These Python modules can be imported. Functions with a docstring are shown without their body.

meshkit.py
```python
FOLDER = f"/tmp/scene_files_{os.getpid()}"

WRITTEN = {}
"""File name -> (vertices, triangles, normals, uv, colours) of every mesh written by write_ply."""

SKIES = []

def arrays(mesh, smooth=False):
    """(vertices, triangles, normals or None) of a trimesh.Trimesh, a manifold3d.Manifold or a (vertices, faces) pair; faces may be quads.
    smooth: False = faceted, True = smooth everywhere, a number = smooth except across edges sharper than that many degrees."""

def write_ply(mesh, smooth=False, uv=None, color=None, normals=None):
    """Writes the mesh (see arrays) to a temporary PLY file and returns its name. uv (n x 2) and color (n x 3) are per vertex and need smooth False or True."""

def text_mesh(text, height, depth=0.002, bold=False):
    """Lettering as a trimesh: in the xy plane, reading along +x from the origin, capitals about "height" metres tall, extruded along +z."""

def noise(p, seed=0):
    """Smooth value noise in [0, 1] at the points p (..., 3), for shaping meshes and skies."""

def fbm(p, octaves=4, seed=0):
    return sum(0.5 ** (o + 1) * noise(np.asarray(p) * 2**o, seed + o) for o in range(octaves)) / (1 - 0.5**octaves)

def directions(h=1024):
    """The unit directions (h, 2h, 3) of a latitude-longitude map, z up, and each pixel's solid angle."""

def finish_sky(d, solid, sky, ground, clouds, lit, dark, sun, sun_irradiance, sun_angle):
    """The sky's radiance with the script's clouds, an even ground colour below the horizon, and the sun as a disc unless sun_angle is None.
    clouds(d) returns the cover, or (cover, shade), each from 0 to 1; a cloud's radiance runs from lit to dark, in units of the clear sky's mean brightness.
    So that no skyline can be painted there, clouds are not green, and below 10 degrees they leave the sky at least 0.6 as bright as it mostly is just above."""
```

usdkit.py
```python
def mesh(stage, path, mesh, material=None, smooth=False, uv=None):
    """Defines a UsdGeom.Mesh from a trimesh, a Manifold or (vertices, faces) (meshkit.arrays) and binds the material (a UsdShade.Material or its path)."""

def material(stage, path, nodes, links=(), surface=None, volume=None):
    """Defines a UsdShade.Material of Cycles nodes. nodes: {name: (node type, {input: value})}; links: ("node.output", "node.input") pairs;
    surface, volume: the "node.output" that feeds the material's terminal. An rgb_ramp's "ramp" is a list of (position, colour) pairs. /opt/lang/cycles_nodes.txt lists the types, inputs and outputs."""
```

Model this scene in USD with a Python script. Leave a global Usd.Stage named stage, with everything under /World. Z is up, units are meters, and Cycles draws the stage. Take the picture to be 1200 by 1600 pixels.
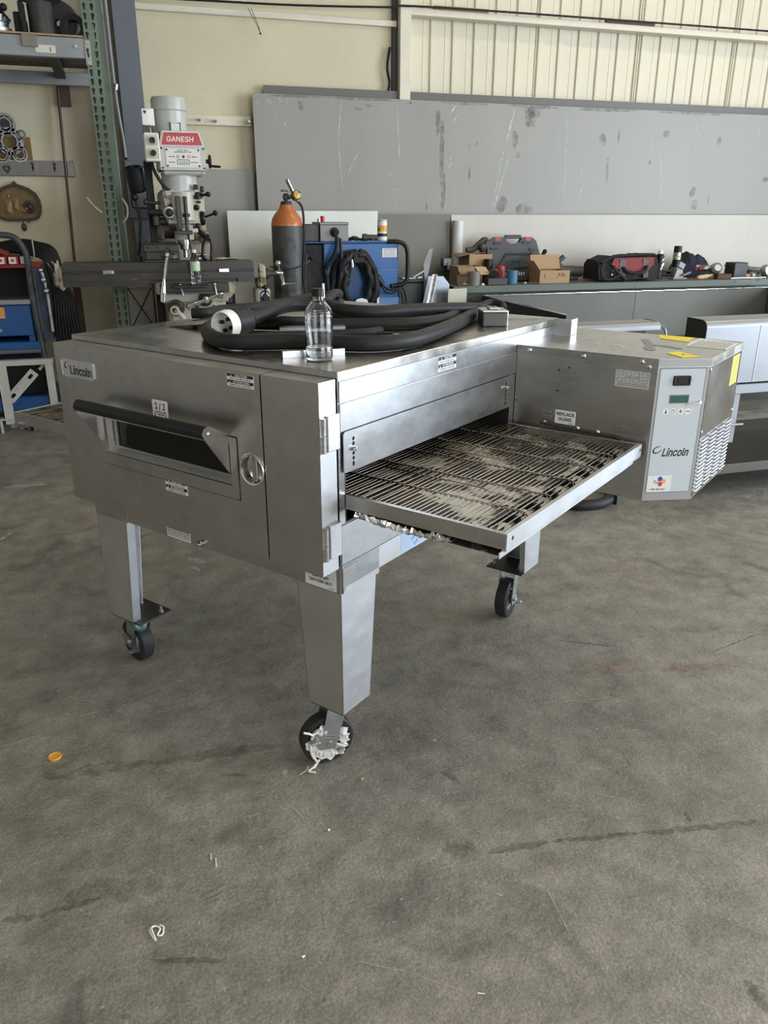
import math, random
import numpy as np, trimesh, manifold3d, shapely
from shapely.geometry import Polygon, Point, box as sbox
from shapely import affinity
import usdkit, meshkit
from pxr import Usd, UsdGeom, UsdLux, UsdShade, Gf, Sdf
rng = np.random.default_rng(7)
stage = Usd.Stage.CreateInMemory()
UsdGeom.SetStageUpAxis(stage, 'Z')
UsdGeom.Xform.Define(stage, '/World')
UsdGeom.Scope.Define(stage, '/World/Looks')

# ---------------------------------------------------------------- camera (world: X along the back wall, Y towards it, Z up, metres)
F_PX, HEAD, PITCH, ROLL, EYE = 1232.04, 17.0, -20.8585, 0.1443, 1.474
def camera_axes():
    y, p, r = np.radians([HEAD, PITCH, ROLL])
    f = np.array([np.sin(y) * np.cos(p), np.cos(y) * np.cos(p), np.sin(p)])
    rt = np.array([np.cos(y), -np.sin(y), 0.0]); up = np.cross(rt, f)
    return rt * np.cos(r) + up * np.sin(r), -rt * np.sin(r) + up * np.cos(r), f
R_, U_, D_ = camera_axes()
cam = UsdGeom.Camera.Define(stage, '/World/camera')
cam.CreateHorizontalApertureAttr(24.0)
cam.CreateFocalLengthAttr(24.0 * F_PX / 1200)
cam.CreateVerticalApertureAttr(32.0)
cam.CreateClippingRangeAttr((0.05, 200.0))
cam.CreateExposureAttr(0.24)
UsdGeom.Xformable(cam).AddTransformOp().Set(Gf.Matrix4d(*R_, 0, *U_, 0, *(-D_), 0, 0, 0, EYE, 1))

# ---------------------------------------------------------------- light: daylight through the open doors, a little sky, shop lamps (built with the ceiling)
def rect_light(name, pos, aim, w, h, power, color):
    l = UsdLux.RectLight.Define(stage, '/World/' + name)
    l.CreateWidthAttr(w); l.CreateHeightAttr(h); l.CreateIntensityAttr(power); l.CreateColorAttr(color); l.CreateNormalizeAttr(False)
    z = -np.array(aim, float); z /= np.linalg.norm(z)
    x = np.cross([0, 0, 1.0], z) if abs(z[2]) < .99 else np.array([1.0, 0, 0]); x /= np.linalg.norm(x); y = np.cross(z, x)
    UsdGeom.Xformable(l).AddTransformOp().Set(Gf.Matrix4d(*x, 0, *y, 0, *z, 0, *pos, 1))
    return l
DAY = (0.80, 0.90, 1.0)
rect_light('daylight_side_door', (9.35, -.2, 2.1), (-1, 0, 0), 7.6, 4.1, 8., DAY)
rect_light('daylight_rear_door', (3.6, -7.35, 2.1), (0, 1, 0), 5.8, 4.1, 4.2, (0.95, 0.97, 1.0))
dome = UsdLux.DomeLight.Define(stage, '/World/sky'); dome.CreateIntensityAttr(0.35); dome.CreateColorAttr((0.75, 0.85, 1.0))

# ---------------------------------------------------------------- materials
def mat(name, base, rough=.5, metal=0., var=.12, scale=6., stretch=(1, 1, 1), rvar=.06, bump=0., bscale=60., spots=None, spec=.5, detail=4., extra=None):
    """Procedural paint / metal / rubber: base colour wandering with noise, roughness too, optional fine relief and optional spots (colour, threshold, scale)."""
    b = np.array(base, float)
    n = {'tc': ('texture_coordinate', {}), 'mp': ('mapping', {'scale': stretch}), 'n1': ('noise_texture', {'scale': scale, 'detail': detail, 'roughness': .6}),
         'r1': ('rgb_ramp', {'ramp': [(.25, tuple(np.clip(b * (1 - var), 0, 1))), (.75, tuple(np.clip(b * (1 + var), 0, 1)))]}),
         'rr': ('map_range', {'from_min': .3, 'from_max': .7, 'to_min': max(rough - rvar, .02), 'to_max': min(rough + rvar, 1.)}),
         'p': ('principled_bsdf', {'metallic': metal, 'specular_ior_level': spec, **(extra or {})})}
    l = [('tc.object', 'mp.vector'), ('mp.vector', 'n1.vector'), ('n1.fac', 'r1.fac'), ('n1.fac', 'rr.value'), ('rr.result', 'p.roughness')]
    col = 'r1.color'
    if spots:
        sc, th, ss = spots
        n['n3'] = ('noise_texture', {'scale': ss, 'detail': 5., 'roughness': .65}); n['r3'] = ('rgb_ramp', {'ramp': [(th, (0, 0, 0)), (th + .06, (1, 1, 1))]})
        n['mx'] = ('mix_color', {'b': sc})
        l += [('tc.object', 'n3.vector'), ('n3.fac', 'r3.fac'), ('r3.color', 'mx.fac'), (col, 'mx.a')]; col = 'mx.result'
    l.append((col, 'p.base_color'))
    if bump:
        n['n2'] = ('noise_texture', {'scale': bscale, 'detail': 3.}); n['bp'] = ('bump', {'strength': bump, 'distance': .01})
        l += [('mp.vector', 'n2.vector'), ('n2.fac', 'bp.height'), ('bp.normal', 'p.normal')]
    return usdkit.material(stage, '/World/Looks/' + name, n, l, surface='p.BSDF')
K = {}
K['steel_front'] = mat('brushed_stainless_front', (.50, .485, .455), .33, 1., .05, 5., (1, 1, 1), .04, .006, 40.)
K['steel'] = mat('brushed_stainless', (.60, .60, .60), .27, 1., .08, 4., (1, 1, 10), .07, .015, 40.)
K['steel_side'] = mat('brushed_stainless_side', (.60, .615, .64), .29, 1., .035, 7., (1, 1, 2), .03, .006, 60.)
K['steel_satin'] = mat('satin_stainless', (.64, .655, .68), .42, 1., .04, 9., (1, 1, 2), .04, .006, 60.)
K['steel_matte'] = mat('matte_stainless', (.36, .355, .35), .6, .8, .04, 7.)
K['louver'] = mat('louver_steel', (.42, .43, .45), .38, .9, .05, 9.)
K['steel_smooth'] = mat('polished_side_cover', (.52, .52, .53), .15, 1., .06, 6., (1, 1, 1), .05, .004, 40.)
K['steel_top'] = mat('smeared_stainless_top', (.52, .505, .475), .26, 1., .12, 5., (1, 1, 1), .10, .01, 40., spots=((.30, .285, .26), .62, 4.))
K['steel_leg'] = mat('leg_stainless', (.58, .57, .55), .46, 1., .05, 6.)
K['steel_dull'] = mat('dull_stainless', (.48, .475, .45), .36, 1., .08, 5., (1, 1, 3), .06, .015, 50.)
K['steel_bright'] = mat('bright_steel', (.75, .75, .74), .2, 1., .05, 20.)
K['mirror_bar'] = mat('polished_bar', (.8, .8, .78), .1, 1., .03, 4., (6, 1, 1), .04)
K['zinc'] = mat('zinc_plate', (.42, .43, .43), .42, 1., .12, 18.)
K['interior'] = mat('oven_interior', (.035, .033, .03), .55, .4, .3, 8.)
K['wire'] = mat('burnished_wire', (.30, .265, .215), .36, 1., .35, 9., rvar=.1)
K['wire_dark'] = mat('dark_wire', (.13, .115, .095), .45, 1., .35, 9., rvar=.1)
K['crumbs'] = mat('crumb_pan', (.05, .040, .030), .45, .5, .5, 14., spots=((.90, .86, .76), .525, 8.))
K['foil'] = mat('foil', (.85, .84, .8), .25, 1., .1, 30., bump=.3, bscale=80.)
K['shaft'] = mat('belt_shaft', (.62, .59, .54), .42, .8, .3, 16.)
K['black'] = mat('black_plastic', (.012, .012, .013), .5, 0., .2, 12., spec=.3)
K['rubber'] = mat('black_rubber', (.022, .022, .023), .55, 0., .25, 14., bump=.03, bscale=120., spec=.3, spots=((.07, .068, .062), .62, 18.))
K['cable'] = mat('cable_jacket', (.014, .0145, .016), .5, 0., .25, 16., bump=.02, bscale=160., spec=.3)
K['grip'] = mat('black_grip', (.010, .012, .013), .42, 0., .3, 10., (1, 8, 8), spec=.3)
K['tread'] = mat('worn_tread', (.05, .045, .038), .75, 0., .35, 26., spots=((.15, .13, .10), .6, 30.))
K['label'] = mat('white_label', (.74, .74, .72), .5, 0., .03, 8.)
K['badge'] = mat('badge_silver', (.60, .60, .59), .3, .7, .05, 10.)
K['ink'] = mat('black_ink', (.012, .012, .013), .5, 0., .1, 10.)
K['ink_blue'] = mat('blue_ink', (.02, .06, .35), .5, 0., .1, 10.)
K['ink_red'] = mat('red_ink', (.60, .03, .04), .5, 0., .1, 10.)
K['ink_orange'] = mat('orange_ink', (.85, .36, .09), .5, 0., .1, 10.)
K['ink_grey'] = mat('grey_ink', (.22, .22, .22), .5, 0., .1, 10.)
K['film_blue'] = mat('pale_blue_film', (.50, .62, .80), .3, .3, .05, 10.)
K['overlay'] = mat('panel_overlay', (.53, .585, .62), .42, 0., .03, 4.)
K['overlay_edge'] = mat('panel_overlay_edge', (.20, .24, .27), .42, 0., .03, 4.)
K['lcd'] = mat('display_green', (.012, .085, .065), .2, 0., .05, 4.)
K['yellow'] = mat('yellow_sticker', (.86, .70, .03), .5, 0., .04, 8.)
K['white'] = mat('white_plastic', (.80, .79, .75), .4, 0., .05, 10.)
K['glass_dark'] = usdkit.material(stage, '/World/Looks/oven_glass', {'f': ('fresnel', {'IOR': 1.5}), 't': ('transparent_bsdf', {'color': (.55, .56, .48)}), 'g': ('glossy_bsdf', {'color': (.9, .9, .9), 'roughness': .06}), 'm': ('mix_closure', {})},
                                  [('f.fac', 'm.fac'), ('t.BSDF', 'm.closure1'), ('g.BSDF', 'm.closure2')], surface='m.closure')
K['pet'] = usdkit.material(stage, '/World/Looks/clear_plastic', {'p': ('principled_bsdf', {'transmission_weight': 1., 'roughness': .03, 'ior': 1.45, 'base_color': (.97, .98, .98)})}, [], surface='p.BSDF')

# ---------------------------------------------------------------- geometry helpers
T = trimesh
def cat(*ms):
    ms = [m for x in ms for m in (x if isinstance(x, (list, tuple)) else [x]) if m is not None]
    return T.util.concatenate(ms) if len(ms) > 1 else ms[0]
def bx(x0, x1, y0, y1, z0, z1, c=0.):
    """Box, optionally with chamfered edges."""
    x0, x1 = min(x0, x1), max(x0, x1); y0, y1 = min(y0, y1), max(y0, y1); z0, z1 = min(z0, z1), max(z0, z1)
    if c <= 0:
        m = T.creation.box((x1 - x0, y1 - y0, z1 - z0)); m.apply_translation(((x0 + x1) / 2, (y0 + y1) / 2, (z0 + z1) / 2)); return m
    c = min(c, (x1 - x0) * .49, (y1 - y0) * .49, (z1 - z0) * .49)
    p = []
    for X, sx in ((x0, 1), (x1, -1)):
        for Y, sy in ((y0, 1), (y1, -1)):
            for Z, sz in ((z0, 1), (z1, -1)):
                p += [(X, Y + sy * c, Z + sz * c), (X + sx * c, Y, Z + sz * c), (X + sx * c, Y + sy * c, Z)]
    return T.convex.convex_hull(np.array(p))
def hull(pts): return T.convex.convex_hull(np.array(pts, float))
def frame_of(d):
    d = np.array(d, float); d /= np.linalg.norm(d)
    a = np.cross(d, [0, 0, 1.0] if abs(d[2]) < .9 else [1.0, 0, 0]); a /= np.linalg.norm(a)
    return a, np.cross(d, a), d
def cyl(p0, p1, r0, r1=None, n=20):
    """Capped (tapered) cylinder between two points."""
    r1 = r0 if r1 is None else r1; p0, p1 = np.array(p0, float), np.array(p1, float)
    a, b, d = frame_of(p1 - p0); t = np.arange(n) * 2 * np.pi / n; c = np.cos(t)[:, None] * a + np.sin(t)[:, None] * b
    v = np.vstack([p0 + c * r0, p1 + c * r1, p0, p1]); f = []
    for i in range(n):
        j = (i + 1) % n; f += [(i, j, n + j), (i, n + j, n + i), (2 * n, j, i), (2 * n + 1, n + i, n + j)]
    return T.Trimesh(v, f, process=False)
def lathe(prof, n=28, at=(0, 0, 0), axis=(0, 0, 1)):
    """Revolve (radius, height) points about an axis through at."""
    a, b, d = frame_of(axis); t = np.arange(n) * 2 * np.pi / n; c = np.cos(t)[:, None] * a + np.sin(t)[:, None] * b; v, f = [], []
    for r, h in prof: v.append(np.array(at) + c * max(r, 1e-5) + d * h)
    for k in range(len(prof) - 1):
        for i in range(n):
            j = (i + 1) % n; f += [(k * n + i, k * n + j, (k + 1) * n + j), (k * n + i, (k + 1) * n + j, (k + 1) * n + i)]
    return T.Trimesh(np.vstack(v), f, process=False)
def spline(p, k=8):
    """Catmull-Rom through the points."""
    p = np.array(p, float); q = np.vstack([2 * p[0] - p[1], p, 2 * p[-1] - p[-2]]); out = []
    for i in range(len(p) - 1):
        a, b, c, d = q[i:i + 4]
        for t in np.arange(k) / k: out.append(.5 * (2 * b + (c - a) * t + (2 * a - 5 * b + 4 * c - d) * t * t + (3 * b - a - 3 * c + d) * t ** 3))
    return np.array(out + [p[-1]])
def tube(p, r, n=10, smooth=8, cap=True):
    """Swept tube with parallel-transport frames."""
    p = spline(p, smooth) if smooth else np.array(p, float)
    t = np.gradient(p, axis=0); t /= np.linalg.norm(t, axis=1)[:, None] + 1e-12
    a = frame_of(t[0])[0]; A = []
    for x in t:
        a = a - x * (a @ x); a /= np.linalg.norm(a) + 1e-12; A.append(a)
    A = np.array(A); B = np.cross(t, A); ang = np.arange(n) * 2 * np.pi / n; R = np.broadcast_to(r, (len(p),))
    v = (p[:, None] + R[:, None, None] * (np.cos(ang)[None, :, None] * A[:, None] + np.sin(ang)[None, :, None] * B[:, None])).reshape(-1, 3); f = []
    for k in range(len(p) - 1):
        for i in range(n):
            j = (i + 1) % n; f += [(k * n + i, k * n + j, (k + 1) * n + j), (k * n + i, (k + 1) * n + j, (k + 1) * n + i)]
    if cap:
        m = len(v); v = np.vstack([v, p[0], p[-1]]); e = (len(p) - 1) * n
        for i in range(n): f += [(m, (i + 1) % n, i), (m + 1, e + i, e + (i + 1) % n)]
    return T.Trimesh(v, f, process=False)
def ext(poly, h): return cat([T.creation.extrude_polygon(g, h, engine='earcut') for g in getattr(poly, 'geoms', [poly])])
def put(m, o, u, v):
    """Carry a mesh drawn in (x, y, z) into the frame (u, v, u x v) at o."""
    u, v = np.array(u, float), np.array(v, float); u /= np.linalg.norm(u); v /= np.linalg.norm(v); M = np.eye(4); M[:3, 0], M[:3, 1], M[:3, 2], M[:3, 3] = u, v, np.cross(u, v), o
    m = m.copy(); m.apply_transform(M); return m
def mv(m, d): m = m.copy(); m.apply_translation(d); return m
def rot(m, deg, axis=(0, 0, 1), at=(0, 0, 0)): m = m.copy(); m.apply_transform(T.transformations.rotation_matrix(np.radians(deg), axis, at)); return m
def rrect(x0, y0, x1, y1, r=.004):
    x0, x1, y0, y1 = min(x0, x1), max(x0, x1), min(y0, y1), max(y0, y1)
    return sbox(x0 + r, y0 + r, x1 - r, y1 - r).buffer(r, quad_segs=4) if r > 0 else sbox(x0, y0, x1, y1)
def words(text, x, y, h, depth=.0004, bold=False, italic=0., width=None):
    m = meshkit.text_mesh(text, h, depth, bold); m.apply_translation((-m.bounds[0][0], 0, 0))
    if width: m.apply_scale((width / (m.bounds[1][0]), 1, 1))
    if italic: m.vertices[:, 0] += m.vertices[:, 1] * italic
    m.apply_translation((x, y, 0)); return m
def lines(x0, x1, ys, h, depth=.0004, seed=0):
    """Rows of print too small to read: broken dashes."""
    r = random.Random(seed); ms = []
    for y in ys:
        x = x0
        while x < x1 - h:
            w = min(h * r.uniform(1.2, 4.5), x1 - x); ms.append(mv(T.creation.box((w, h, depth)), (x + w / 2, y, depth / 2))); x += w + h * .7
    return cat(ms)

# ---------------------------------------------------------------- naming
used = {}
def path_for(parent, name):
    k = used.get((parent, name), 0); used[(parent, name)] = k + 1
    return f'{parent}/{name}' + (f'_{k:03d}' if k else '')
def keys(prim, **kw):
    for k, v in kw.items():
        if v: prim.SetCustomDataByKey(k, v)
def thing(name, label, cat_, loc=(0, 0, 0), rz=0., group=None, kind=None):
    p = path_for('/World', name); x = UsdGeom.Xform.Define(stage, p); x.AddTranslateOp().Set(Gf.Vec3d(*map(float, loc))); x.AddRotateZOp().Set(float(rz))
    keys(x.GetPrim(), label=label, category=cat_, group=group, kind=kind); return p
def part(parent, name, mesh, m, smooth=30, label=None, kind=None):
    p = path_for(parent, name); g = usdkit.mesh(stage, p, mesh, K[m] if isinstance(m, str) else m, smooth); keys(g.GetPrim(), label=label, kind=kind); return p
def single(name, mesh, m, label, cat_, loc=(0, 0, 0), rz=0., group=None, smooth=30, kind=None):
    p = path_for('/World', name); g = usdkit.mesh(stage, p, mesh, K[m] if isinstance(m, str) else m, smooth)
    x = UsdGeom.Xformable(g); x.AddTranslateOp().Set(Gf.Vec3d(*map(float, loc))); x.AddRotateZOp().Set(float(rz)); keys(g.GetPrim(), label=label, category=cat_, group=group, kind=kind); return p
def struct(name, mesh, m, parent=None, smooth=False, label=None):
    p = path_for(parent or '/World', name); g = usdkit.mesh(stage, p, mesh, K[m] if isinstance(m, str) else m, smooth)
    if not parent: keys(g.GetPrim(), kind='structure', label=label)
    return p

# ================================================================ the setting
WY = 7.2            # face of the back wall
def floor_material():
    n = {'tc': ('geometry', {}), 'n1': ('noise_texture', {'scale': .9, 'detail': 6., 'roughness': .62}), 'r1': ('rgb_ramp', {'ramp': [(.28, (.185, .171, .145)), (.50, (.240, .222, .188)), (.74, (.285, .265, .224))]}),
         'n2': ('noise_texture', {'scale': 9., 'detail': 6., 'roughness': .7}), 'm2b': ('rgb_ramp', {'ramp': [(.25, (.1, .1, .1)), (.75, (.9, .9, .9))]}), 'm2': ('mix_color', {'blend_type': 'overlay', 'fac': .5}),
         'n3': ('noise_texture', {'scale': 2.6, 'detail': 4., 'roughness': .6, 'distortion': 1.2}), 'r3': ('rgb_ramp', {'ramp': [(.58, (0, 0, 0)), (.72, (.5, .5, .5))]}), 'm3': ('mix_color', {'b': (.045, .043, .041)}),
         'n4': ('noise_texture', {'scale': 55., 'detail': 2., 'roughness': .5}), 'r4': ('rgb_ramp', {'ramp': [(.70, (0, 0, 0)), (.74, (.7, .7, .7))]}), 'm4': ('mix_color', {'b': (.42, .40, .36)}),
         'mp5': ('mapping', {'scale': (1., 9., 1.), 'rotation': (0, 0, .6)}), 'n5': ('noise_texture', {'scale': 3., 'detail': 5., 'roughness': .7, 'distortion': .6}), 'r5': ('rgb_ramp', {'ramp': [(.66, (0, 0, 0)), (.72, (.30, .30, .30))]}), 'm5': ('mix_color', {'b': (.30, .285, .255)}),
         'n8': ('noise_texture', {'scale': 140., 'detail': 3., 'roughness': .7}), 'r8': ('rgb_ramp', {'ramp': [(.28, (.12, .12, .12)), (.72, (.88, .88, .88))]}), 'm8': ('mix_color', {'blend_type': 'overlay', 'fac': .45}), 'n6': ('noise_texture', {'scale': 1.7, 'detail': 3., 'roughness': .5}), 'r6': ('rgb_ramp', {'ramp': [(.66, (0, 0, 0)), (.74, (.16, .16, .16))]}), 'm6': ('mix_color', {'b': (.30, .055, .05)}),
         'rr': ('map_range', {'from_min': .3, 'from_max': .7, 'to_min': .34, 'to_max': .62}), 'n7': ('noise_texture', {'scale': 38., 'detail': 6., 'roughness': .7}),
         'bp': ('bump', {'strength': .7, 'distance': .008}), 'p': ('principled_bsdf', {'specular_ior_level': .42})}
    l = [('tc.position', x + '.vector') for x in ('n1', 'n2', 'n3', 'n4', 'mp5', 'n6', 'n7')] + [('mp5.vector', 'n5.vector'), ('n1.fac', 'r1.fac'), ('r1.color', 'm2.a'), ('n2.fac', 'm2b.fac'), ('m2b.color', 'm2.b'),
         ('m2.result', 'm3.a'), ('n3.fac', 'r3.fac'), ('r3.color', 'm3.fac'), ('m3.result', 'm4.a'), ('n4.fac', 'r4.fac'), ('r4.color', 'm4.fac'), ('m4.result', 'm5.a'), ('n5.fac', 'r5.fac'), ('r5.color', 'm5.fac'),
         ('m5.result', 'm6.a'), ('n6.fac', 'r6.fac'), ('r6.color', 'm6.fac'), ('m6.result', 'm8.a'), ('tc.position', 'n8.vector'), ('n8.fac', 'r8.fac'), ('r8.color', 'm8.b'), ('m8.result', 'p.base_color'), ('n2.fac', 'rr.value'), ('rr.result', 'p.roughness'), ('n7.fac', 'bp.height'), ('bp.normal', 'p.normal')]
    return usdkit.material(stage, '/World/Looks/concrete_floor', n, l, surface='p.BSDF')
K['floor'] = floor_material()
K['stucco'] = mat('cream_stucco', (.62, .56, .40), .85, 0., .08, 1.2, bump=.45, bscale=110.)
K['cladding'] = mat('cream_cladding', (.66, .61, .47), .5, 0., .05, 1.5)
K['cream_trim'] = mat('cream_trim', (.68, .63, .50), .5, 0., .06, 6.)
K['shop_wall'] = mat('grey_shop_wall', (.22, .21, .20), .8, 0., .1, 1.)
K['pale_wall'] = mat('pale_shop_wall', (.52, .51, .49), .8, 0., .06, 1.)
K['ceiling'] = mat('shop_ceiling', (.40, .38, .34), .8, 0., .06, 1.)
K['column_paint'] = mat('blue_grey_paint', (.115, .130, .150), .45, 0., .07, 4.)
K['dark_steel'] = mat('dark_steel', (.05, .047, .045), .55, .5, .25, 10.)
K['rust'] = mat('rusty_steel', (.09, .045, .03), .7, .3, .35, 14.)
K['wood_raw'] = mat('bare_wood', (.36, .22, .11), .7, 0., .25, 6., (12, 1, 1))
K['brown'] = mat('brown_paint', (.075, .030, .020), .45, 0., .15, 8.)
struct('floor', bx(-6, 9.4, -7.4, 7.6, -.1, 0), 'floor')
struct('ceiling', bx(-6, 9.4, -7.4, 7.6, 5.6, 5.7), 'ceiling')
struct('wall_left', bx(-6.2, -6, -7.4, 7.6, 0, 5.6), 'pale_wall')
struct('wall_right', cat(bx(9.4, 9.6, 3.65, 7.6, 0, 5.6), bx(9.4, 9.6, -7.4, -4.05, 0, 5.6), bx(9.4, 9.6, -4.05, 3.65, 4.2, 5.6)), 'shop_wall')
struct('wall_front', cat(bx(-6, .6, -7.6, -7.4, 0, 5.6), bx(6.6, 9.4, -7.6, -7.4, 0, 5.6), bx(.6, 6.6, -7.6, -7.4, 4.2, 5.6)), 'shop_wall')
wb = struct('wall_back', bx(-6, 2.36, WY, WY + .25, 0, 5.6), 'stucco')
# corrugated half: each ribbed sheet is a piece of its own
def clad_sheet(x0, x1, first):
    prof, x = [(x0, 0)], x0
    while x < x1 - .02:
        for dx, d in ((.012, -.0), (.022, -.016), (.047, -.016), (.057, 0.), (.150, 0.), (.154, -.003), (.160, -.003), (.164, 0.)):
            if x + dx < x1: prof.append((x + dx, d))
        x += .1995
    prof.append((x1, 0)); prof = np.array(prof); n = len(prof); y0 = WY + .06
    v = np.vstack([np.c_[prof[:, 0], y0 + prof[:, 1], np.full(n, 0.)], np.c_[prof[:, 0], y0 + prof[:, 1], np.full(n, 5.6)], np.c_[prof[:, 0], y0 + .02 + prof[:, 1] * 0, np.full(n, 0.)], np.c_[prof[:, 0], y0 + .02 + prof[:, 1] * 0, np.full(n, 5.6)]])
    f = []
    for i in range(n - 1): f += [(i, i + 1, n + i + 1), (i, n + i + 1, n + i), (2 * n + i + 1, 2 * n + i, 3 * n + i), (2 * n + i + 1, 3 * n + i, 3 * n + i + 1)]
    return T.Trimesh(v, f, process=False)
xs = [2.40, 3.612, 4.66, 5.708, 6.756, 7.804, 9.4]
wr = struct('wall_back', clad_sheet(xs[0], xs[1] - .006, 0), 'cladding')
for a, b in zip(xs[1:-1], xs[2:]): struct('wall_sheet', clad_sheet(a, b - .006, 0), 'cladding', wr)
struct('trim_1', cat(bx(2.30, 2.395, WY - .10, WY + .02, 0, 5.6, .004)), 'cream_trim')                               # post at the joint
struct('trim_2', cat(bx(2.36, 9.4, WY - .085, WY + .03, 2.985, 3.035, .004)), 'cream_trim')   # girt
struct('trim_3', bx(2.255, 2.30, WY - .03, WY, 0, 5.6), 'dark_steel')

# shop lamps: long strip fixtures under the ceiling, each with its own light
K['lamp_white'] = mat('white_enamel', (.8, .8, .78), .4)
for ln, (lx, ly) in enumerate(((-3.6, -3.6), (-3.6, -1.2), (1.6, -3.6), (1.6, .6), (3.8, 4.4), (6.2, -3.6), (6.2, .6), (6.2, 4.6))):
    if 1:
        t = thing('strip_lamp', 'white strip lamp under the ceiling ' + ('far to the left, nearest the front wall', 'far to the left, in front of the tool cart', 'above the front wall in the middle', 'straight above the oven front', 'above the workbench', 'near the front wall towards the side door', 'over the middle of the side door', 'above the right end of the workbench')[ln], 'lamp', (lx, ly, 5.3), 0, 'strip lamps under the ceiling')
        part(t, 'housing', cat(bx(-.75, .75, -.16, .16, .02, .09), bx(-.75, .75, -.17, -.16, -.06, .09), bx(-.75, .75, .16, .17, -.06, .09), cyl((-.5, 0, .08), (-.5, 0, .3), .01), cyl((.5, 0, .08), (.5, 0, .3), .01)), 'lamp_white', False)
        rect_light(f'strip_light_{ln + 1:03d}', (lx, ly, 5.30), (0, 0, -1), 1.5, .3, 23., (1., .88, .68))

# ================================================================ the conveyor oven (local frame: front right corner at the origin, x along its front, y into its depth)
OVX, OVY, OVR = .418, 1.735, -52.377
ca, sa = math.cos(math.radians(OVR)), math.sin(math.radians(OVR))
def ow(x, y, z): return (OVX + ca * x - sa * y, OVY + sa * x + ca * y, z)
W, DP = .998, 1.217
ov = thing('conveyor_oven', 'large stainless conveyor pizza oven on tapered legs with black door handle', 'oven', (OVX, OVY, 0), OVR)
XU, YU, ZU = (1, 0, 0), (0, 1, 0), (0, 0, 1)
# body: solid above and below the conveyor tunnel
body = part(ov, 'body', cat(bx(-W, 0, .0, DP, .652, .760), bx(-W, 0, 0, .022, .760, .890), bx(-W, 0, .90, DP, .760, .890), bx(-W + .03, -.03, .88, .90, .760, .890), bx(-W, 0, 0, DP, .890, 1.111)), 'steel_side')
part(body, 'tunnel_lining', cat(bx(-W + .002, -.002, .022, .030, .761, .889), bx(-W + .002, -.002, .872, .88, .761, .889), bx(-W + .002, -.002, .024, .88, .885, .8895), bx(-W + .002, -.002, .024, .88, .7605, .7625)), 'interior')
cov = part(ov, 'top_cover', cat(bx(-W - .002, .003, -.002, DP, 1.111, 1.134, .0015)), 'steel_top', False)
part(ov, 'side_panel', bx(.0005, .003, .004, DP - .003, 1.0605, 1.1105), 'steel_side', False)
part(ov, 'side_panel', bx(.0005, .0042, .004, .908, .9925, 1.0590, .001), 'steel_side', False)
part(ov, 'side_panel', bx(.0005, .003, .004, .6, .6525, .757), 'steel_side', False)
part(ov, 'side_panel', bx(.0005, .0025, .876, .908, .6525, .990), 'steel_side', False)
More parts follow.
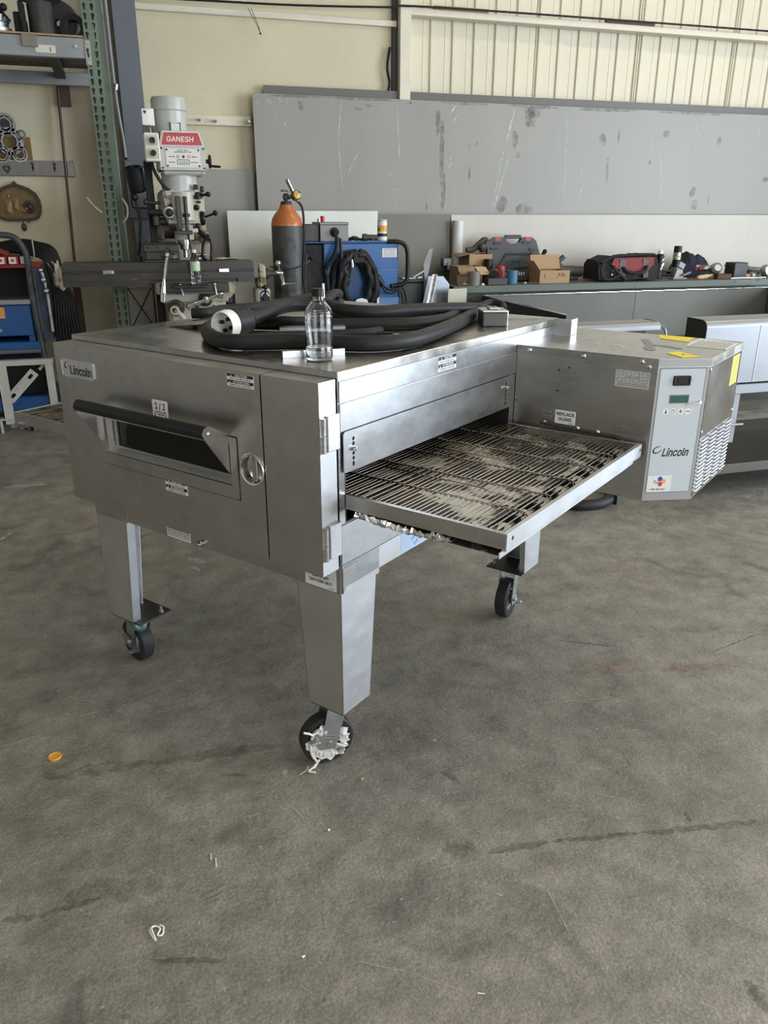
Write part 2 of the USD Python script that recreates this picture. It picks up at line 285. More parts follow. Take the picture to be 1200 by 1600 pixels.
# eyebrow with its slots
def eyebrow():
    p = rrect(.012, .890, .874, .991, .008)
    for y in (.049, .838):
        for z, h in ((.969, .0045), (.957, .0045), (.945, .0045), (.933, .0045), (.921, .0045), (.907, .006)): p = p.difference(rrect(y - .0045, z - h, y + .0045, z + h, .003))
    return put(ext(p, .0025), (.0045, 0, 0), YU, ZU)
eb = part(ov, 'eyebrow', eyebrow(), 'steel_side', False)
part(eb, 'slot_backing', cat(bx(.0042, .0046, .040, .058, .896, .978), bx(.0042, .0046, .829, .847, .896, .978)), 'interior', False)
for y, z in ((.049, .945), (.838, .957)): part(eb, 'wing_bolt', cat(cyl((.006, y, z), (.019, y, z), .005), bx(.012, .017, y - .009, y + .009, z - .002, z + .002, .001)), 'steel_bright')
# caution sticker of the side: on the upper panel
def caution(parent, o, u, v, w, h, lab=None):
    s = part(parent, 'caution_sticker', put(ext(rrect(0, 0, w, h, .0015), .0006), o, u, v), 'label', False, lab); n = np.cross(u, v); n = n / np.linalg.norm(n)
    bands = [ext(sbox(.0012, h * a, w - .0012, h * b), .0003) for a, b in ((.26, .49), (.76, .985))]
    part(s, 'black_band', put(bands[1], np.array(o) + n * .0006, u, v), 'ink', False); part(s, 'black_band', put(bands[0], np.array(o) + n * .0006, u, v), 'ink', False)
    def warn(x, y, s_): return ext(Polygon([(x, y), (x + s_, y), (x + s_ / 2, y + s_ * .95)]), .0003)
    part(s, 'band_lettering', put(cat(warn(w * .14, h * .79, h * .15), words('CAUTION', w * .31, h * .80, h * .145, .0003, True, 0, w * .45), warn(w * .08, h * .29, h * .15), words('ATTENTION', w * .23, h * .30, h * .145, .0003, True, 0, w * .60)), np.array(o) + n * .0009, u, v), 'label', False)
    part(s, 'lettering', put(cat(words('HOT SURFACES', w * .12, h * .545, h * .14, .0003, False, 0, w * .76), words('SURFACE CHAUDE', w * .10, h * .06, h * .14, .0003, False, 0, w * .80)), np.array(o) + n * .0006, u, v), 'ink', False)
caution(ov, (.0032, .432, 1.067), YU, ZU, .095, .040)
part(ov, 'side_screw', cyl((.003, .9, 1.08), (.006, .9, 1.08), .004, .003), 'steel_bright')
# door with its window and latch cup, hinge panel beside it
YD = -.066
dp = sbox(-W, .645, -.180, 1.1186).difference(sbox(-.800, .822, -.292, .930)).difference(Point(-.2185, .879).buffer(.037, quad_segs=12))
door = part(ov, 'door', cat(put(ext(dp, .004), (0, YD + .004, 0), XU, ZU), bx(-W, -.180, YD + .004, -.006, 1.1146, 1.1186), bx(-W, -.180, YD + .004, -.006, .645, .649), bx(-W, -W + .004, YD + .004, -.006, .649, 1.1146), bx(-.184, -.180, YD + .004, -.006, .649, 1.1146)), 'steel_front', False)
part(door, 'trim_joint', put(ext(rrect(-.829, .786, -.265, .954, .004).difference(rrect(-.826, .789, -.268, .951, .004)), .0004), (0, YD, 0), XU, ZU), 'dark_steel', False)
part(door, 'window_trim', put(ext(rrect(-.826, .789, -.268, .951, .004).difference(sbox(-.800, .822, -.292, .930)), .0035), (0, YD, 0), XU, ZU), 'steel_front', False)
part(door, 'window_frame', cat(put(ext(sbox(-.800, .822, -.292, .930).difference(sbox(-.784, .835, -.308, .918)), .012), (0, -.040, 0), XU, ZU), bx(-.802, -.800, YD, -.03, .822, .930), bx(-.292, -.290, YD, -.03, .822, .930), bx(-.800, -.292, YD, -.03, .930, .932), bx(-.800, -.292, YD, -.03, .820, .822),
     put(ext(sbox(-.784, .835, -.308, .918).difference(sbox(-.780, .840, -.312, .914)), .006), (0, -.036, 0), XU, ZU)), 'steel_dull', False)
part(door, 'window_pane', bx(-.783, -.309, -.0345, -.0315, .836, .917), 'glass_dark', False)
part(ov, 'chamber_front', cat(bx(-.80, -.29, -.004, -.001, .822, .930)), mat('chamber_brown', (.20, .19, .14), .4, .7, .3, 6.), False)
part(ov, 'baffle', cat(bx(-.775, -.315, -.018, -.010, .836, .850), bx(-.56, -.548, -.012, -.006, .857, .90)), 'crumbs', False)
part(door, 'latch_ring', lathe([(.036, 0), (.0405, -.001), (.0415, .003), (.0395, .0055), (.0365, .004), (.035, -.002)], 40, (-.2185, YD, .879), (0, -1, 0)), 'steel_bright')
part(door, 'latch_cup', lathe([(.0365, 0), (.034, -.016), (.022, -.026), (.0, -.028)], 32, (-.2185, YD, .879), (0, -1, 0)), 'steel')
part(door, 'latch_bar', bx(-.2255, -.2075, YD + .003, YD + .022, .846, .912, .002), 'steel_dull')
# handle
hz, hy = .971, -.131
hnd = part(ov, 'handle', cyl((-.815, hy, hz), (-.297, hy, hz), .0165, n=24), 'grip', 40)
for x in (-.818, -.297):
    pl = Polygon([(hy - .0185, hz), (hy - .013, hz + .013), (hy, hz + .0185), (hy + .014, hz + .012), (-.040, .938), (-.040, .848), (YD + .002, .848), (hy - .013, hz - .013)]).buffer(.001)
    part(hnd, 'handle_bracket', put(ext(pl, .003), (x - (.0 if x > -.5 else 0), 0, 0), YU, ZU), 'steel_front', False)
for x, s in ((-.818, -1), (-.294, 1)): part(hnd, 'bolt', lathe([(.0065, 0), (.0065, .001), (.004, .003), (.0, .0035)], 14, (x, hy, hz), (s, 0, 0)), 'steel_bright')
# hinge panel
hp = part(ov, 'hinge_panel', cat(bx(-.176, -.002, YD, YD + .004, .645, 1.1186), bx(-.006, -.002, YD + .004, -.006, .645, 1.1186), bx(-.176, -.006, YD + .004, -.006, 1.1146, 1.1186), bx(-.176, -.006, YD + .004, -.006, .645, .649), bx(-.176, -.172, YD + .004, -.006, .649, 1.1146)), 'steel_front', False)
part(ov, 'hinge_panel_edge', bx(-.002, -.0008, YD + .001, -.006, .6455, 1.118), 'steel_satin', False)
for z0, z1 in ((.956, 1.041), (.686, .774)):
    h = part(ov, 'hinge', cat(bx(-.001, .009, -.046, -.003, z0, z1, .0015)), 'steel_satin', False)
    part(h, 'hinge_barrel', cat(cyl((.004, -.057, z0), (.004, -.057, z0 + .040), .0065), cyl((.004, -.056, z0 + .041), (.004, -.056, z1 - .004), .0058), bx(-.001, .002, -.067, -.05, z0 - .002, z1)), 'steel')
# badge: swoosh and name
def swoosh(s=1.):
    a = np.radians(np.linspace(20, 330, 36)); wd = .16 * np.sin(np.linspace(0, np.pi, 36)) ** .7 + .02
    o = np.c_[np.cos(a) * (1 + wd), np.sin(a) * .66 * (1 + wd)]; i = np.c_[np.cos(a) * (1 - wd), np.sin(a) * .66 * (1 - wd)]
    return affinity.rotate(affinity.scale(Polygon(np.vstack([o, i[::-1]])).buffer(0), s, s, origin=(0, 0)), 28, origin=(0, 0))
bd = part(ov, 'nameplate', put(ext(rrect(0, 0, .150, .051, .006), .0022), (-.967, YD, 1.026), XU, ZU), 'badge', False)
part(bd, 'plate_rim', put(ext(rrect(0, 0, .150, .051, .006).difference(rrect(.002, .002, .148, .049, .005)), .001), (-.967, YD - .0022, 1.026), XU, ZU), 'steel_bright', False)
part(bd, 'lettering', put(words('Lincoln', .040, .010, .0235, .0005, True, .05, .102 - .004), (-.967, YD - .0022, 1.026), XU, ZU), 'ink', False)
part(bd, 'swoosh', put(ext(affinity.translate(swoosh(.0115), .026, .0335).intersection(sbox(0, 0, .026, .1)), .0005), (-.967, YD - .0022, 1.026), XU, ZU), 'ink', False)
part(bd, 'swoosh', put(ext(affinity.translate(swoosh(.0115), .026, .0335).intersection(sbox(.026, 0, .06, .1)), .0005), (-.967, YD - .0022, 1.026), XU, ZU), 'ink_red', False, 'red half of the swoosh')
caution(ov, (-.287, YD - .0001, 1.080), XU, ZU, .089, .031)
caution(ov, (-.556, YD - .0001, .757), XU, ZU, .088, .036)
ns = part(ov, 'time_sticker', put(ext(rrect(0, 0, .060, .046, .003), .0008), (-.578, YD, .962), XU, ZU), 'label', False)
part(ns, 'numerals', put(words('1 / 2', .011, .022, .0165, .0003, True, 0, .040), (-.578, YD - .0008, .962), XU, ZU), 'ink', False)
part(ns, 'fine_print', put(cat(words('COOKING TIME', .007, .0125, .0036, .0003, True, 0, .046), words('SETTING', .022, .005, .0035, .0003, True, 0, .022), ext(sbox(.005, .0092, .055, .010), .0003), ext(sbox(.007, .002, .010, .008), .0003), ext(sbox(.050, .002, .053, .008), .0003)), (-.578, YD - .0008, .962), XU, ZU), 'ink', False)
# stand: skirt, four tapered sheet legs, casters
part(ov, 'stand_skirt', cat(bx(-W, 0, 0, .004, .5735, .651), bx(-.004, 0, .004, DP - .02, .588, .651), bx(-W, -W + .004, .004, DP - .02, .588, .651), bx(-.16, 0, -.001, .004, .571, .651), bx(-W, -W + .16, -.001, .004, .571, .651), bx(-W + .004, -.004, .01, DP - .02, .642, .651)), 'steel_dull', False)
part(ov, 'side_rail', cat(bx(.0005, .003, .004, DP - .02, .588, .6505), hull([(.003, .006, .573), (.0005, .006, .573), (.003, .006, .6505), (.0005, .006, .6505), (.003, .16, .573), (.0005, .16, .573), (.003, .16, .65), (.0005, .16, .65)])), 'steel_satin', False)
gus = part(ov, 'corner_gusset', put(ext(Polygon([(.002, .572), (.062, .642), (.002, .642)]), .0012), (.0032, .003, 0), YU, ZU), 'steel_dull', False)
flm = part(ov, 'film_patch', put(ext(rrect(.262, .590, .425, .6495, .001), .0003), (.0031, 0, 0), YU, ZU), 'film_blue', False)
part(flm, 'lettering', put(cat(rot(words('Fine Now', 0, 0, .012, .0003, True), 28), mv(rot(words('for LASER', 0, 0, .012, .0003, True), 28), (.012, -.017, 0))), (.0034, .318, .610), YU, ZU), mat('blue_print', (.10, .30, .60), .4), False)
s1 = part(ov, 'white_sticker', put(ext(rrect(0, 0, .102, .034, .001), .0006), (-.655, -.0001, .575), XU, ZU), 'label', False)
part(s1, 'fine_print', put(lines(.004, .098, (.007, .014, .021, .028), .003, .0003, 3), (-.655, -.0007, .575), XU, ZU), 'ink_grey', False)
part(ov, 'knob', lathe([(.010, 0), (.010, .008), (.007, .011), (.0065, .020), (.0, .021)], 16, (-.505, 0, .5885), (0, -1, 0)), 'steel')
s2 = part(ov, 'rear_sticker', put(ext(rrect(0, 0, .102, .058, .001), .0006), (-.116, -.0011, .5745), XU, ZU), 'label', False)
part(s2, 'lettering', put(cat(words('CONNECTION AT', .018, .040, .008, .0003, True, 0, .062), words('REAR OF UNIT', .024, .0265, .008, .0003, True, 0, .054), words('(GAS OVENS ONLY)', .014, .0135, .008, .0003, True, 0, .074), words('370057', .078, .003, .0035, .0003, False)), (-.116, -.0017, .5745), XU, ZU), 'ink', False)
def leg_mesh(sx, sy):
    """Outer corner at the origin, faces towards -sx and sy; tapered to the foot, open behind."""
    t = .0025; z0, z1 = .2105, .571
    def pan(a, b, c, d, nrm):
        q = np.array([a, b, c, d], float); return hull(np.vstack([q, q + np.array(nrm) * t]))
    front = pan((0, 0, z1), (-sx * .148, 0, z1), (-sx * .120, 0, z0), (0, 0, z0), (0, sy, 0))
    side = pan((0, 0, z1), (0, sy * .150, z1), (0, sy * .120, z0), (0, 0, z0), (-sx, 0, 0))
    lip1 = pan((-sx * .148, 0, z1), (-sx * .148, sy * .032, z1), (-sx * .120, sy * .032, z0), (-sx * .120, 0, z0), (sx, 0, 0))
    lip2 = pan((0, sy * .150, z1), (-sx * .02, sy * .150, z1), (-sx * .02, sy * .120, z0), (0, sy * .120, z0), (0, -sy, 0))
    return front, cat(side, lip1, lip2)
def wheel(r=.077, w=.044):
    """Lies with its axle along x, hub at the origin."""
    return (lathe([(r * .66, -w * .5), (r * .93, -w * .5), (r * .985, -w * .40), (r, -w * .2), (r, w * .2), (r * .985, w * .40), (r * .93, w * .5), (r * .66, w * .5), (r * .62, w * .42), (r * .62, -w * .42), (r * .66, -w * .5)], 44, axis=XU),
            lathe([(.016, -w * .5), (.030, -w * .46), (.034, -w * .22), (r * .60, -w * .18), (r * .63, -w * .44), (r * .67, -w * .47), (r * .67, w * .47), (r * .63, w * .44), (r * .60, w * .18), (.034, w * .22), (.030, w * .46), (.016, w * .5)], 36, axis=XU))
def caster(parent, hub, ang, brake=1, wrap=None):
    """hub: wheel centre; ang: heading of the axle (degrees from +x); the fork leans from the wheel to the swivel under the leg."""
    c = part(parent, 'caster', None or put(wheel()[0], hub, (math.cos(math.radians(ang)), math.sin(math.radians(ang)), 0), ZU and (-math.sin(math.radians(ang)), math.cos(math.radians(ang)), 0)), 'rubber')
    u = np.array([math.cos(math.radians(ang)), math.sin(math.radians(ang)), 0]); v = np.array([-u[1], u[0], 0.]); hub = np.array(hub, float)
    P = lambda m: put(m, hub, u, v)
    part(c, 'wheel_core', P(wheel()[1]), mat_core, 35)
    fork = []
    for s in (-1, 1):
        x = s * .029
        fork.append(put(ext(Polygon([(-.016, -.016), (.016, -.016), (.022, .01), (.052, .112), (.002, .112), (-.017, .02)]).buffer(.004), .004), (x - .002, 0, 0), YU, ZU))
    fork.append(bx(-.031, .031, .0, .058, .112, .117, .001)); fork.append(lathe([(.030, .117), (.034, .119), (.034, .127), (.028, .130)], 24, (0, .030, 0)))
    part(c, 'fork', P(cat(fork)), 'zinc')
    part(c, 'axle_bolt', P(cat(cyl((-.036, 0, 0), (.040, 0, 0), .0055, n=12), cyl((.031, 0, 0), (.036, 0, 0), .012, n=6), cyl((.036, 0, 0), (.041, 0, 0), .008, n=6), cyl((-.036, 0, 0), (-.031, 0, 0), .011, n=6))), 'steel_bright', False)
    if brake: part(c, 'brake_lever', P(cat(put(ext(Polygon([(-.030, -.012), (.012, -.016), (.014, .012), (-.012, .02), (-.038, .034), (-.042, .016)]).buffer(.003), .003), (.0335, 0, 0), YU, ZU), bx(.034, .056, -.060, -.034, .020, .026, .002), bx(.034, .052, .018, .040, -.026, -.020, .002))), 'zinc')
    return c
mat_core = mat('caster_core', (.30, .30, .31), .5, .3, .2, 14.)
legs = {}
for nm, ox, oy, sx, sy in (('fr', 0, 0, 1, 1), ('fl', -W, 0, -1, 1), ('rr', 0, DP - .006, 1, -1), ('rl', -W, DP - .006, -1, -1)):
    a, b = leg_mesh(sx, sy)
    lg = part(ov, 'leg', mv(a, (ox, oy, 0)), 'steel_leg', False); legs[nm] = lg
    part(lg, 'leg_side', mv(b, (ox, oy, 0)), 'steel_satin', False)
    x0, x1, y0, y1 = ox - sx * .004, ox - sx * (.118 if nm == 'fr' else .150), oy + sy * .004, oy + sy * (.118 if nm == 'fr' else .135)
    part(lg, 'foot_plate', bx(x0, x1, y0, y1, .2045, .2105), 'dark_steel', False)
    for bxx, byy in ((.030, .104), (.106 if nm == 'fr' else .135, .104)): part(lg, 'foot_bolt', cat(cyl((ox - sx * bxx, oy + sy * byy, .2105), (ox - sx * bxx, oy + sy * byy, .217), .009, n=6), cyl((ox - sx * bxx, oy + sy * byy, .217), (ox - sx * bxx, oy + sy * byy, .232), .005, n=8)), 'zinc', False)
c1 = caster(ov, (-.098, .042, .077), -32)
c2 = caster(ov, (-.982, .086, .077), -100)
c3 = caster(ov, (-.082, 1.122, .077), 8)
c4 = caster(ov, (-.93, 1.16, .077), 40)
# plastic sheet wound round the front caster, strings trailing
u1 = np.array([math.cos(math.radians(-32)), math.sin(math.radians(-32)), 0]); v1 = np.array([-u1[1], u1[0], 0.]); h1 = np.array([-.098, .042, .077])
def film_ring(r0, r1, x0, x1, seed, a0=0, a1=360, n=60):
    r = np.random.default_rng(seed); a = np.radians(np.linspace(a0, a1, n)); rows = []
    for k, (rr, xx) in enumerate(((r0, x0), ((r0 + r1) / 2, (x0 + x1) / 2 + .004), (r1, x1))):
        q = rr + np.interp(np.arange(n), np.arange(0, n + 4, 4), r.normal(0, .0045, len(np.arange(0, n + 4, 4)))) + r.normal(0, .001, n); rows.append(np.c_[xx + np.interp(np.arange(n), np.arange(0, n + 3, 3), r.normal(0, .0022, len(np.arange(0, n + 3, 3)))), q * np.cos(a), q * np.sin(a)])
    f = []
    for k in range(2):
        for i in range(n - 1): f += [(k * n + i, k * n + i + 1, (k + 1) * n + i + 1), (k * n + i, (k + 1) * n + i + 1, (k + 1) * n + i)]
    v = np.vstack(rows); m = T.Trimesh(v, f, process=False); m2 = T.Trimesh(v + [.0012, 0, 0], np.array(f)[:, ::-1], process=False)
    return put(cat(m, m2), h1, u1, v1)
K['film'] = mat('crumpled_film', (.62, .60, .55), .32, 0., .15, 40., bump=.4, bscale=90.)
fl_ = part(c1, 'plastic_wrap', cat(film_ring(.028, .060, .0225, .0255, 1, 85, 300), film_ring(.030, .060, .0225, .0255, 2, -60, 65), film_ring(.022, .048, .0245, .0275, 3, 100, 260)), 'film', 40)
P1 = lambda *p: np.array([h1 + u1 * a + v1 * b + np.array([0, 0, c]) for a, b, c in p])
part(c1, 'plastic_string', cat(tube(P1((.030, -.030, .045), (.033, -.050, .040), (.035, -.060, .048), (.036, -.076, .056)), .0035, 6), tube(P1((.030, -.050, .030), (.036, -.058, .0), (.034, -.052, -.030), (.032, -.04, -.055), (.035, -.05, -.070)), .004, 6),
     tube(P1((.030, -.03, -.050), (.036, -.052, -.066), (.04, -.066, -.072), (.05, -.050, -.0745)), .0035, 6), tube(P1((.033, -.066, -.060), (.036, -.072, -.07), (.04, -.092, -.0755)), .0012, 5)), 'film', 40)
# blue-green tape over the left caster's fork
part(c2, 'tape_strip', tube([(-.955, .050, .175), (-.935, .045, .163), (-.925, .062, .150), (-.93, .08, .168)], np.linspace(.012, .017, 25), 8), mat('teal_tape', (.05, .125, .115), .35, 0., .3, 20.), 40)

# conveyor: channel frame on both ends, crumb pan, wire belt, sprocket shaft
def conveyor(sgn):
    X = (lambda x: x) if sgn > 0 else (lambda x: -W - x)
    B = lambda x0, x1, y0, y1, z0, z1, c=0.: bx(X(x0), X(x1), y0, y1, z0, z1, c)
    fr = part(ov, 'conveyor_rail', cat(B(.002, .4345, .0225, .025, .7965, .8310), B(.002, .434, .0225, .036, .8305, .8330, .0008)), 'steel_dull', False)
    part(ov, 'conveyor_rail', cat(B(.002, .4345, .8865, .889, .7965, .8310), B(.002, .434, .876, .889, .8305, .8330, .0008)), 'steel_dull', False)
    part(fr, 'end_plate', cat(B(.4345, .437, .0225, .889, .7955, .8325), B(.424, .437, .0225, .889, .8310, .8335, .0008), B(.428, .4305, .004, .845, .7815, .7955), B(.428, .437, .02, .889, .794, .7965)), 'steel_satin', False)
    for y in (.050, .877): part(fr, 'hole', cyl((X(.4365), y, .817), (X(.4374), y, .817), .0048), 'ink', False)
    part(fr, 'rivet', cyl((X(.363), .0215, .815), (X(.363), .024, .815), .0075, n=18), 'steel_dull')
    part(ov, 'crumb_pan', cat(B(-.10, .352, .026, .885, .803, .8055), B(.352, .425, .026, .885, .778, .780), B(.350, .352, .026, .885, .778, .8055)), 'crumbs', False)
    # spindle with sprockets
    xs_, zs = .385, .801
    sh = part(ov, 'sprocket_shaft', cat([lathe([(.0, 0), (.0135, 0), (.0205, .006), (.0205, .050), (.0135, .056), (.0, .056)], 14, (X(xs_), y, zs), YU) for y in np.arange(.062, .80, .1035)] + [cyl((X(xs_), .036, zs), (X(xs_), .875, zs), .008, n=10)]), 'shaft', 35)
    for y in np.arange(.052, .86, .1035):
        g = [(math.cos(a) * q, math.sin(a) * q) for k in range(9) for a, q in ((2 * math.pi * (k + d) / 9, q) for d, q in ((0., .020), (.25, .0195), (.35, .0275), (.6, .0275), (.7, .0195)))]
        part(sh, 'sprocket', cat(put(ext(Polygon(g), .012), (X(xs_), y + .012, zs), XU, ZU), put(ext(Polygon(g), .007), (X(xs_), y + .030, zs), XU, ZU)), 'black', False)
    # belt of bent rods: straight across, a hook every 10 cm, round the shaft and back below
    ys = np.linspace(.040, .874, 7); rods = []
    def rod(x, z, nx, nz):
        p = [(x, .038, z)]
        for k, y in enumerate(ys[1:-1]):
            q = .0115
            p += [(x, y - .006, z), (x - nx * q, y - .0025, z - nz * q + .0008 * (k % 2)), (x - nx * q, y + .0025, z - nz * q), (x, y + .006, z)]
        return p + [(x, .874, z)]
    pitch, zt = .0142, .8285
    for k in range(int((xs_ + .16) / pitch)):
        x = xs_ - k * pitch
        j = rng.normal(0, .0010, 2); rods.append((x + j[0], zt + j[1], 1, 0))
    for k in range(1, 7):
        a = k * pitch / .0275; rods.append((xs_ + .0275 * math.sin(a), zs + .0275 * math.cos(a), math.cos(a), -math.sin(a)))
    part(ov, 'wire_belt', cat([tube([(X(p[0]), p[1], p[2]) for p in rod(*r)], .0019, 5, 0) for r in rods]), 'wire', True, 'belt of bent wire rods', 'stuff')
    # hold-down wires along the belt
    for y in (.26, .50, .74): part(ov, 'belt_guide', tube([(X(-.05), y, zt + .005), (X(.20), y + .002, zt + .005), (X(.25), y + .002, zt + .003), (X(.27), y + .001, zt - .004)], .0018, 6, 3), 'wire')
    return fr
fr1 = conveyor(1); conveyor(-1)
def crumple(x0, x1, y, z, n=46, seed=4):
    r = np.random.default_rng(seed); xs__ = np.linspace(x0, x1, n); rows = []
    for k, (dy, dz) in enumerate(((0, 0), (-.006, -.006), (-.003, -.013), (.008, -.020), (.03, -.020))): rows.append(np.c_[xs__, y + dy + r.normal(0, .0025, n), z + dz - .010 * np.sin(np.linspace(0, 3.1, n)) + r.normal(0, .0022, n)])
    f = []
    for k in range(4):
        for i in range(n - 1): f += [(k * n + i, k * n + i + 1, (k + 1) * n + i + 1), (k * n + i, (k + 1) * n + i + 1, (k + 1) * n + i)]
    v = np.vstack(rows); return cat(T.Trimesh(v, f, process=False), T.Trimesh(v + [0, .0006, .0006], np.array(f)[:, ::-1], process=False))
part(ov, 'foil_strip', crumple(.03, .30, .027, .797), 'foil', 40)
part(ov, 'drip_lip', bx(.03, .42, .030, .12, .776, .779), 'dark_steel', False)

# control box on the rear right
xb1, xb2, xb3, yb1, yb2, yb3, zb0, zb1 = .450, .566, .571, .910, 1.012, 1.389, .651, 1.059
plan = Polygon([(.004, yb1), (xb1, yb1), (xb2, yb2), (xb3, yb3), (.004, yb3)])
cb = part(ov, 'control_box', mv(ext(plan, zb1 - zb0), (0, 0, zb0)), 'steel_dull', False)
part(cb, 'box_lid', mv(ext(Polygon([(.004, yb1 - .003), (xb1 + .001, yb1 - .003), (xb2 + .003, yb2 - .002), (xb3 + .003, yb3 + .003), (.004, yb3 + .003)]), .024), (0, 0, zb1 - .001)), 'steel_top', False)
ZT0 = zb1 + .023
kt = np.array([xb2 - xb1, yb2 - yb1]); KL = np.linalg.norm(kt); kt /= KL; KO, KUu = (xb1, yb1, 0), (kt[0], kt[1], 0); kn = np.array([kt[1], -kt[0], 0])
KP = lambda m, d=.0: put(m, np.array(KO) + kn * d, KUu, ZU)
part(cb, 'panel_frame', KP(ext(sbox(.001, .652, KL - .001, 1.058), .0006)), 'steel_matte', False)
part(cb, 'lid_edge', KP(ext(sbox(-.002, zb1, KL + .003, ZT0 - .0005), .0006), .0032), 'steel_matte', False)
pn = part(cb, 'control_panel', KP(ext(rrect(.006, .675, .147, 1.056, .005), .001)), 'overlay_edge', False)
part(cb, 'panel_face', KP(ext(rrect(.009, .678, .144, 1.053, .004), .0006), .001), 'overlay', False, 'pale blue grey control panel overlay')
part(cb, 'rocker_switch', cat(KP(ext(rrect(.050, 1.005, .100, 1.033, .002).difference(rrect(.060, 1.009, .096, 1.029, .001)), .006), .0014), KP(ext(sbox(.060, 1.009, .096, 1.029), .0035), .0014), KP(ext(sbox(.062, 1.011, .078, 1.027), .0025), .0049)), 'black', False)
part(cb, 'display', KP(ext(rrect(.046, .953, .103, .976, .001), .0004), .0016), 'lcd', False)
part(cb, 'display_bezel', KP(ext(rrect(.0445, .9515, .1045, .9775, .001).difference(rrect(.047, .954, .102, .975, .001)), .0009), .0016), 'ink_grey', False)
for k, x in enumerate((.039, .061, .084, .106)):
    b = part(cb, 'button', KP(cat(ext(Point(x, .9275).buffer(.0098), .0004)), .0016), 'white')
    sy = [cat(ext(Point(x, .9245).buffer(.003), .0003), ext(sbox(x - .0012, .925, x + .0012, .934), .0003)), cat(ext(Point(x, .9275).buffer(.006).difference(Point(x, .9275).buffer(.0048)), .0003), ext(sbox(x - .0006, .9275, x + .0006, .932), .0003)),
          cat(ext(sbox(x - .0065, .9265, x + .0065, .9285), .0003), ext(sbox(x - .001, .921, x + .001, .934), .0003)), ext(sbox(x - .0065, .9265, x + .0065, .9285), .0003)][k]
    part(cb, 'button_symbol', KP(sy, .002), 'ink', False)
part(cb, 'power_mark', KP(cat(ext(Point(.0445, 1.0185).buffer(.006).difference(Point(.0445, 1.0185).buffer(.005)), .0003), ext(sbox(.1055, 1.014, .1065, 1.023), .0003)), .0016), 'ink_grey', False)
part(cb, 'lettering', KP(words('Lincoln', .044, .7915, .0235, .0005, True, .22, .080), .0016), 'ink', False)
part(cb, 'swoosh', KP(ext(affinity.translate(swoosh(.0135), .0285, .8115), .0004), .0016), 'ink', False)
cj = part(cb, 'logo_sticker', KP(ext(rrect(.0095, .679, .085, .730, .001), .0005), .0016), 'label', False)
part(cb, 'petal', KP(ext(Point(.049, .720).buffer(.0072), .0003), .0021), 'ink_blue', False); part(cb, 'petal', KP(ext(Point(.0605, .7125).buffer(.0070), .0003), .0021), 'ink_orange', False); part(cb, 'petal', KP(ext(Point(.0505, .7035).buffer(.0072), .0003), .0021), 'ink_red', False)
part(cb, 'sticker_lettering', KP(cat(words('CJ', .030, .7065, .0088, .0003, True, 0, .0135), words('1-800-500-2267', .019, .6845, .0052, .0003, True, 0, .048)), .0021), 'ink', False)
part(cb, 'hook', cat(tube([np.array(KO) + kn * a + np.array(KUu) * b + np.array([0, 0, c]) for a, b, c in ((.002, .100, .949), (.012, .112, .952), (.018, .128, .9545), (.012, .138, .952))], .0026, 7), ), 'white')
part(cb, 'panel_screw', KP(lathe([(.006, .001), (.006, .004), (.003, .006), (0, .0062)], 12, (.138, .9535, 0)), 0), 'steel_bright')
# side of the box: louvers
SX = lambda m: put(m, (xb2 + .0004, yb2, 0), (xb3 - xb2, yb3 - yb2, 0), ZU)
sp_ = part(cb, 'side_cover', SX(ext(sbox(.004, .656, .374, 1.055), .0012)), 'steel_smooth', False)
def louver(x, z):
    w, h, d = .072, .0066, .009
    return SX(hull([(x, z, .001), (x + w, z, .001), (x, z + h, .001), (x + w, z + h, .001), (x + .006, z + .0005, d), (x + w - .006, z + .0005, d), (x + .010, z + h * .5, d * .8), (x + w - .010, z + h * .5, d * .8)]))
for c in range(4):
    for r in range(14): part(cb, 'louver', louver(.010 + c * .0925, .672 + r * .0122), 'louver', False)
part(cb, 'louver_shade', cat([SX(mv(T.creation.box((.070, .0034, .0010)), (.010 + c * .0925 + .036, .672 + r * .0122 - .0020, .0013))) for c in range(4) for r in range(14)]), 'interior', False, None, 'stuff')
for x, z in ((.004 + .006, 1.046), (.010, .86), (.010, .70), (.368, .86), (.368, .70)): part(cb, 'screw', SX(lathe([(.006, .001), (.005, .004), (0, .005)], 12, (x, z, 0))), 'steel_bright')
yl = part(cb, 'yellow_label', SX(ext(rrect(.268, .956, .352, 1.050, .002), .0014)), 'yellow', False); part(yl, 'fine_print', SX(mv(lines(.276, .344, np.arange(.966, 1.044, .009), .0022, .0004, 8), (0, 0, .0014))), 'ink_grey', False)
# top stickers, dark tape smear, chalk scribble
ZT = zb1 + .0235
def flat(poly, h=.0006, z=ZT): return mv(ext(poly, h), (0, 0, z))
part(cb, 'yellow_label', flat(Polygon([(.330, 1.300), (.300, 1.385), (.417, 1.386), (.425, 1.278)])), 'yellow', False)
part(cb, 'yellow_label', flat(Polygon([(.436, 1.020), (.455, 1.072), (.540, 1.012), (.500, .968)])), 'yellow', False)
part(cb, 'label_print', flat(cat_poly := Polygon([(.478, 1.020), (.483, 1.028), (.490, 1.024), (.485, 1.016)]), .0004, ZT + .0006), 'ink', False)
wl = part(cb, 'white_label', flat(Polygon([(.432, 1.290), (.446, 1.190), (.566, 1.190), (.568, 1.345), (.440, 1.380)])), 'label', False)
part(wl, 'fine_print', mv(lines(.452, .558, np.arange(1.20, 1.335, .012), .003, .0004, 5), (0, 0, ZT + .0006)), 'ink_grey', False)
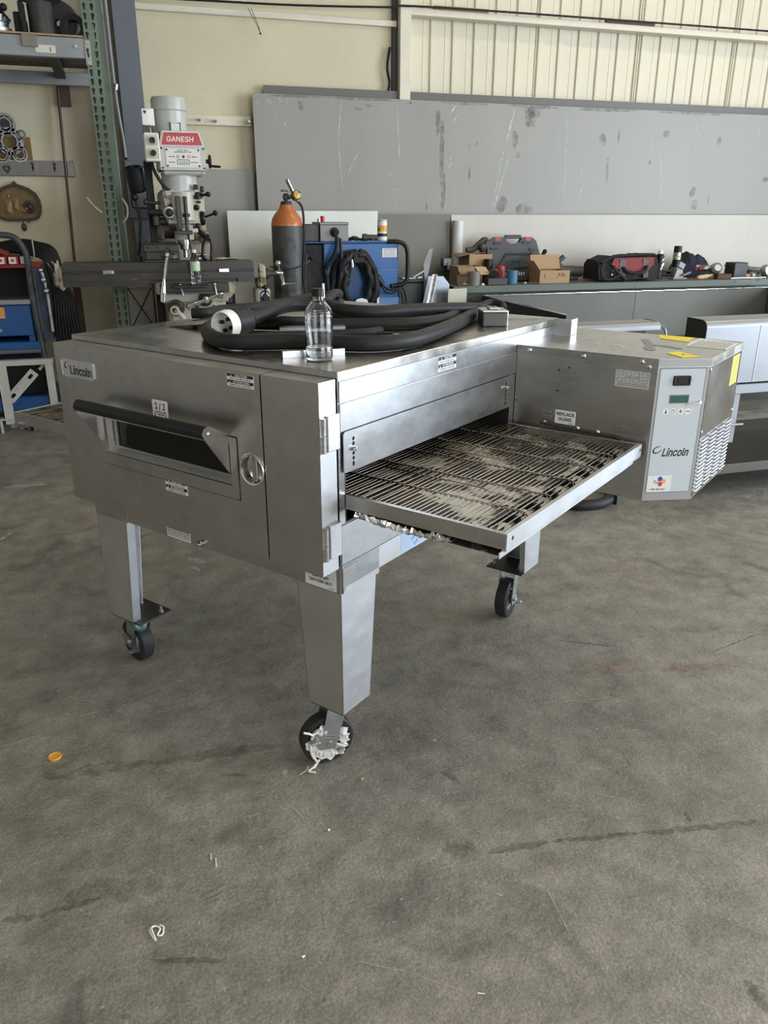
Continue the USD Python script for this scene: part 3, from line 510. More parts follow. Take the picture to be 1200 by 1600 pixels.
part(cb, 'dark_smear', flat(shapely.union_all([shapely.LineString([(.30, 1.24), (.345, 1.15), (.36, 1.09)]).buffer(.013), shapely.LineString([(.345, 1.15), (.405, 1.15), (.44, 1.13)]).buffer(.011), shapely.LineString([(.36, 1.09), (.375, 1.06)]).buffer(.017)]), .0003), 'ink_grey', False)
part(cb, 'chalk_mark', cat([mv(ext(shapely.LineString(q).buffer(.0017), .0004), (0, 0, ZT)) for q in ([(.175, 1.065), (.205, 1.085), (.185, 1.09)], [(.21, 1.05), (.235, 1.07), (.26, 1.055), (.275, 1.04)], [(.235, 1.02), (.255, 1.035), (.272, 1.012), (.288, .995)], [(.262, 1.075), (.285, 1.06), (.30, 1.035)])]), 'label', False)
# face of the box towards the conveyor
FO = lambda m, d=0.: put(m, (0, yb1 - d, 0), XU, ZU)
part(cb, 'face_flange', FO(ext(sbox(.006, 1.040, .448, 1.0585), .0012)), 'steel_dull', False)
part(cb, 'face_seam', FO(ext(sbox(.3125, .86, .3138, 1.039), .0006)), 'steel_bright', False)
for x, z in ((.048, 1.069), (.227, 1.068), (.404, 1.069), (.114, .845), (.226, .843), (.291, .842), (.425, .8415 + .215)): part(cb, 'screw', FO(lathe([(.0068, 0), (.0068, .002), (.004, .005), (0, .0058)], 12, (x, z, .003 if z > 1.06 else 0))), 'steel_bright')
part(cb, 'bolt_hole', cat([FO(ext(Point(x, z).buffer(.0032), .0005)) for x, z in ((.181, 1.028), (.149, 1.017), (.149, .953), (.010, .905))]), 'ink', False)
st = part(cb, 'guard_sticker', FO(ext(rrect(.148, .850, .216, .893, .001), .0008)), 'label', False); part(st, 'lettering', FO(cat(words('REPLACE', .153, .8765, .0098, .0004, True, 0, .058), words('GUARD', .160, .8605, .0098, .0004, True, 0, .044), words('369507', .195, .8525, .0030, .0004)), .0008), 'ink', False)
dg = part(cb, 'diagram_sticker', FO(ext(rrect(.328, .990, .430, 1.041, .001), .0008)), mat('grey_label', (.50, .50, .48), .5), False)
def cell(x, y): return ext(sbox(x, y, x + .018, y + .011).difference(sbox(x + .001, y + .001, x + .017, y + .010)), .0004)
part(dg, 'diagram', FO(cat([cell(.333 + k * .0245, 1.024) for k in range(4)] + [cell(.333 + k * .0245, 1.006) for k in range(4)] + [words('CONVEYOR', .357, 1.0185, .0035, .0004, True, 0, .045), lines(.336, .424, (.996, 1.001), .0022, .0004, 2)]), .0008), 'ink_grey', False)
for x, z in ((.118, .872), (.362, .861)): part(cb, 'bracket', FO(cat(ext(rrect(x - .017, z - .011, x + .017, z + .011, .002), .003), lathe([(.003, .003), (.003, .005), (0, .0055)], 10, (x - .007, z - .003, 0)), lathe([(.003, .003), (.003, .005), (0, .0055)], 10, (x + .008, z - .003, 0)))), 'steel_dull', False)
part(cb, 'drive_chain', tube([(.10, yb1 - .006, .846), (.20, yb1 - .006, .842), (.30, yb1 - .006, .838), (.355, yb1 - .006, .836), (.372, yb1 - .006, .826), (.36, yb1 - .006, .812)], .0045, 6), 'dark_steel')
# upright flange at the rear corner of the body
part(ov, 'corner_flange', cat(bx(.003, .062, 1.190, 1.193, 1.083, 1.1345), bx(.059, .062, 1.193, 1.24, 1.083, 1.1345)), 'steel_satin', False)

# ================================================================ along the back wall
LOC = {}
def wthing(name, label, cat_, loc, group=None):
    t = thing(name, label, cat_, loc, 0, group); LOC[t] = -np.array(loc, float); return t
def wp(t, name, mesh, m, smooth=30, label=None, kind=None):
    """A part given in world coordinates."""
    p = part(t, name, mv(mesh, LOC[t]), m, smooth, label, kind); LOC[p] = LOC[t]; return p
def wsingle(name, mesh, m, label, cat_, group=None, smooth=30, kind=None):
    b = mesh.bounds; o = np.array([(b[0][0] + b[1][0]) / 2, (b[0][1] + b[1][1]) / 2, b[0][2]])
    return single(name, mv(mesh, -o), m, label, cat_, o, 0, group, smooth, kind)
def sheet_mat(name, base, scr, rough, metal, smudge=(.10, .10, .10), seed=0., st=.5):
    """Sheet metal with long pale scratches, dark smudges and a faint streak."""
    n = {'tc': ('texture_coordinate', {}), 'mp': ('mapping', {'location': (seed, 0, seed), 'scale': (1, 1, .35)}), 'n1': ('noise_texture', {'scale': 1.3, 'detail': 5., 'roughness': .6}),
         'r1': ('rgb_ramp', {'ramp': [(.3, tuple(np.array(base) * .86)), (.7, tuple(np.array(base) * 1.1))]}),
         'm2': ('mapping', {'location': (seed, 0, 0), 'rotation': (0, .28, 0), 'scale': (7., 1., .6)}), 'n2': ('noise_texture', {'scale': 2.6, 'detail': 2., 'roughness': .4}), 'r2': ('rgb_ramp', {'ramp': [(.725, (0, 0, 0)), (.74, (st, st, st)), (.752, (0, 0, 0))]}), 'x2': ('mix_color', {'b': scr}),
         'n3': ('noise_texture', {'scale': 3.2, 'detail': 5., 'roughness': .7}), 'r3': ('rgb_ramp', {'ramp': [(.655, (0, 0, 0)), (.72, (.7, .7, .7))]}), 'x3': ('mix_color', {'b': smudge}),
         'rr': ('map_range', {'from_min': .3, 'from_max': .7, 'to_min': rough - .06, 'to_max': rough + .06}), 'p': ('principled_bsdf', {'metallic': metal})}
    l = [('tc.object', 'mp.vector'), ('tc.object', 'm2.vector'), ('mp.vector', 'n1.vector'), ('m2.vector', 'n2.vector'), ('mp.vector', 'n3.vector'), ('n1.fac', 'r1.fac'), ('n2.fac', 'r2.fac'), ('n3.fac', 'r3.fac'),
         ('r1.color', 'x2.a'), ('r2.color', 'x2.fac'), ('x2.result', 'x3.a'), ('r3.color', 'x3.fac'), ('x3.result', 'p.base_color'), ('n1.fac', 'rr.value'), ('rr.result', 'p.roughness')]
    return usdkit.material(stage, '/World/Looks/' + name, n, l, surface='p.BSDF')
K['sheet_grey'] = sheet_mat('grey_sheet', (.27, .262, .235), (.40, .39, .36), .5, .2, (.17, .165, .15), 3.)
K['sheet_grey2'] = sheet_mat('dark_grey_sheet', (.12, .115, .105), (.2, .2, .19), .5, .3, (.045, .045, .045), 9.)
K['sheet_light'] = sheet_mat('light_sheet', (.47, .445, .39), (.6, .58, .52), .5, .1, (.36, .35, .32), 5., .3)
K['sheet_white'] = sheet_mat('white_sheet', (.66, .67, .60), (.7, .7, .67), .42, .05, (.52, .53, .46), 7., .3)
K['sheet_bare'] = sheet_mat('bare_sheet', (.13, .12, .10), (.22, .21, .18), .42, .6, (.10, .095, .08), 12., .3)
K['green_rack'] = mat('green_rack_paint', (.125, .165, .115), .5, 0., .16, 5., spots=((.22, .22, .18), .66, 22.))
K['grey_beam'] = mat('grey_beam_paint', (.25, .265, .265), .5, 0., .14, 5., spots=((.10, .09, .08), .66, 12.))
K['iron'] = mat('cast_iron', (.07, .068, .063), .55, .4, .3, 12.)
K['chrome'] = mat('chrome', (.75, .75, .75), .12, 1., .04, 10.)
def leaning(name, x0, x1, y, z0, z1, lean, m, label, th=.004):
    """A sheet standing on z0 and leaning towards the wall."""
    mesh = hull([(x0, y - lean, z0), (x1, y - lean, z0), (x0, y, z1), (x1, y, z1), (x0, y - lean + th, z0), (x1, y - lean + th, z0), (x0, y + th, z1), (x1, y + th, z1)])
    return wsingle(name, mesh, m, label, 'metal sheet', None, False)
leaning('steel_sheet', 1.155, 7.6, 7.135, .0, 2.425, .05, 'sheet_grey2', 'dark grey steel sheet showing as a strip above the tall scratched sheet')
leaning('steel_sheet', 1.055, 7.4, 7.085, .0, 2.358, .05, 'sheet_grey', 'tall scratched light grey steel sheet leaning on the back wall')
leaning('steel_sheet', .46, 1.045, 7.165, .0, 1.797, .05, 'sheet_grey', 'shorter grey steel sheet leaning behind the milling machine')
leaning('steel_sheet', .78, 2.06, 6.945, .0, 1.478, .06, 'sheet_white', 'pale sheet standing behind the orange-topped gas cylinder')
leaning('steel_sheet', .86, 2.74, 6.975, .0, 1.452, .06, 'sheet_bare', 'bare stainless sheet standing behind the blue welder, edge by the white tube')
leaning('steel_sheet', 2.755, 7.2, 6.985, .0, 1.449, .02, 'sheet_light', 'long pale sheet standing behind the workbench')
wsingle('pipe_tube', lathe([(.041, 0), (.0475, .0), (.0475, .50), (.041, .50), (.041, 0)], 32, (2.795, 6.92, .9)), mat('white_tube', (.62, .62, .60), .4, 0., .05, 6.), 'upright white plastic tube standing at the left end of the workbench', 'tube')
# clamp block beside the tube
wsingle('clamp_block', cat(bx(2.66, 2.74, 6.90, 6.935, 1.02, 1.085, .004), bx(2.69, 2.735, 6.88, 6.90, .985, 1.05, .003)), 'zinc', 'small grey clamp block hanging at the sheet edge beside the white tube', 'clamp')

# girt: board scraps and black lines resting on it
wsingle('black_line', tube([(-.2, 7.10, 2.955), (.6, 7.09, 2.97), (1.4, 7.09, 2.985), (2.2, 7.085, 3.02), (2.4, 7.085, 3.04), (3.6, 7.085, 3.052), (6.5, 7.085, 3.062), (8.5, 7.085, 3.06)], .008, 8, 6), 'black', 'black cable running along the top of the back wall', 'cable')
wsingle('wall_rail', bx(.20, 2.29, 7.165, 7.20, 2.90, 2.945, .004), 'cream_trim', 'cream rail along the stucco wall under the black cable', 'rail')
wsingle('wood_strip', bx(2.60, 3.085, 7.115, 7.16, 3.036, 3.066, .002), 'wood_raw', 'bare tan wood strip lying on the cream wall rail', 'wood strip', smooth=False)
wsingle('wood_strip', bx(4.22, 4.71, 7.115, 7.16, 3.036, 3.066, .002), 'brown', 'dark red-brown strip lying on the cream wall rail', 'wood strip', smooth=False)
wsingle('hanging_cable', tube([(2.23, 7.16, 2.75), (2.205, 7.15, 2.6), (2.225, 7.15, 2.48), (2.20, 7.155, 2.36), (2.225, 7.16, 2.30), (2.24, 7.16, 2.2)], .011, 6), 'black', 'short black cable bundle hanging beside the dark wall joint', 'cable')
wsingle('hanging_wire', cat(tube([(1.06, 7.12, 2.95), (1.12, 7.11, 2.84), (1.145, 7.11, 2.79)], .0022, 5), tube([(1.085, 7.12, 2.95), (1.13, 7.11, 2.84), (1.147, 7.11, 2.785)], .0022, 5), T.creation.icosphere(1, .008).apply_translation((1.147, 7.11, 2.78))), 'black', 'thin looped wire hanging down from the black cable on the wall', 'wire')
# peg rail
t = wthing('peg_rail', 'cream coat-peg board on the wall right of the milling machine motor', 'peg rail', (.78, 7.17, 2.12))
wp(t, 'board', bx(.48, 1.047, 7.165, 7.2, 2.122, 2.196, .004), mat('peg_board', (.68, .63, .50), .5, 0., .08, 6.))
for x, z in ((.625, 2.16), (.752, 2.155), (1.015, 2.158)): wp(t, 'peg', lathe([(.008, 0), (.007, .035), (.012, .05), (.016, .060), (.012, .070), (0, .073)], 14, (x, 7.166, z), (0, -1, -.1)), 'chrome')

# steel column with its cover box and conduit
t = wthing('steel_column', 'blue-grey steel building column behind the milling machine with a cover box', 'column', (.125, 7.0, 0))
wp(t, 'column', cat(bx(.045, .211, 6.99, 7.0, 0, 5.6), bx(.045, .211, 7.18, 7.19, 0, 5.6), bx(.124, .132, 7.0, 7.18, 0, 5.6)), 'column_paint', False)
b = wp(t, 'cover_box', bx(.02, .19, 6.955, 6.99, 1.42, 1.84, .004), 'column_paint', False)
wp(b, 'box_door', put(ext(rrect(.05, 1.50, .182, 1.79, .02), .008), (0, 6.955, 0), XU, ZU), mat('box_door_grey', (.19, .20, .225), .4, 0., .05, 4.), False)
wp(b, 'door_gasket', put(ext(rrect(.042, 1.492, .19, 1.798, .024), .003), (0, 6.955, 0), XU, ZU), 'black', False)
wp(t, 'conduit', tube([(.005, 6.96, 3.4), (.008, 6.96, 2.36), (.03, 6.965, 2.0), (.035, 6.965, 1.86)], .011, 8), 'grey_beam')
wp(t, 'conduit', cat(cyl((-.03, 7.0, .0), (-.03, 7.0, 5.), .013), ), 'grey_beam')
wp(t, 'conduit_coupling', cyl((.012, 6.95, 2.32), (.020, 6.95, 2.36), .018), 'zinc')

# pallet rack: green punched uprights, grey beams, shelf
def teardrop(x, z, s=.011): return shapely.union_all([Point(x, z).buffer(s, quad_segs=4), Polygon([(x - s * .8, z - s * .5), (x + s * .8, z - s * .5), (x + s * .42, z - s * 2.5), (x - s * .42, z - s * 2.5)])])
rk = wthing('pallet_rack', 'green punched-steel pallet rack with grey beam and loaded shelf', 'rack', (-.8, 6.4, 0))
def upright(y, front=True):
    x0, x1, H = -.142, -.058, 3.6
    face = sbox(x0, 0, x1, H)
    holes = [teardrop(x, z) for z in np.arange(.05, H - .05, .0508) for x in (x0 + .020, x1 - .022)]
    u = wp(rk, 'upright', cat(put(ext(face.difference(shapely.union_all(holes)), .003), (0, y, 0), XU, ZU), bx(x0, x0 + .003, y, y + .07, 0, H), bx(x1 - .003, x1, y, y + .07, 0, H), bx(x0, x0 + .02, y + .067, y + .07, 0, H), bx(x1 - .02, x1, y + .067, y + .07, 0, H)), 'green_rack', False)
    wp(u, 'base_plate', bx(x0 - .02, x1 + .02, y - .02, y + .10, 0, .008), 'green_rack')
    return u
upright(5.85)
# rear upright with side holes towards the column
side = sbox(6.98, 0, 7.06, 3.6).difference(shapely.union_all([Point(7.02, z).buffer(.014, quad_segs=4) for z in np.arange(.05, 3.55, .0762)]))
u = wp(rk, 'upright', cat(put(ext(side, .003), (-.035, 0, 0), YU, ZU), bx(-.12, -.035, 6.98, 6.983, 0, 3.6), bx(-.12, -.117, 6.98, 7.06, 0, 3.6)), 'green_rack', False)
wp(rk, 'cross_brace', cat(bx(-.10, -.07, 5.92, 6.98, .35, .38), bx(-.10, -.07, 5.92, 6.98, 2.75, 2.78)), 'green_rack', False, None)
for z0, z1 in ((.5, 1.5), (1.6, 2.6)): wp(rk, 'cross_brace', tube([(-.085, 5.92, z0), (-.085, 6.98, z1)], .014, 4, 0), 'green_rack', False)
b1 = wp(rk, 'beam', bx(-2.9, -.146, 5.842, 5.892, 2.352, 2.462, .003), 'grey_beam')
wp(b1, 'connector_plate', cat(bx(-.148, -.112, 5.838, 5.849, 2.315, 2.452, .003)), mat('connector_paint', (.30, .31, .28), .5, 0., .1, 8.))
for z in (2.33, 2.44): wp(b1, 'rivet', cyl((-.130, 5.833, z), (-.130, 5.838, z), .007, n=10), 'zinc')
wp(b1, 'key_slot', cat(put(ext(teardrop(-.130, 2.40, .008), .001), (0, 5.8375, 0), XU, ZU), put(ext(teardrop(-.128, 2.375, .007), .001), (0, 5.8375, 0), XU, ZU)), 'ink', False)
wp(rk, 'beam', bx(-2.9, -.16, 7.0, 7.05, 2.345, 2.43, .003), 'grey_beam')
for x in (-.36, -.85, -1.5): wp(rk, 'shelf_bar', bx(x - .03, x + .03, 5.89, 7.0, 2.385, 2.425), 'dark_steel', False)
wp(rk, 'shelf_deck', bx(-2.9, -.15, 5.88, 7.04, 2.464, 2.476), 'brown', False)
wp(rk, 'shelf_panel', hull([(-2.9, 5.835, 2.476), (-.147, 5.835, 2.464), (-2.9, 6.4, 2.478), (-.147, 6.4, 2.466), (-2.9, 5.835, 2.486), (-.147, 5.835, 2.474), (-2.9, 6.4, 2.488), (-.147, 6.4, 2.476)]), 'wood_raw', False)
wp(b1, 'beam_clip', cat(bx(-.50, -.41, 5.828, 5.842, 2.40, 2.465, .002), bx(-.50, -.41, 5.828, 5.90, 2.462, 2.467)), mat('tan_clip', (.20, .18, .15), .6, 0., .2, 8.), False)
bl = wp(b1, 'beam_label', put(ext(rrect(-.43, 2.372, -.315, 2.414, .004), .001), (0, 5.8415, 0), XU, ZU), mat('cream_label', (.60, .58, .48), .6, 0., .1, 20.), False)
wp(bl, 'arrow_mark', put(cat(ext(Polygon([(-.351, 2.386), (-.339, 2.386), (-.345, 2.378)]), .0006), ext(sbox(-.3465, 2.386, -.3435, 2.405), .0006), ext(sbox(-.350, 2.394, -.340, 2.396), .0006)), (0, 5.8405, 0), XU, ZU), 'ink', False)
wp(b1, 'bolt', cyl((-.197, 5.834, 2.415), (-.197, 5.842, 2.415), .010, n=6), 'zinc')
# white strip bent at the upright
wsingle('plastic_strip', tube([(-.245, 5.97, 1.555), (-.20, 5.95, 1.50), (-.155, 5.90, 1.462)], [.004] * 9 + [.006] * 8, 6), 'white', 'white plastic strip sticking out behind the green rack upright', 'strip')
wsingle('cable_loop', tube([(-.02, 5.93, 1.55), (.005, 5.9, 1.50), (.0, 5.9, 1.44), (-.03, 5.93, 1.40)], .007, 6), 'white', 'short white cable loop hanging right of the green rack upright', 'cable')
# things on the shelf
zs = 2.490
wsingle('machine_hub', cat(lathe([(0, 0), (.075, 0), (.072, .10), (.075, .20), (.135, .215), (.140, .232), (.120, .245), (.088, .25), (.085, .33), (.05, .335), (0, .335)], 36, (-.395, 6.12, zs))), 'iron', 'flanged dark iron hub standing on the rack shelf', 'machine part')
wsingle('grinding_disc', cat(lathe([(.02, -.02), (.125, -.02), (.13, -.01), (.13, .01), (.125, .02), (.02, .02)], 36, (-.30, 6.32, zs + .13), (.25, 1, 0))), 'iron', 'dark round disc standing behind the iron hub on the shelf', 'disc')
wsingle('iron_ring', cat(lathe([(.045, -.05), (.078, -.05), (.082, -.03), (.082, .03), (.078, .05), (.045, .05), (.045, -.05)], 30, (-.205, 6.15, zs + .072), (.1, 1, 0))), 'black', 'black ring beside the rack upright on the shelf', 'ring')
wsingle('dark_block', cat(bx(-.553, -.50, 6.10, 6.2, zs, zs + .14, .006), bx(-.515, -.484, 6.05, 6.15, zs, zs + .19, .005), bx(-.50, -.475, 6.0, 6.1, zs, zs + .085, .004)), 'black', 'black stepped metal block left of the iron hub on the shelf', 'machine part')
t = wthing('gear_assembly', 'silver geared part with a black lever at the shelf end', 'machine part', (-.62, 6.05, zs))
wp(t, 'gear_drum', lathe([(0, 0), (.095, 0), (.10, .012), (.10, .03), (.085, .034), (.085, .06), (.092, .064), (.088, .10), (.03, .105), (0, .105)], 32, (-.665, 6.05, zs)), 'zinc')
wp(t, 'lever', cat(bx(-.72, -.60, 6.02, 6.06, zs + .105, zs + .15, .012), tube([(-.61, 6.03, zs + .13), (-.585, 5.98, zs + .09), (-.56, 5.96, zs + .06)], .007, 6), T.creation.icosphere(2, .022).apply_translation((-.595, 6.03, zs + .145))), 'black')

# things fixed to the wall left of the rack upright
K['bearing'] = mat('bearing_steel', (.42, .42, .41), .3, 1., .1, 20.)
t = wthing('bearing_sculpture', 'wall ornament of welded ball bearings above the polished key strip', 'wall ornament', (-.76, 7.15, 1.83))
for x, z, R in ((-.812, 2.085, .075), (-.795, 1.965, .098), (-.708, 2.015, .034), (-.865, 1.872, .062), (-.738, 1.876, .058)):
    r = wp(t, 'bearing', cat(lathe([(R * .76, -.014), (R, -.014), (R, .014), (R * .76, .014), (R * .76, -.014)], 32, (x, 7.14, z), (0, -1, 0)), lathe([(R * .50, -.014), (R * .64, -.014), (R * .64, .014), (R * .50, .014), (R * .50, -.014)], 28, (x, 7.14, z), (0, -1, 0))), 'bearing')
    wp(r, 'bearing_seal', lathe([(R * .62, -.006), (R * .78, -.006), (R * .78, .008), (R * .62, .008)], 28, (x, 7.14, z), (0, -1, 0)), 'black')
    wp(r, 'bearing_balls', cat([T.creation.icosphere(1, R * .07).apply_translation((x + R * .70 * math.cos(a), 7.131, z + R * .70 * math.sin(a))) for a in np.arange(8) * math.pi / 4]), 'chrome')
wp(t, 'bearing_hub', lathe([(0, 0), (.034, 0), (.034, .012), (0, .012)], 20, (-.812, 7.146, 2.085), (0, -1, 0)), 'dark_steel')
wsingle('wood_board', bx(-.97, -.655, 7.176, 7.198, 1.835, 2.00, .002), mat('amber_board', (.20, .11, .03), .6, 0., .2, 6., (6, 1, 1)), 'small amber wood board on the wall behind the welded bearings', 'board', smooth=False)
t = wthing('key_strip', 'polished steel key strip on the wall with keys hanging', 'key rack', (-.7, 7.18, 1.725))
wp(t, 'strip', bx(-1.4, -.36, 7.165, 7.2, 1.726, 1.838, .003), 'mirror_bar', False)
for k, x in enumerate((-.92, -.868, -.665, -.50)): wp(t, 'hook', tube([(x, 7.165, 1.825), (x, 7.15, 1.822), (x, 7.148, 1.81)], .0025, 5), 'dark_steel')
wp(t, 'heart_tag', put(ext(shapely.union_all([Point(-.012, .006).buffer(.017), Point(.012, .006).buffer(.017), Polygon([(-.028, .0), (.028, 0), (0, -.036)])]).difference(Point(0, .0).buffer(.010)), .004), (-.85, 7.155, 1.775), XU, ZU), 'dark_steel', False)
for x in (-.662, -.505): wp(t, 'key', put(cat(ext(Point(0, .028).buffer(.012).difference(Point(0, .03).buffer(.006)), .002), ext(sbox(-.004, -.025, .004, .02), .002), ext(sbox(-.008, -.01, .008, .006), .002)), (x, 7.155, 1.785), XU, ZU), 'dark_steel', False)
# shield plaque
K['gilt'] = mat('gilt_relief', (.30, .20, .08), .45, .3, .3, 30.); K['carved'] = mat('carved_wood', (.045, .028, .018), .5, 0., .3, 20.)
crest = [(-.172, 0), (-.168, .05), (-.145, .10), (-.10, .135), (-.05, .155), (-.02, .162), (0, .185), (.02, .162), (.05, .155), (.10, .135), (.145, .10), (.168, .05), (.172, 0), (.165, -.045), (.14, -.085), (.08, -.10), (-.08, -.10), (-.14, -.085), (-.165, -.045)]
t = wthing('wall_plaque', 'dark carved crest plaque with gilt relief on the wall below the key strip', 'plaque', (-.815, 7.17, 1.40))
cp = Polygon(crest).buffer(.004); PO = (-.815, 7.185, 1.50)
wp(t, 'plaque_rim', put(ext(cp.difference(cp.buffer(-.022)), .03), PO, XU, ZU), 'carved', False)
wp(t, 'plaque_field', put(ext(cp.buffer(-.018), .012), PO, XU, ZU), mat('gilt_field', (.16, .10, .035), .5, .2, .35, 22.), False)
for x, y, w, h in ((-.09, .0, .05, .10), (-.03, .02, .04, .09), (.02, -.02, .06, .05)): wp(t, 'relief_figure', put(hull([(x, y - h / 2, .012), (x + w, y - h / 2, .012), (x, y + h / 2, .012), (x + w, y + h / 2, .012), (x + w * .3, y - h * .3, .026), (x + w * .7, y + h * .3, .026)]), PO, XU, ZU), 'gilt', False)
for x, z in ((-.095, .075), (-.055, .08)): wp(t, 'pearl', T.creation.icosphere(2, .008).apply_translation((PO[0] + x, 7.168, PO[2] + z)), 'chrome')
wp(t, 'relief_rosette', put(lathe([(.048, .012), (.044, .024), (.03, .026), (.026, .016), (.012, .022), (0, .026)], 20, (.085, 0, 0)), PO, XU, ZU), 'carved')
wsingle('key_ring', cat(tube([(-.79, 7.17, 1.40), (-.788, 7.165, 1.375)], .003, 6), T.creation.icosphere(2, .020).apply_scale((1, .6, 1.5)).apply_translation((-.788, 7.165, 1.352))), 'brown', 'dark pendant hanging under the crest plaque', 'pendant')
wsingle('wall_hook', tube([(-.735, 7.17, 1.42), (-.742, 7.155, 1.40), (-.75, 7.16, 1.385)], .004, 6), 'dark_steel', 'small dark hook under the right side of the crest plaque', 'hook')
wsingle('steel_rod', cyl((-.475, 7.05, .02), (-.402, 7.13, 2.44), .0105), 'brown', 'long dark brown rod leaning against the wall', 'rod')
wsingle('brown_block', bx(-.40, -.325, 7.14, 7.2, 2.22, 2.36, .003), 'brown', 'dark brown wood block on the wall beside the long rod', 'block', smooth=False)
wsingle('brown_post', bx(-.475, -.42, 6.98, 7.03, 0, .98, .004), 'brown', 'brown square post standing below the milling machine table', 'post', smooth=False)

# ================================================================ milling machine
K['mill_cream'] = mat('mill_cream_paint', (.44, .42, .34), .38, 0., .08, 5., spots=((.20, .16, .10), .64, 7.))
K['mill_stain'] = mat('mill_stained_paint', (.40, .355, .25), .5, 0., .2, 8., spots=((.13, .085, .045), .56, 9.))
K['mill_grey'] = mat('mill_white_grey', (.44, .445, .415), .32, 0., .05, 5.)
K['slide'] = mat('oily_slide', (.052, .046, .037), .42, .4, .2, 9., (1, 4, 4), spots=((.11, .08, .05), .62, 7.))
K['ways'] = mat('oily_dark_ways', (.045, .042, .037), .4, .3, .3, 10.)
K['mill_red'] = mat('mill_red_panel', (.43, .018, .022), .35, 0., .04, 6.)
K['knob_black'] = mat('knob_black', (.010, .010, .011), .4, 0., .1, 8., spec=.3)
ml = wthing('milling_machine', 'cream vertical milling machine with red head panel and long oily table', 'milling machine', (.34, 6.0, 0))
sph = lambda c, r: T.creation.icosphere(2, r).apply_translation(c)
base = wp(ml, 'base', cat(bx(-.05, .75, 5.55, 6.75, 0, .12, .03), bx(.12, .60, 5.95, 6.6, .10, .35, .03)), 'mill_stain')
colm = wp(ml, 'column', cat(bx(.14, .56, 6.08, 6.60, .1, 1.36, .05), bx(.22, .48, 6.0, 6.09, .3, 1.34, .01)), 'mill_stain')
wp(colm, 'turret', cat(lathe([(.20, 1.34), (.20, 1.42), (.17, 1.46), (0, 1.46)], 36, (.35, 6.32, 0)), bx(.20, .52, 6.02, 6.5, 1.22, 1.36, .04)), 'mill_stain')
ram = wp(ml, 'ram', cat(bx(.24, .46, 5.78, 6.85, 1.46, 1.62, .02), bx(.20, .50, 5.72, 5.80, 1.36, 1.60, .03), hull([(.13, 5.9, 1.27), (.55, 5.9, 1.27), (.16, 5.8, 1.36), (.48, 5.8, 1.36), (.16, 6.3, 1.36), (.48, 6.3, 1.36), (.13, 6.4, 1.27), (.55, 6.4, 1.27)])), 'mill_stain')
knee = wp(ml, 'knee', cat(bx(.20, .585, 5.60, 6.05, .56, .93, .025), bx(.16, .60, 5.58, 6.05, .90, .965, .01)), 'mill_cream')
wp(knee, 'knee_plate', cat(bx(.375, .515, 5.585, 5.60, .855, .982, .006)), 'mill_cream')
for x, z in ((.39, .967), (.50, .967), (.39, .87), (.50, .87)): wp(knee, 'cap_screw', cyl((x, 5.578, z), (x, 5.587, z), .0105, n=12), 'knob_black')
wp(knee, 'feed_dial', lathe([(.048, 0), (.046, .02), (.030, .026), (.026, .045), (0, .046)], 26, (.445, 5.585, .92), (0, -1, 0)), 'ways')
wp(knee, 'ball_crank', cat(lathe([(.020, .03), (.022, .055), (0, .06)], 18, (.445, 5.585, .92), (0, -1, 0)), tube([(.320, 5.54, .885), (.38, 5.54, .902), (.445, 5.54, .92), (.50, 5.54, .942), (.535, 5.54, .955)], [.009] * 8 + [.013] * 16 + [.010] * 9, 10), sph((.545, 5.54, .958), .022), sph((.322, 5.54, .886), .014), cyl((.322, 5.54, .886), (.328, 5.47, .868), .009)), 'chrome')
wp(knee, 'knee_crank', cat(lathe([(.052, 0), (.055, .03), (.052, .05), (.036, .054), (.030, .13), (.028, .15), (.014, .15), (.012, .14), (0, .14)], 26, (.255, 5.60, .87), (-.15, -1, .02)), ), 'slide')
wp(knee, 'crank_handle', cat(tube([(.235, 5.46, .868), (.275, 5.45, .83), (.295, 5.45, .79), (.30, 5.45, .74)], .018, 10), lathe([(.016, 0), (.030, .0), (.030, .018), (.016, .02)], 20, (.235, 5.45, .868), (-.15, -1, .02))), 'mill_cream')
wp(knee, 'side_boss', cat(cyl((.60, 5.70, .83), (.66, 5.70, .83), .05), bx(.585, .66, 5.7, 5.95, .56, .98, .02)), 'ways')
sad = wp(ml, 'saddle', cat(bx(.13, .62, 5.53, 5.96, .962, 1.036, .008), cyl((.20, 5.62, .985), (.20, 5.93, .985), .06, n=24), cyl((.58, 5.56, .99), (.58, 5.93, .99), .068, n=28), bx(.18, .57, 5.515, 5.6, .968, 1.032, .006)), 'mill_stain')
wp(sad, 'saddle_face', bx(.16, .60, 5.505, 5.53, .972, 1.034, .005), 'ways')
wp(sad, 'lock_lever', cat(tube([(.285, 5.50, 1.02), (.29, 5.49, .995), (.298, 5.48, .955)], .007, 8), sph((.284, 5.50, 1.022), .013)), 'zinc')
wp(sad, 'lock_lever', cat(tube([(.505, 5.50, 1.02), (.508, 5.49, .995), (.513, 5.48, .955)], .007, 8), sph((.505, 5.50, 1.022), .013)), 'zinc')
wp(sad, 'drip_ledge', bx(.24, .46, 5.40, 5.51, 1.013, 1.024, .003), 'ways')
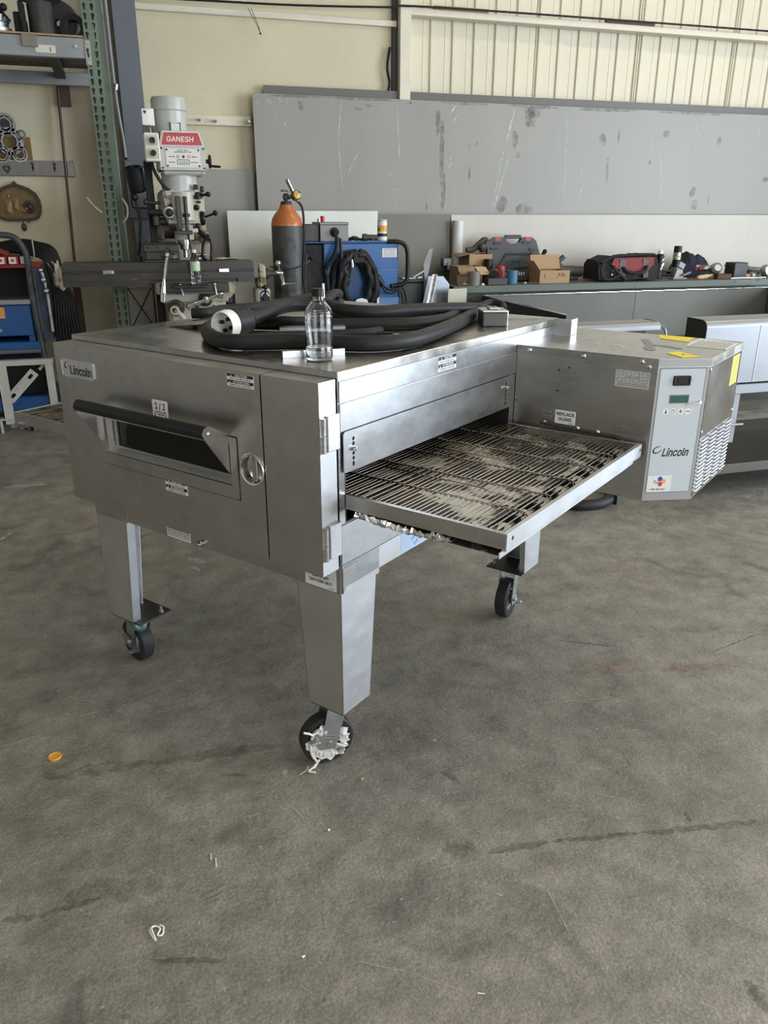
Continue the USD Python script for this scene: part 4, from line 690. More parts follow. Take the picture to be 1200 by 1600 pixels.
def t_table():
    p = [(5.50, 1.058), (5.74, 1.058), (5.74, 1.165)]
    for y in (5.685, 5.62, 5.555): p += [(y + .008, 1.165), (y + .008, 1.148), (y - .008, 1.148), (y - .008, 1.165)]
    p += [(5.50, 1.165), (5.50, 1.117), (5.512, 1.115), (5.512, 1.103), (5.50, 1.101)]
    m = put(ext(Polygon(p), 1.19), (-.42, 0, 0), YU, ZU); return cat(m, hull([(.77, 5.50, 1.058), (.77, 5.74, 1.058), (.77, 5.50, 1.165), (.77, 5.74, 1.165), (.80, 5.52, 1.058), (.80, 5.72, 1.058), (.80, 5.52, 1.15), (.80, 5.72, 1.15)]))
tb = wp(ml, 'table', t_table(), 'slide', False)
wp(tb, 'table_way', cat(bx(-.42, .77, 5.54, 5.70, 1.034, 1.059), bx(-.42, .09, 5.503, 5.71, 1.022, 1.0585), bx(.66, .77, 5.503, 5.71, 1.03, 1.0585)), 'ways', False)
for x in (-.15, .575): wp(tb, 'table_stop', cat(bx(x - .035, x + .03, 5.488, 5.502, 1.098, 1.122, .002), bx(x - .012, x + .022, 5.482, 5.489, 1.103, 1.117, .002)), 'steel_bright')
wp(tb, 'end_bracket', bx(.80, .855, 5.53, 5.72, .985, 1.14, .015), 'mill_stain'); wp(tb, 'end_bracket', bx(-.455, -.42, 5.53, 5.72, 1.0, 1.14, .012), 'mill_stain')
wp(tb, 'table_crank', cat(lathe([(.036, 0), (.034, .03), (.022, .04), (.014, .09), (0, .09)], 22, (.855, 5.62, 1.075), (1, 0, 0))), 'ways')
wp(tb, 'ball_crank', cat(cyl((.93, 5.62, 1.08), (.985, 5.62, 1.078), .013), tube([(.955, 5.60, 1.135), (.962, 5.61, 1.105), (.968, 5.62, 1.078), (.985, 5.63, 1.03), (.988, 5.63, 1.005)], [.011] * 33, 10), sph((.952, 5.60, 1.142), .020), sph((.988, 5.63, 1.003), .015), cyl((.985, 5.63, 1.003), (1.075, 5.60, 1.006), .010, .006)), 'chrome')
pf = wp(ml, 'power_feed', cat(bx(.785, .885, 5.56, 5.72, .83, .985, .014), bx(.76, .80, 5.56, 5.72, .80, .86, .01)), 'mill_cream')
wp(pf, 'feed_face', put(ext(shapely.union_all([Point(.845, .935).buffer(.034), sbox(.811, .85, .879, .935)]), .004), (0, 5.56, 0), XU, ZU), 'knob_black', False)
wp(pf, 'dial_scale', put(ext(Point(.845, .93).buffer(.030).difference(Point(.845, .93).buffer(.020)).intersection(sbox(.8, .93, .9, 1.)), .002), (0, 5.555, 0), XU, ZU), 'label', False)
wp(pf, 'feed_lever', cat(cyl((.845, 5.55, .925), (.845, 5.53, .925), .022, .018), cyl((.845, 5.54, .925), (.845, 5.53, .985), .006), sph((.845, 5.53, .993), .016)), 'knob_black')
# head
hx, hyy = .342, 5.60
hd = wp(ml, 'quill_housing', cat(hull([(.225, 5.50, 1.585), (.44, 5.50, 1.585), (.225, 5.78, 1.585), (.44, 5.78, 1.585), (.25, 5.50, 1.40), (.435, 5.50, 1.40), (.25, 5.74, 1.36), (.43, 5.74, 1.36), (.20, 5.60, 1.50), (.45, 5.56, 1.47)]), lathe([(.062, 1.30), (.064, 1.42), (.078, 1.44), (0, 1.44)], 30, (hx, hyy, 0)), cyl((.34, 5.50, 1.42), (.34, 5.50, 1.585), .075)), 'mill_cream')
wp(hd, 'quill', cat(lathe([(0, 1.27), (.042, 1.27), (.044, 1.30), (.044, 1.44), (0, 1.44)], 26, (hx, hyy, 0)), lathe([(0, 1.19), (.014, 1.19), (.014, 1.235), (.030, 1.24), (.032, 1.27), (0, 1.27)], 22, (hx, hyy, 0))), 'bearing')
wp(hd, 'depth_scale', cat(bx(.295, .325, 5.415, 5.43, 1.36, 1.56, .005), cyl((.355, 5.42, 1.34), (.355, 5.42, 1.56), .012), bx(.285, .385, 5.40, 5.44, 1.335, 1.36, .004)), 'ways')
wp(hd, 'depth_nut', cyl((.355, 5.42, 1.44), (.355, 5.42, 1.46), .022, n=16), 'knob_black')
wp(hd, 'quill_clamp', cat(bx(.32, .42, 5.42, 5.52, 1.345, 1.372, .005)), 'mill_grey')
wp(hd, 'worm_dial', lathe([(.034, 0), (.040, .004), (.040, .028), (.034, .034), (.020, .036), (.020, .06), (0, .06)], 26, (.255, 5.49, 1.465), (0, -1, 0)), 'zinc')
wp(hd, 'worm_knob', lathe([(.022, 0), (.024, .03), (.018, .04), (0, .042)], 18, (.255, 5.46, 1.465), (0, -1, 0)), 'knob_black')
for x, z in ((.425, 1.495), (.425, 1.385), (.275, 1.372), (.268, 1.50)): wp(hd, 'knob', lathe([(.010, 0), (.012, .018), (.018, .024), (.018, .036), (0, .042)], 16, (x, 5.50, z), (0, -1, 0)), 'knob_black')
wp(hd, 'feed_handle', cat(lathe([(.042, 0), (.044, .015), (.038, .028), (0, .03)], 24, (.452, 5.56, 1.43), (1, 0, 0)), cyl((.47, 5.55, 1.435), (.535, 5.48, 1.46), .007), sph((.54, 5.475, 1.463), .017)), 'knob_black')
wp(hd, 'quill_lever', cat(cyl((.42, 5.52, 1.36), (.47, 5.46, 1.315), .016), cyl((.40, 5.50, 1.375), (.49, 5.43, 1.30), .009)), 'knob_black')
wp(hd, 'left_lever', cat(cyl((.215, 5.58, 1.52), (.13, 5.56, 1.525), .010), sph((.122, 5.56, 1.526), .018), cyl((.235, 5.58, 1.46), (.13, 5.62, 1.47), .020), bx(.155, .20, 5.56, 5.62, 1.38, 1.45, .01), cyl((.20, 5.6, 1.41), (.28, 5.6, 1.41), .024)), 'ways')
wp(hd, 'motor_bracket', cyl((.22, 5.63, 1.36), (.40, 5.63, 1.36), .055), 'ways')
gh = wp(ml, 'gear_housing', cat(lathe([(0, 1.585), (.110, 1.585), (.112, 1.60), (.108, 1.69), (0, 1.69)], 40, (.338, 5.58, 0)), bx(.225, .425, 5.46, 5.72, 1.548, 1.60, .02)), 'mill_grey')
wp(gh, 'speed_lever', cat(cyl((.43, 5.50, 1.565), (.455, 5.46, 1.565), .022), cyl((.44, 5.47, 1.565), (.495, 5.44, 1.572), .008), sph((.50, 5.436, 1.573), .016)), 'knob_black')
wp(gh, 'speed_knob', bx(.455, .478, 5.46, 5.49, 1.585, 1.62, .005), 'knob_black'); wp(gh, 'speed_tag', bx(.415, .442, 5.465, 5.48, 1.60, 1.63, .002), 'knob_black'); wp(gh, 'stop_block', bx(.43, .455, 5.48, 5.52, 1.52, 1.535, .003), 'knob_black')
bh = wp(ml, 'belt_housing', cat(hull([(.225, 5.44, 1.71), (.50, 5.44, 1.71), (.222, 5.82, 1.71), (.503, 5.82, 1.71), (.225, 5.44, 1.84), (.50, 5.44, 1.84), (.222, 5.82, 1.84), (.503, 5.82, 1.84), (.248, 5.44, 1.93), (.478, 5.44, 1.93), (.24, 5.80, 1.94), (.485, 5.80, 1.94)]), bx(.235, .495, 5.455, 5.80, 1.683, 1.712, .012), bx(.214, .238, 5.46, 5.78, 1.71, 1.80, .008)), 'mill_grey')
rp = wp(bh, 'name_panel', put(ext(Polygon([(.244, 1.853), (.482, 1.853), (.462, 1.917), (.262, 1.917)]).buffer(.004), .004), (0, 5.44, 0), XU, ZU), 'mill_red', False)
wp(rp, 'panel_rim', put(ext(Polygon([(.244, 1.853), (.482, 1.853), (.462, 1.917), (.262, 1.917)]).buffer(.007).difference(Polygon([(.244, 1.853), (.482, 1.853), (.462, 1.917), (.262, 1.917)]).buffer(.003)), .005), (0, 5.44, 0), XU, ZU), 'label', False)
wp(rp, 'lettering', put(words('GANESH', .273, 1.870, .028, .001, True, .12, .180 - .02), (0, 5.436, 0), XU, ZU), 'label', False)
dpn = wp(bh, 'dial_plate', put(ext(rrect(.262, 1.726, .468, 1.832, .004), .003), (0, 5.44, 0), XU, ZU), mat('dial_cream', (.66, .65, .58), .4, 0., .03, 6.), False)
for x, z in ((.270, 1.824), (.460, 1.824), (.270, 1.734), (.460, 1.734), (.240, 1.832), (.491, 1.832), (.240, 1.722), (.491, 1.722)): wp(dpn, 'plate_screw', cyl((x, 5.434, z), (x, 5.441, z), .0055, n=10), 'knob_black')
wp(dpn, 'dial_print', put(cat(words('MODEL GMV', .335, 1.819, .006, .0005, True, 0, .060), lines(.315, .42, (1.812,), .004, .0005, 3), lines(.280, .302, (1.786,), .004, .0005, 4), lines(.425, .450, (1.786,), .004, .0005, 5), lines(.28, .315, (1.755,), .004, .0005, 6), lines(.41, .455, (1.755,), .004, .0005, 7),
   ext(Point(.367, 1.786).buffer(.008), .0006), ext(Polygon([(.305, 1.780), (.305, 1.792), (.314, 1.786)]), .0005), ext(rrect(.328, 1.742, .402, 1.770, .004).difference(rrect(.331, 1.745, .399, 1.767, .003)), .0005), lines(.338, .392, (1.752, 1.760), .003, .0005, 9)), (0, 5.437, 0), XU, ZU), 'ink', False)
wp(dpn, 'dial_arrow', put(cat(ext(Point(.333, 1.786).buffer(.009).difference(Point(.333, 1.786).buffer(.006)), .0005)), (0, 5.437, 0), XU, ZU), 'ink_blue', False)
wp(dpn, 'dial_arrow', put(cat(ext(Point(.400, 1.786).buffer(.009).difference(Point(.400, 1.786).buffer(.006)), .0005), ext(Polygon([(.424, 1.780), (.424, 1.792), (.414, 1.786)]), .0005)), (0, 5.437, 0), XU, ZU), 'ink_red', False)
wp(bh, 'speed_wheel', cat(lathe([(.012, .0), (.012, .02), (.034, .022), (.040, .026), (.040, .034), (.034, .038), (.014, .036), (0, .040)], 26, (.502, 5.52, 1.766), (1, 0, 0)), cyl((.535, 5.49, 1.738), (.590, 5.46, 1.734), .007)), 'knob_black')
mo = wp(ml, 'motor', cat(lathe([(0, 1.90), (.098, 1.90), (.100, 2.055), (0, 2.055)], 40, (.315, 5.64, 0))), 'mill_grey')
wp(mo, 'motor_cap', lathe([(0, 2.052), (.100, 2.052), (.1065, 2.058), (.1065, 2.115), (.100, 2.130), (.06, 2.135), (0, 2.136)], 40, (.315, 5.64, 0)), 'mill_grey')
wp(mo, 'motor_plate', cat(put(ext(rrect(.312, 1.935, .365, 1.978, .002), .003), (0, 5.538, 0), XU, ZU)), 'zinc', False)
wp(mo, 'motor_band', cat(bx(.305, .3135, 5.535, 5.55, 1.93, 1.985), bx(.363, .372, 5.537, 5.552, 1.93, 1.985)), 'ways', False)
sb = wp(ml, 'switch_box', bx(.142, .230, 5.42, 5.56, 1.755, 1.915, .006), mat('switch_cream', (.66, .64, .52), .4, 0., .04, 6.))
K['switch_plate'] = mat('switch_plate', (.50, .49, .38), .45, 0., .04, 6.)
for z in (1.873, 1.803):
    wp(sb, 'switch_plate', put(ext(rrect(.157, z - .030, .222, z + .028, .003), .003), (0, 5.42, 0), XU, ZU), 'switch_plate', False)
    wp(sb, 'selector_knob', cat(cyl((.190, 5.417, z), (.190, 5.395, z), .0175, .016), hull([(.184, 5.394, z + .012), (.196, 5.394, z + .012), (.190 + (.016 if z > 1.85 else 0), 5.386, z - .024), (.184, 5.410, z + .012), (.196, 5.410, z + .012), (.190 + (.016 if z > 1.85 else 0), 5.410, z - .024)])), 'knob_black')
ub = wp(ml, 'push_button_box', cat(bx(.142, .186, 5.44, 5.52, 1.955, 2.045, .004), bx(.186, .215, 5.46, 5.55, 1.955, 2.05, .004)), 'label')
wp(ub, 'button_mark', put(ext(Polygon([(.152, 2.035), (.172, 2.035), (.166, 2.018), (.160, 2.018)]), .002), (0, 5.44, 0), XU, ZU), 'ink', False)
wp(ml, 'box_bracket', cat(bx(.142, .185, 5.46, 5.52, 1.915, 1.955), bx(.195, .21, 5.50, 5.56, 1.80, 2.0), bx(.21, .26, 5.52, 5.6, 1.8, 1.86)), 'ways', False)
wp(ml, 'motor_cable', tube([(.175, 5.50, 1.76), (.185, 5.47, 1.71), (.215, 5.46, 1.65), (.255, 5.48, 1.60), (.30, 5.5, 1.59)], .011, 8), 'cable')
wp(ml, 'cable_post', cat(bx(.135, .185, 5.80, 5.85, .0, 1.78, .006)), 'knob_black')
wp(ml, 'air_hose', cat(tube([(.50, 5.62, 1.33), (.465, 5.62, 1.28), (.455, 5.62, 1.20), (.47, 5.6, 1.167)], .010, 8), tube([(.50, 5.62, 1.33), (.515, 5.62, 1.27), (.51, 5.62, 1.20), (.505, 5.6, 1.167)], .009, 8)), 'knob_black')
wp(ml, 'spindle_rod', cyl((.36, 5.53, 1.36), (.385, 5.53, 1.168), .006), 'rust')
lp = wp(ml, 'work_lamp', cat(lathe([(0, -.075), (.045, -.07), (.055, -.05), (.055, .075), (.047, .08), (.045, .03), (0, .03)], 30, (.075, 5.60, 1.655), (-.12, -.25, 1)), sph((.055, 5.57, 1.555), .024)), 'knob_black')
wp(lp, 'lamp_arm', cat(tube([(.055, 5.57, 1.555), (.075, 5.63, 1.42), (.06, 5.68, 1.28), (.045, 5.70, 1.20)], .010, 8), lathe([(0, 0), (.025, 0), (.022, .03), (0, .03)], 16, (.045, 5.70, 1.166))), 'ways')
wp(lp, 'lamp_lens', lathe([(0, .055), (.046, .055), (.046, .058), (0, .06)], 26, (.075, 5.60, 1.655), (-.12, -.25, 1)), mat('lamp_lens', (.16, .15, .12), .3), 35)
# vise on the table, with its handle
vs = wthing('machine_vise', 'dark machine vise bolted on the left of the milling table with a bright crank handle', 'vise', (.18, 5.62, 1.165))
wp(vs, 'vise_base', cat(bx(.08, .30, 5.48, 5.66, 1.1665, 1.182, .004), bx(.085, .30, 5.47, 5.66, 1.18, 1.232, .008)), 'iron')
wp(vs, 'fixed_jaw', cat(bx(.08, .29, 5.56, 5.66, 1.23, 1.285, .006)), 'slide')
wp(vs, 'moving_jaw', cat(bx(.075, .295, 5.475, 5.55, 1.228, 1.276, .006)), 'slide')
for x in (.105, .165, .225): wp(vs, 'jaw_screw', cyl((x, 5.47, 1.255), (x, 5.476, 1.255), .007, n=10), 'knob_black')
wp(vs, 'vise_screw', lathe([(.030, 0), (.030, .018), (.022, .03), (.015, .075), (.010, .08), (0, .08)], 22, (.215, 5.47, 1.215), (0, -1, 0)), 'zinc')
wp(vs, 'vise_handle', cat(tube([(.222, 5.41, 1.222), (.205, 5.40, 1.16), (.182, 5.395, 1.06)], .010, 10), cyl((.182, 5.395, 1.07), (.170, 5.39, .985), .010, .020), cyl((.17, 5.39, .986), (.165, 5.39, .93), .019, .019), cyl((.235, 5.44, 1.235), (.262, 5.37, 1.205), .013)), 'chrome')
wsingle('clamp_stack', cat(bx(.425, .48, 5.66, 5.72, 1.1675, 1.19, .004), cyl((.425, 5.665, 1.20), (.48, 5.665, 1.20), .011)), 'bearing', 'short steel clamp pieces lying on the milling table beside the vise', 'clamp')
wsingle('end_mill', cat(cyl((.53, 5.60, 1.176), (.60, 5.58, 1.176), .008), cyl((.60, 5.62, 1.176), (.68, 5.6, 1.176), .007), cyl((.55, 5.65, 1.176), (.60, 5.67, 1.176), .008)), 'chrome', 'loose cutter bits lying on the right end of the milling table', 'cutter')
bt = wthing('drink_bottle', 'small clear drink bottle with green label in front of the milling table', 'bottle', (.385, 5.45, 1.025))
wp(bt, 'bottle', lathe([(0, 0), (.028, 0), (.031, .006), (.031, .03), (.029, .034), (.031, .038), (.031, .06), (.029, .064), (.031, .068), (.031, .15), (.027, .165), (.013, .19), (.012, .20), (.0, .20)], 26, (.385, 5.45, 1.025)), 'pet')
wp(bt, 'bottle_label', lathe([(.0315, .088), (.0322, .088), (.0322, .145), (.0315, .145)], 26, (.385, 5.45, 1.025)), mat('green_label', (.42, .60, .38), .5, 0., .1, 30., spots=((.8, .8, .75), .55, 40.)))
wp(bt, 'bottle_cap', lathe([(0, .20), (.0145, .20), (.0145, .218), (0, .219)], 20, (.385, 5.45, 1.025)), 'label')
# ================================================================ gas cylinder
K['cyl_grey'] = mat('scuffed_grey_paint', (.055, .057, .058), .5, 0., .45, 5., (5, 5, 1), spots=((.02, .018, .016), .54, 5.))
K['cyl_orange'] = mat('orange_paint', (.44, .135, .035), .3, 0., .1, 6., spots=((.20, .06, .03), .66, 14.))
K['brass'] = mat('brass', (.42, .30, .12), .35, .9, .2, 14.)
gc = wthing('gas_cylinder', 'tall grey gas cylinder with orange shoulder and brass regulator', 'gas cylinder', (1.068, 5.85, 0))
wp_ = wp
def wp(t, name, mesh, m, smooth=30, label=None, kind=None):
    mesh = mesh.copy(); mesh.apply_translation((-1.15, -6.3, 0)); mesh.apply_scale(.9286); mesh.apply_translation((1.068, 5.85, .105)); return wp_(t, name, mesh, m, smooth, label, kind)
wp(gc, 'cylinder_body', lathe([(0, -.113), (.10, -.113), (.117, -.09), (.117, 1.365), (.117, 1.375), (0, 1.375)], 48, (1.15, 6.3, 0)), 'cyl_grey', 40)
wp(gc, 'shoulder', lathe([(.1172, 1.372), (.117, 1.388), (.108, 1.425), (.085, 1.46), (.062, 1.485), (.05, 1.505), (.047, 1.52), (0, 1.52)], 48, (1.15, 6.3, 0)), 'cyl_orange', 40)
wp(gc, 'neck_collar', lathe([(0, 1.512), (.042, 1.512), (.042, 1.535), (.034, 1.545), (0, 1.545)], 30, (1.15, 6.3, 0)), 'dark_steel')
vl = wp(gc, 'valve', cat(cyl((1.15, 6.3, 1.54), (1.15, 6.3, 1.60), .015), cyl((1.13, 6.3, 1.572), (1.18, 6.3, 1.575), .017)), 'dark_steel')
wp(vl, 'hand_wheel', lathe([(0, 1.61), (.026, 1.61), (.030, 1.617), (.026, 1.626), (0, 1.625)], 18, (1.142, 6.3, 0)), 'chrome')
rg = wp(gc, 'regulator', cat(cyl((1.17, 6.3, 1.575), (1.215, 6.28, 1.585), .014), lathe([(0, -.03), (.03, -.03), (.036, -.02), (.036, .015), (.028, .03), (0, .032)], 24, (1.222, 6.27, 1.585), (.2, -1, .2)), cyl((1.222, 6.27, 1.585), (1.245, 6.26, 1.615), .018), cyl((1.215, 6.27, 1.575), (1.235, 6.26, 1.54), .013)), 'brass')
wp(rg, 'flow_tube', cyl((1.205, 6.27, 1.60), (1.155, 6.25, 1.695), .0155), 'zinc')
wp(rg, 'gas_hose', tube([(1.235, 6.26, 1.545), (1.262, 6.255, 1.50), (1.270, 6.25, 1.42), (1.268, 6.24, 1.25), (1.25, 6.22, 1.0), (1.28, 6.2, .7), (1.35, 6.2, .4)], .0085, 8), 'cable')
wp(gc, 'retaining_chain', tube([(1.02, 6.36, 1.075), (1.04, 6.25, 1.07), (1.10, 6.188, 1.066), (1.16, 6.178, 1.068), (1.22, 6.195, 1.082), (1.27, 6.27, 1.095)], .006, 6), 'dark_steel')
wp = wp_
# ================================================================ blue welder
K['blue'] = mat('welder_blue', (.022, .105, .30), .35, 0., .07, 4., spots=((.016, .06, .16), .66, 6.))
wd = wthing('welder', 'blue welding power source with coiled black torch cables and a bent tube handle', 'welder', (1.58, 6.3, 0))
wp(wd, 'case', bx(1.36, 1.945, 6.0, 6.75, .22, 1.255, .008), 'blue')
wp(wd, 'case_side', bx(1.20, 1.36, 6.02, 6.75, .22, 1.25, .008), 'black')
wp(wd, 'top_plate', bx(1.19, 1.955, 5.992, 6.76, 1.254, 1.264, .003), 'blue')
wp(wd, 'front_seam', cat(bx(1.66, 1.946, 5.994, 6.0, 1.052, 1.060), bx(1.66, 1.946, 5.996, 6.0, 1.035, 1.040)), mat('welder_blue_seam', (.06, .16, .36), .35, 0., .05, 4.), False)
wp(wd, 'rating_label', put(ext(sbox(1.816, 1.15, 1.93, 1.215), .002), (0, 6.0, 0), XU, ZU), 'label', False)
wp(wd, 'label_print', put(lines(1.826, 1.92, np.arange(1.158, 1.21, .010), .0045, .0008, 11), (0, 5.998, 0), XU, ZU), 'ink_grey', False)
wp(wd, 'drawer_front', bx(1.78, 1.944, 5.97, 6.0, .70, .86, .006), mat('drawer_blue', (.09, .20, .40), .35, 0., .05, 4.))
wp(wd, 'hinge_tab', bx(1.762, 1.782, 5.965, 5.99, .80, .865, .003), 'label')
wp(wd, 'tube_handle', tube([(1.855, 6.0, 1.262), (1.93, 5.985, 1.262), (1.985, 5.98, 1.24), (2.010, 5.98, 1.18), (2.012, 5.98, 1.05), (2.008, 5.98, .99), (1.97, 5.98, .95), (1.90, 5.99, .94)], .0165, 12), 'knob_black')
wp(wd, 'handle_bracket', bx(1.88, 1.93, 5.975, 6.0, .925, .955, .004), 'knob_black')
wp(wd, 'cable_hanger', cat(bx(1.555, 1.645, 5.88, 6.0, 1.115, 1.20, .008)), 'black')
def loop(cx, cz, rx, rz, y, n=22, a0=95, a1=445, wob=.01, seed=0):
    r = np.random.default_rng(seed); a = np.radians(np.linspace(a0, a1, n)); return np.c_[cx + rx * np.cos(a) + r.normal(0, wob, n), y + r.normal(0, .008, n), cz + rz * np.sin(a) + r.normal(0, wob, n)]
for k, (cx, cz, rx, rz, y, w) in enumerate(((1.595, .985, .115, .205, 5.945, .026), (1.60, .98, .140, .215, 5.915, .025), (1.59, .99, .10, .195, 5.90, .023), (1.585, .97, .16, .22, 5.955, .024), (1.61, .96, .125, .235, 5.93, .025), (1.60, .95, .09, .17, 5.94, .022))):
    wp(wd, 'torch_cable', tube(loop(cx, cz, rx, rz, y, 22, seed=k), w, 9, 4), 'cable')
wp(wd, 'torch_cable', tube([(1.45, 5.93, 1.30), (1.44, 5.91, 1.22), (1.40, 5.92, 1.14), (1.37, 5.93, 1.10), (1.36, 5.95, 1.06)], .017, 8), 'cable')
wp(wd, 'torch_cable', tube([(1.47, 5.92, 1.29), (1.472, 5.90, 1.15), (1.462, 5.90, 1.0), (1.475, 5.90, .85), (1.50, 5.91, .72)], .012, 8), 'cable')
wp(wd, 'torch_cable', tube([(1.65, 5.92, 1.16), (1.72, 5.93, 1.06), (1.77, 5.94, .985), (1.80, 5.95, .95)], .020, 8), 'cable')
wp(wd, 'cable_plug', cyl((1.755, 5.935, 1.01), (1.80, 5.94, .96), .026, .022), 'knob_black')
wp(wd, 'thin_cable', tube([(1.80, 5.94, .955), (1.84, 5.945, .925), (1.90, 5.95, .915), (1.955, 5.96, .93)], .008, 7), 'cable')
wp(wd, 'thin_cable', tube([(1.79, 5.94, .955), (1.83, 5.945, .90), (1.89, 5.95, .89), (1.95, 5.96, .905), (1.97, 5.96, .80), (1.955, 5.96, .70)], .007, 7), 'cable')
wp(wd, 'thin_cable', tube([(1.97, 5.96, .93), (1.995, 5.95, .85), (1.99, 5.95, .70)], .009, 7), 'cable')
wp(wd, 'torch_cable', tube(loop(1.285, .99, .085, .17, 5.945, 18, 100, 400, .006, 9), .015, 9, 4), 'cable')
wp(wd, 'torch_cable', tube([(1.215, 5.93, 1.18), (1.203, 5.92, 1.10), (1.198, 5.92, .95), (1.197, 5.92, .72)], .015, 9), 'cable')
wp(wd, 'torch_neck', cat(tube([(1.535, 5.895, 1.165), (1.548, 5.89, 1.13), (1.552, 5.89, 1.09)], .011, 8)), 'shaft')
wp(wd, 'hook_plate', put(ext(Polygon([(1.555, .82), (1.58, .86), (1.62, .868), (1.66, .855), (1.672, .825), (1.63, .82), (1.625, .79), (1.61, .79), (1.60, .822), (1.575, .80)]), .004), (0, 5.88, 0), XU, ZU), 'label', False)
wp(wd, 'control_panel', hull([(1.215, 6.02, .75), (1.355, 6.02, .75), (1.215, 5.985, .98), (1.355, 5.985, .98), (1.215, 6.02, 1.13), (1.355, 6.02, 1.13)]), 'black')
for x in (1.25, 1.85): wp(wd, 'cart_wheel', lathe([(0, -.03), (.09, -.03), (.10, -.02), (.10, .02), (.09, .03), (0, .03)], 26, (x, 6.1, .10), (1, 0, 0)), 'rubber')
wp(wd, 'cart_base', bx(1.18, 1.96, 5.98, 6.78, .16, .222, .006), 'dark_steel')
cbx = wthing('switch_enclosure', 'grey steel enclosure with a cable gland on the blue welder', 'electrical box', (1.38, 6.2, 1.264))
K['encl'] = mat('grey_enclosure', (.23, .225, .225), .5, .3, .1, 6.)
wp(cbx, 'enclosure', bx(1.34, 1.553, 6.0, 6.26, 1.266, 1.382, .003), 'encl')
wp(cbx, 'enclosure_lid', bx(1.336, 1.556, 5.996, 6.264, 1.382, 1.400, .003), 'encl')
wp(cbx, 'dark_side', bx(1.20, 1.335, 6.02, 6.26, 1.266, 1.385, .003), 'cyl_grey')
wp(cbx, 'cable_gland', lathe([(.030, 0), (.034, .006), (.030, .018), (.020, .02), (.018, .05), (0, .05)], 22, (1.447, 6.0, 1.332), (0, -1, -.15)), 'knob_black')
wp(cbx, 'red_button', cat(lathe([(.013, 0), (.016, .035), (.015, .042), (0, .043)], 18, (1.378, 6.08, 1.40))), mat('button_red', (.55, .03, .03), .35))
wp(cbx, 'knob', lathe([(.010, 0), (.010, .022), (0, .024)], 14, (1.348, 6.08, 1.40)), 'zinc')
wsingle('ground_clamp', cat(tube([(1.56, 6.06, 1.275), (1.60, 6.05, 1.288), (1.64, 6.06, 1.282), (1.68, 6.05, 1.275)], [.011] * 8 + [.015] * 9 + [.009] * 8, 8), tube([(1.58, 6.08, 1.275), (1.63, 6.08, 1.285), (1.67, 6.08, 1.275)], .008, 8)), 'knob_black', 'black cable clamp lying on the welder beside the grey enclosure', 'clamp')
wsingle('hand_grinder', cat(cyl((1.69, 6.06, 1.292), (1.79, 6.05, 1.290), .021), cyl((1.68, 6.06, 1.292), (1.71, 6.06, 1.292), .026), cyl((1.735, 6.05, 1.276), (1.745, 6.0, 1.274), .006)), 'iron', 'dark hand tool lying on the blue welder near the printed canister', 'hand tool')
sp = wthing('wipes_canister', 'white canister with orange and black print on the blue welder', 'canister', (1.86, 6.15, 1.264))
wp(sp, 'canister', lathe([(0, 0), (.036, 0), (.037, .004), (.037, .132), (.035, .138), (0, .138)], 30, (1.86, 6.15, 1.265)), 'label')
wp(sp, 'orange_print', lathe([(.0372, .065), (.0376, .066), (.0376, .108), (.0372, .109)], 30, (1.86, 6.15, 1.265)), mat('orange_print', (.75, .36, .05), .5, 0., .2, 30., spots=((.05, .05, .05), .55, 45.)))
wp(sp, 'black_band', lathe([(.0372, .030), (.0376, .031), (.0376, .052), (.0372, .053)], 30, (1.86, 6.15, 1.265)), 'ink')
wp(sp, 'canister_lid', lathe([(0, .138), (.035, .138), (.036, .142), (.036, .152), (0, .153)], 26, (1.86, 6.15, 1.265)), mat('lid_grey', (.5, .5, .48), .4))
# ================================================================ scrap leaning between the welder and the bench
wsingle('angle_channel',
        cat(hull([(2.0, 5.95, .0), (2.03, 5.95, 0), (2.26, 6.10, 1.01), (2.285, 6.10, 1.012), (2.0, 5.953, 0), (2.03, 5.953, 0), (2.26, 6.103, 1.01), (2.285, 6.103, 1.012)]), hull([(2.03, 5.95, 0), (2.03, 5.91, 0), (2.285, 6.10, 1.012), (2.285, 6.06, 1.012), (2.034, 5.95, 0), (2.034, 5.91, 0), (2.289, 6.10, 1.012), (2.289, 6.06, 1.012)])), 'steel', 'bright steel angle leaning beside the welder handle', 'metal strip', smooth=False)
wsingle('folded_sheet', cat(hull([(2.03, 6.12, 0), (2.36, 6.14, 0), (2.262, 6.20, .99), (2.40, 6.22, .985), (2.455, 6.22, .92), (2.03, 6.125, 0), (2.36, 6.145, 0), (2.262, 6.205, .99), (2.40, 6.225, .985), (2.455, 6.225, .92)])), mat('blue_grey_panel', (.20, .215, .24), .38, .6, .08, 3.), 'blue-grey folded panel leaning behind the bright steel angle', 'panel', smooth=False)
wsingle('slotted_panel', put(ext(sbox(0, 0, .17, .90).difference(shapely.union_all([sbox(x, z, x + .006, z + .10) for x in np.arange(.02, .15, .013) for z in (.45, .57, .69)])), .006), (2.36, 6.03, 0), (.97, .12, 0), (.05, .1, 1)), mat('cream_panel', (.42, .41, .33), .5, 0., .08, 4.), 'cream slotted panel leaning on the left end of the workbench', 'panel', smooth=False)
wsingle('waste_bin', cat(bx(2.03, 2.24, 6.26, 6.55, 0, .94, .01), bx(2.02, 2.25, 6.25, 6.56, .94, .965, .006)), mat('dark_green_bin', (.035, .042, .038), .5, 0., .2, 5.), 'dark bin standing between the welder and the bent panel', 'bin')
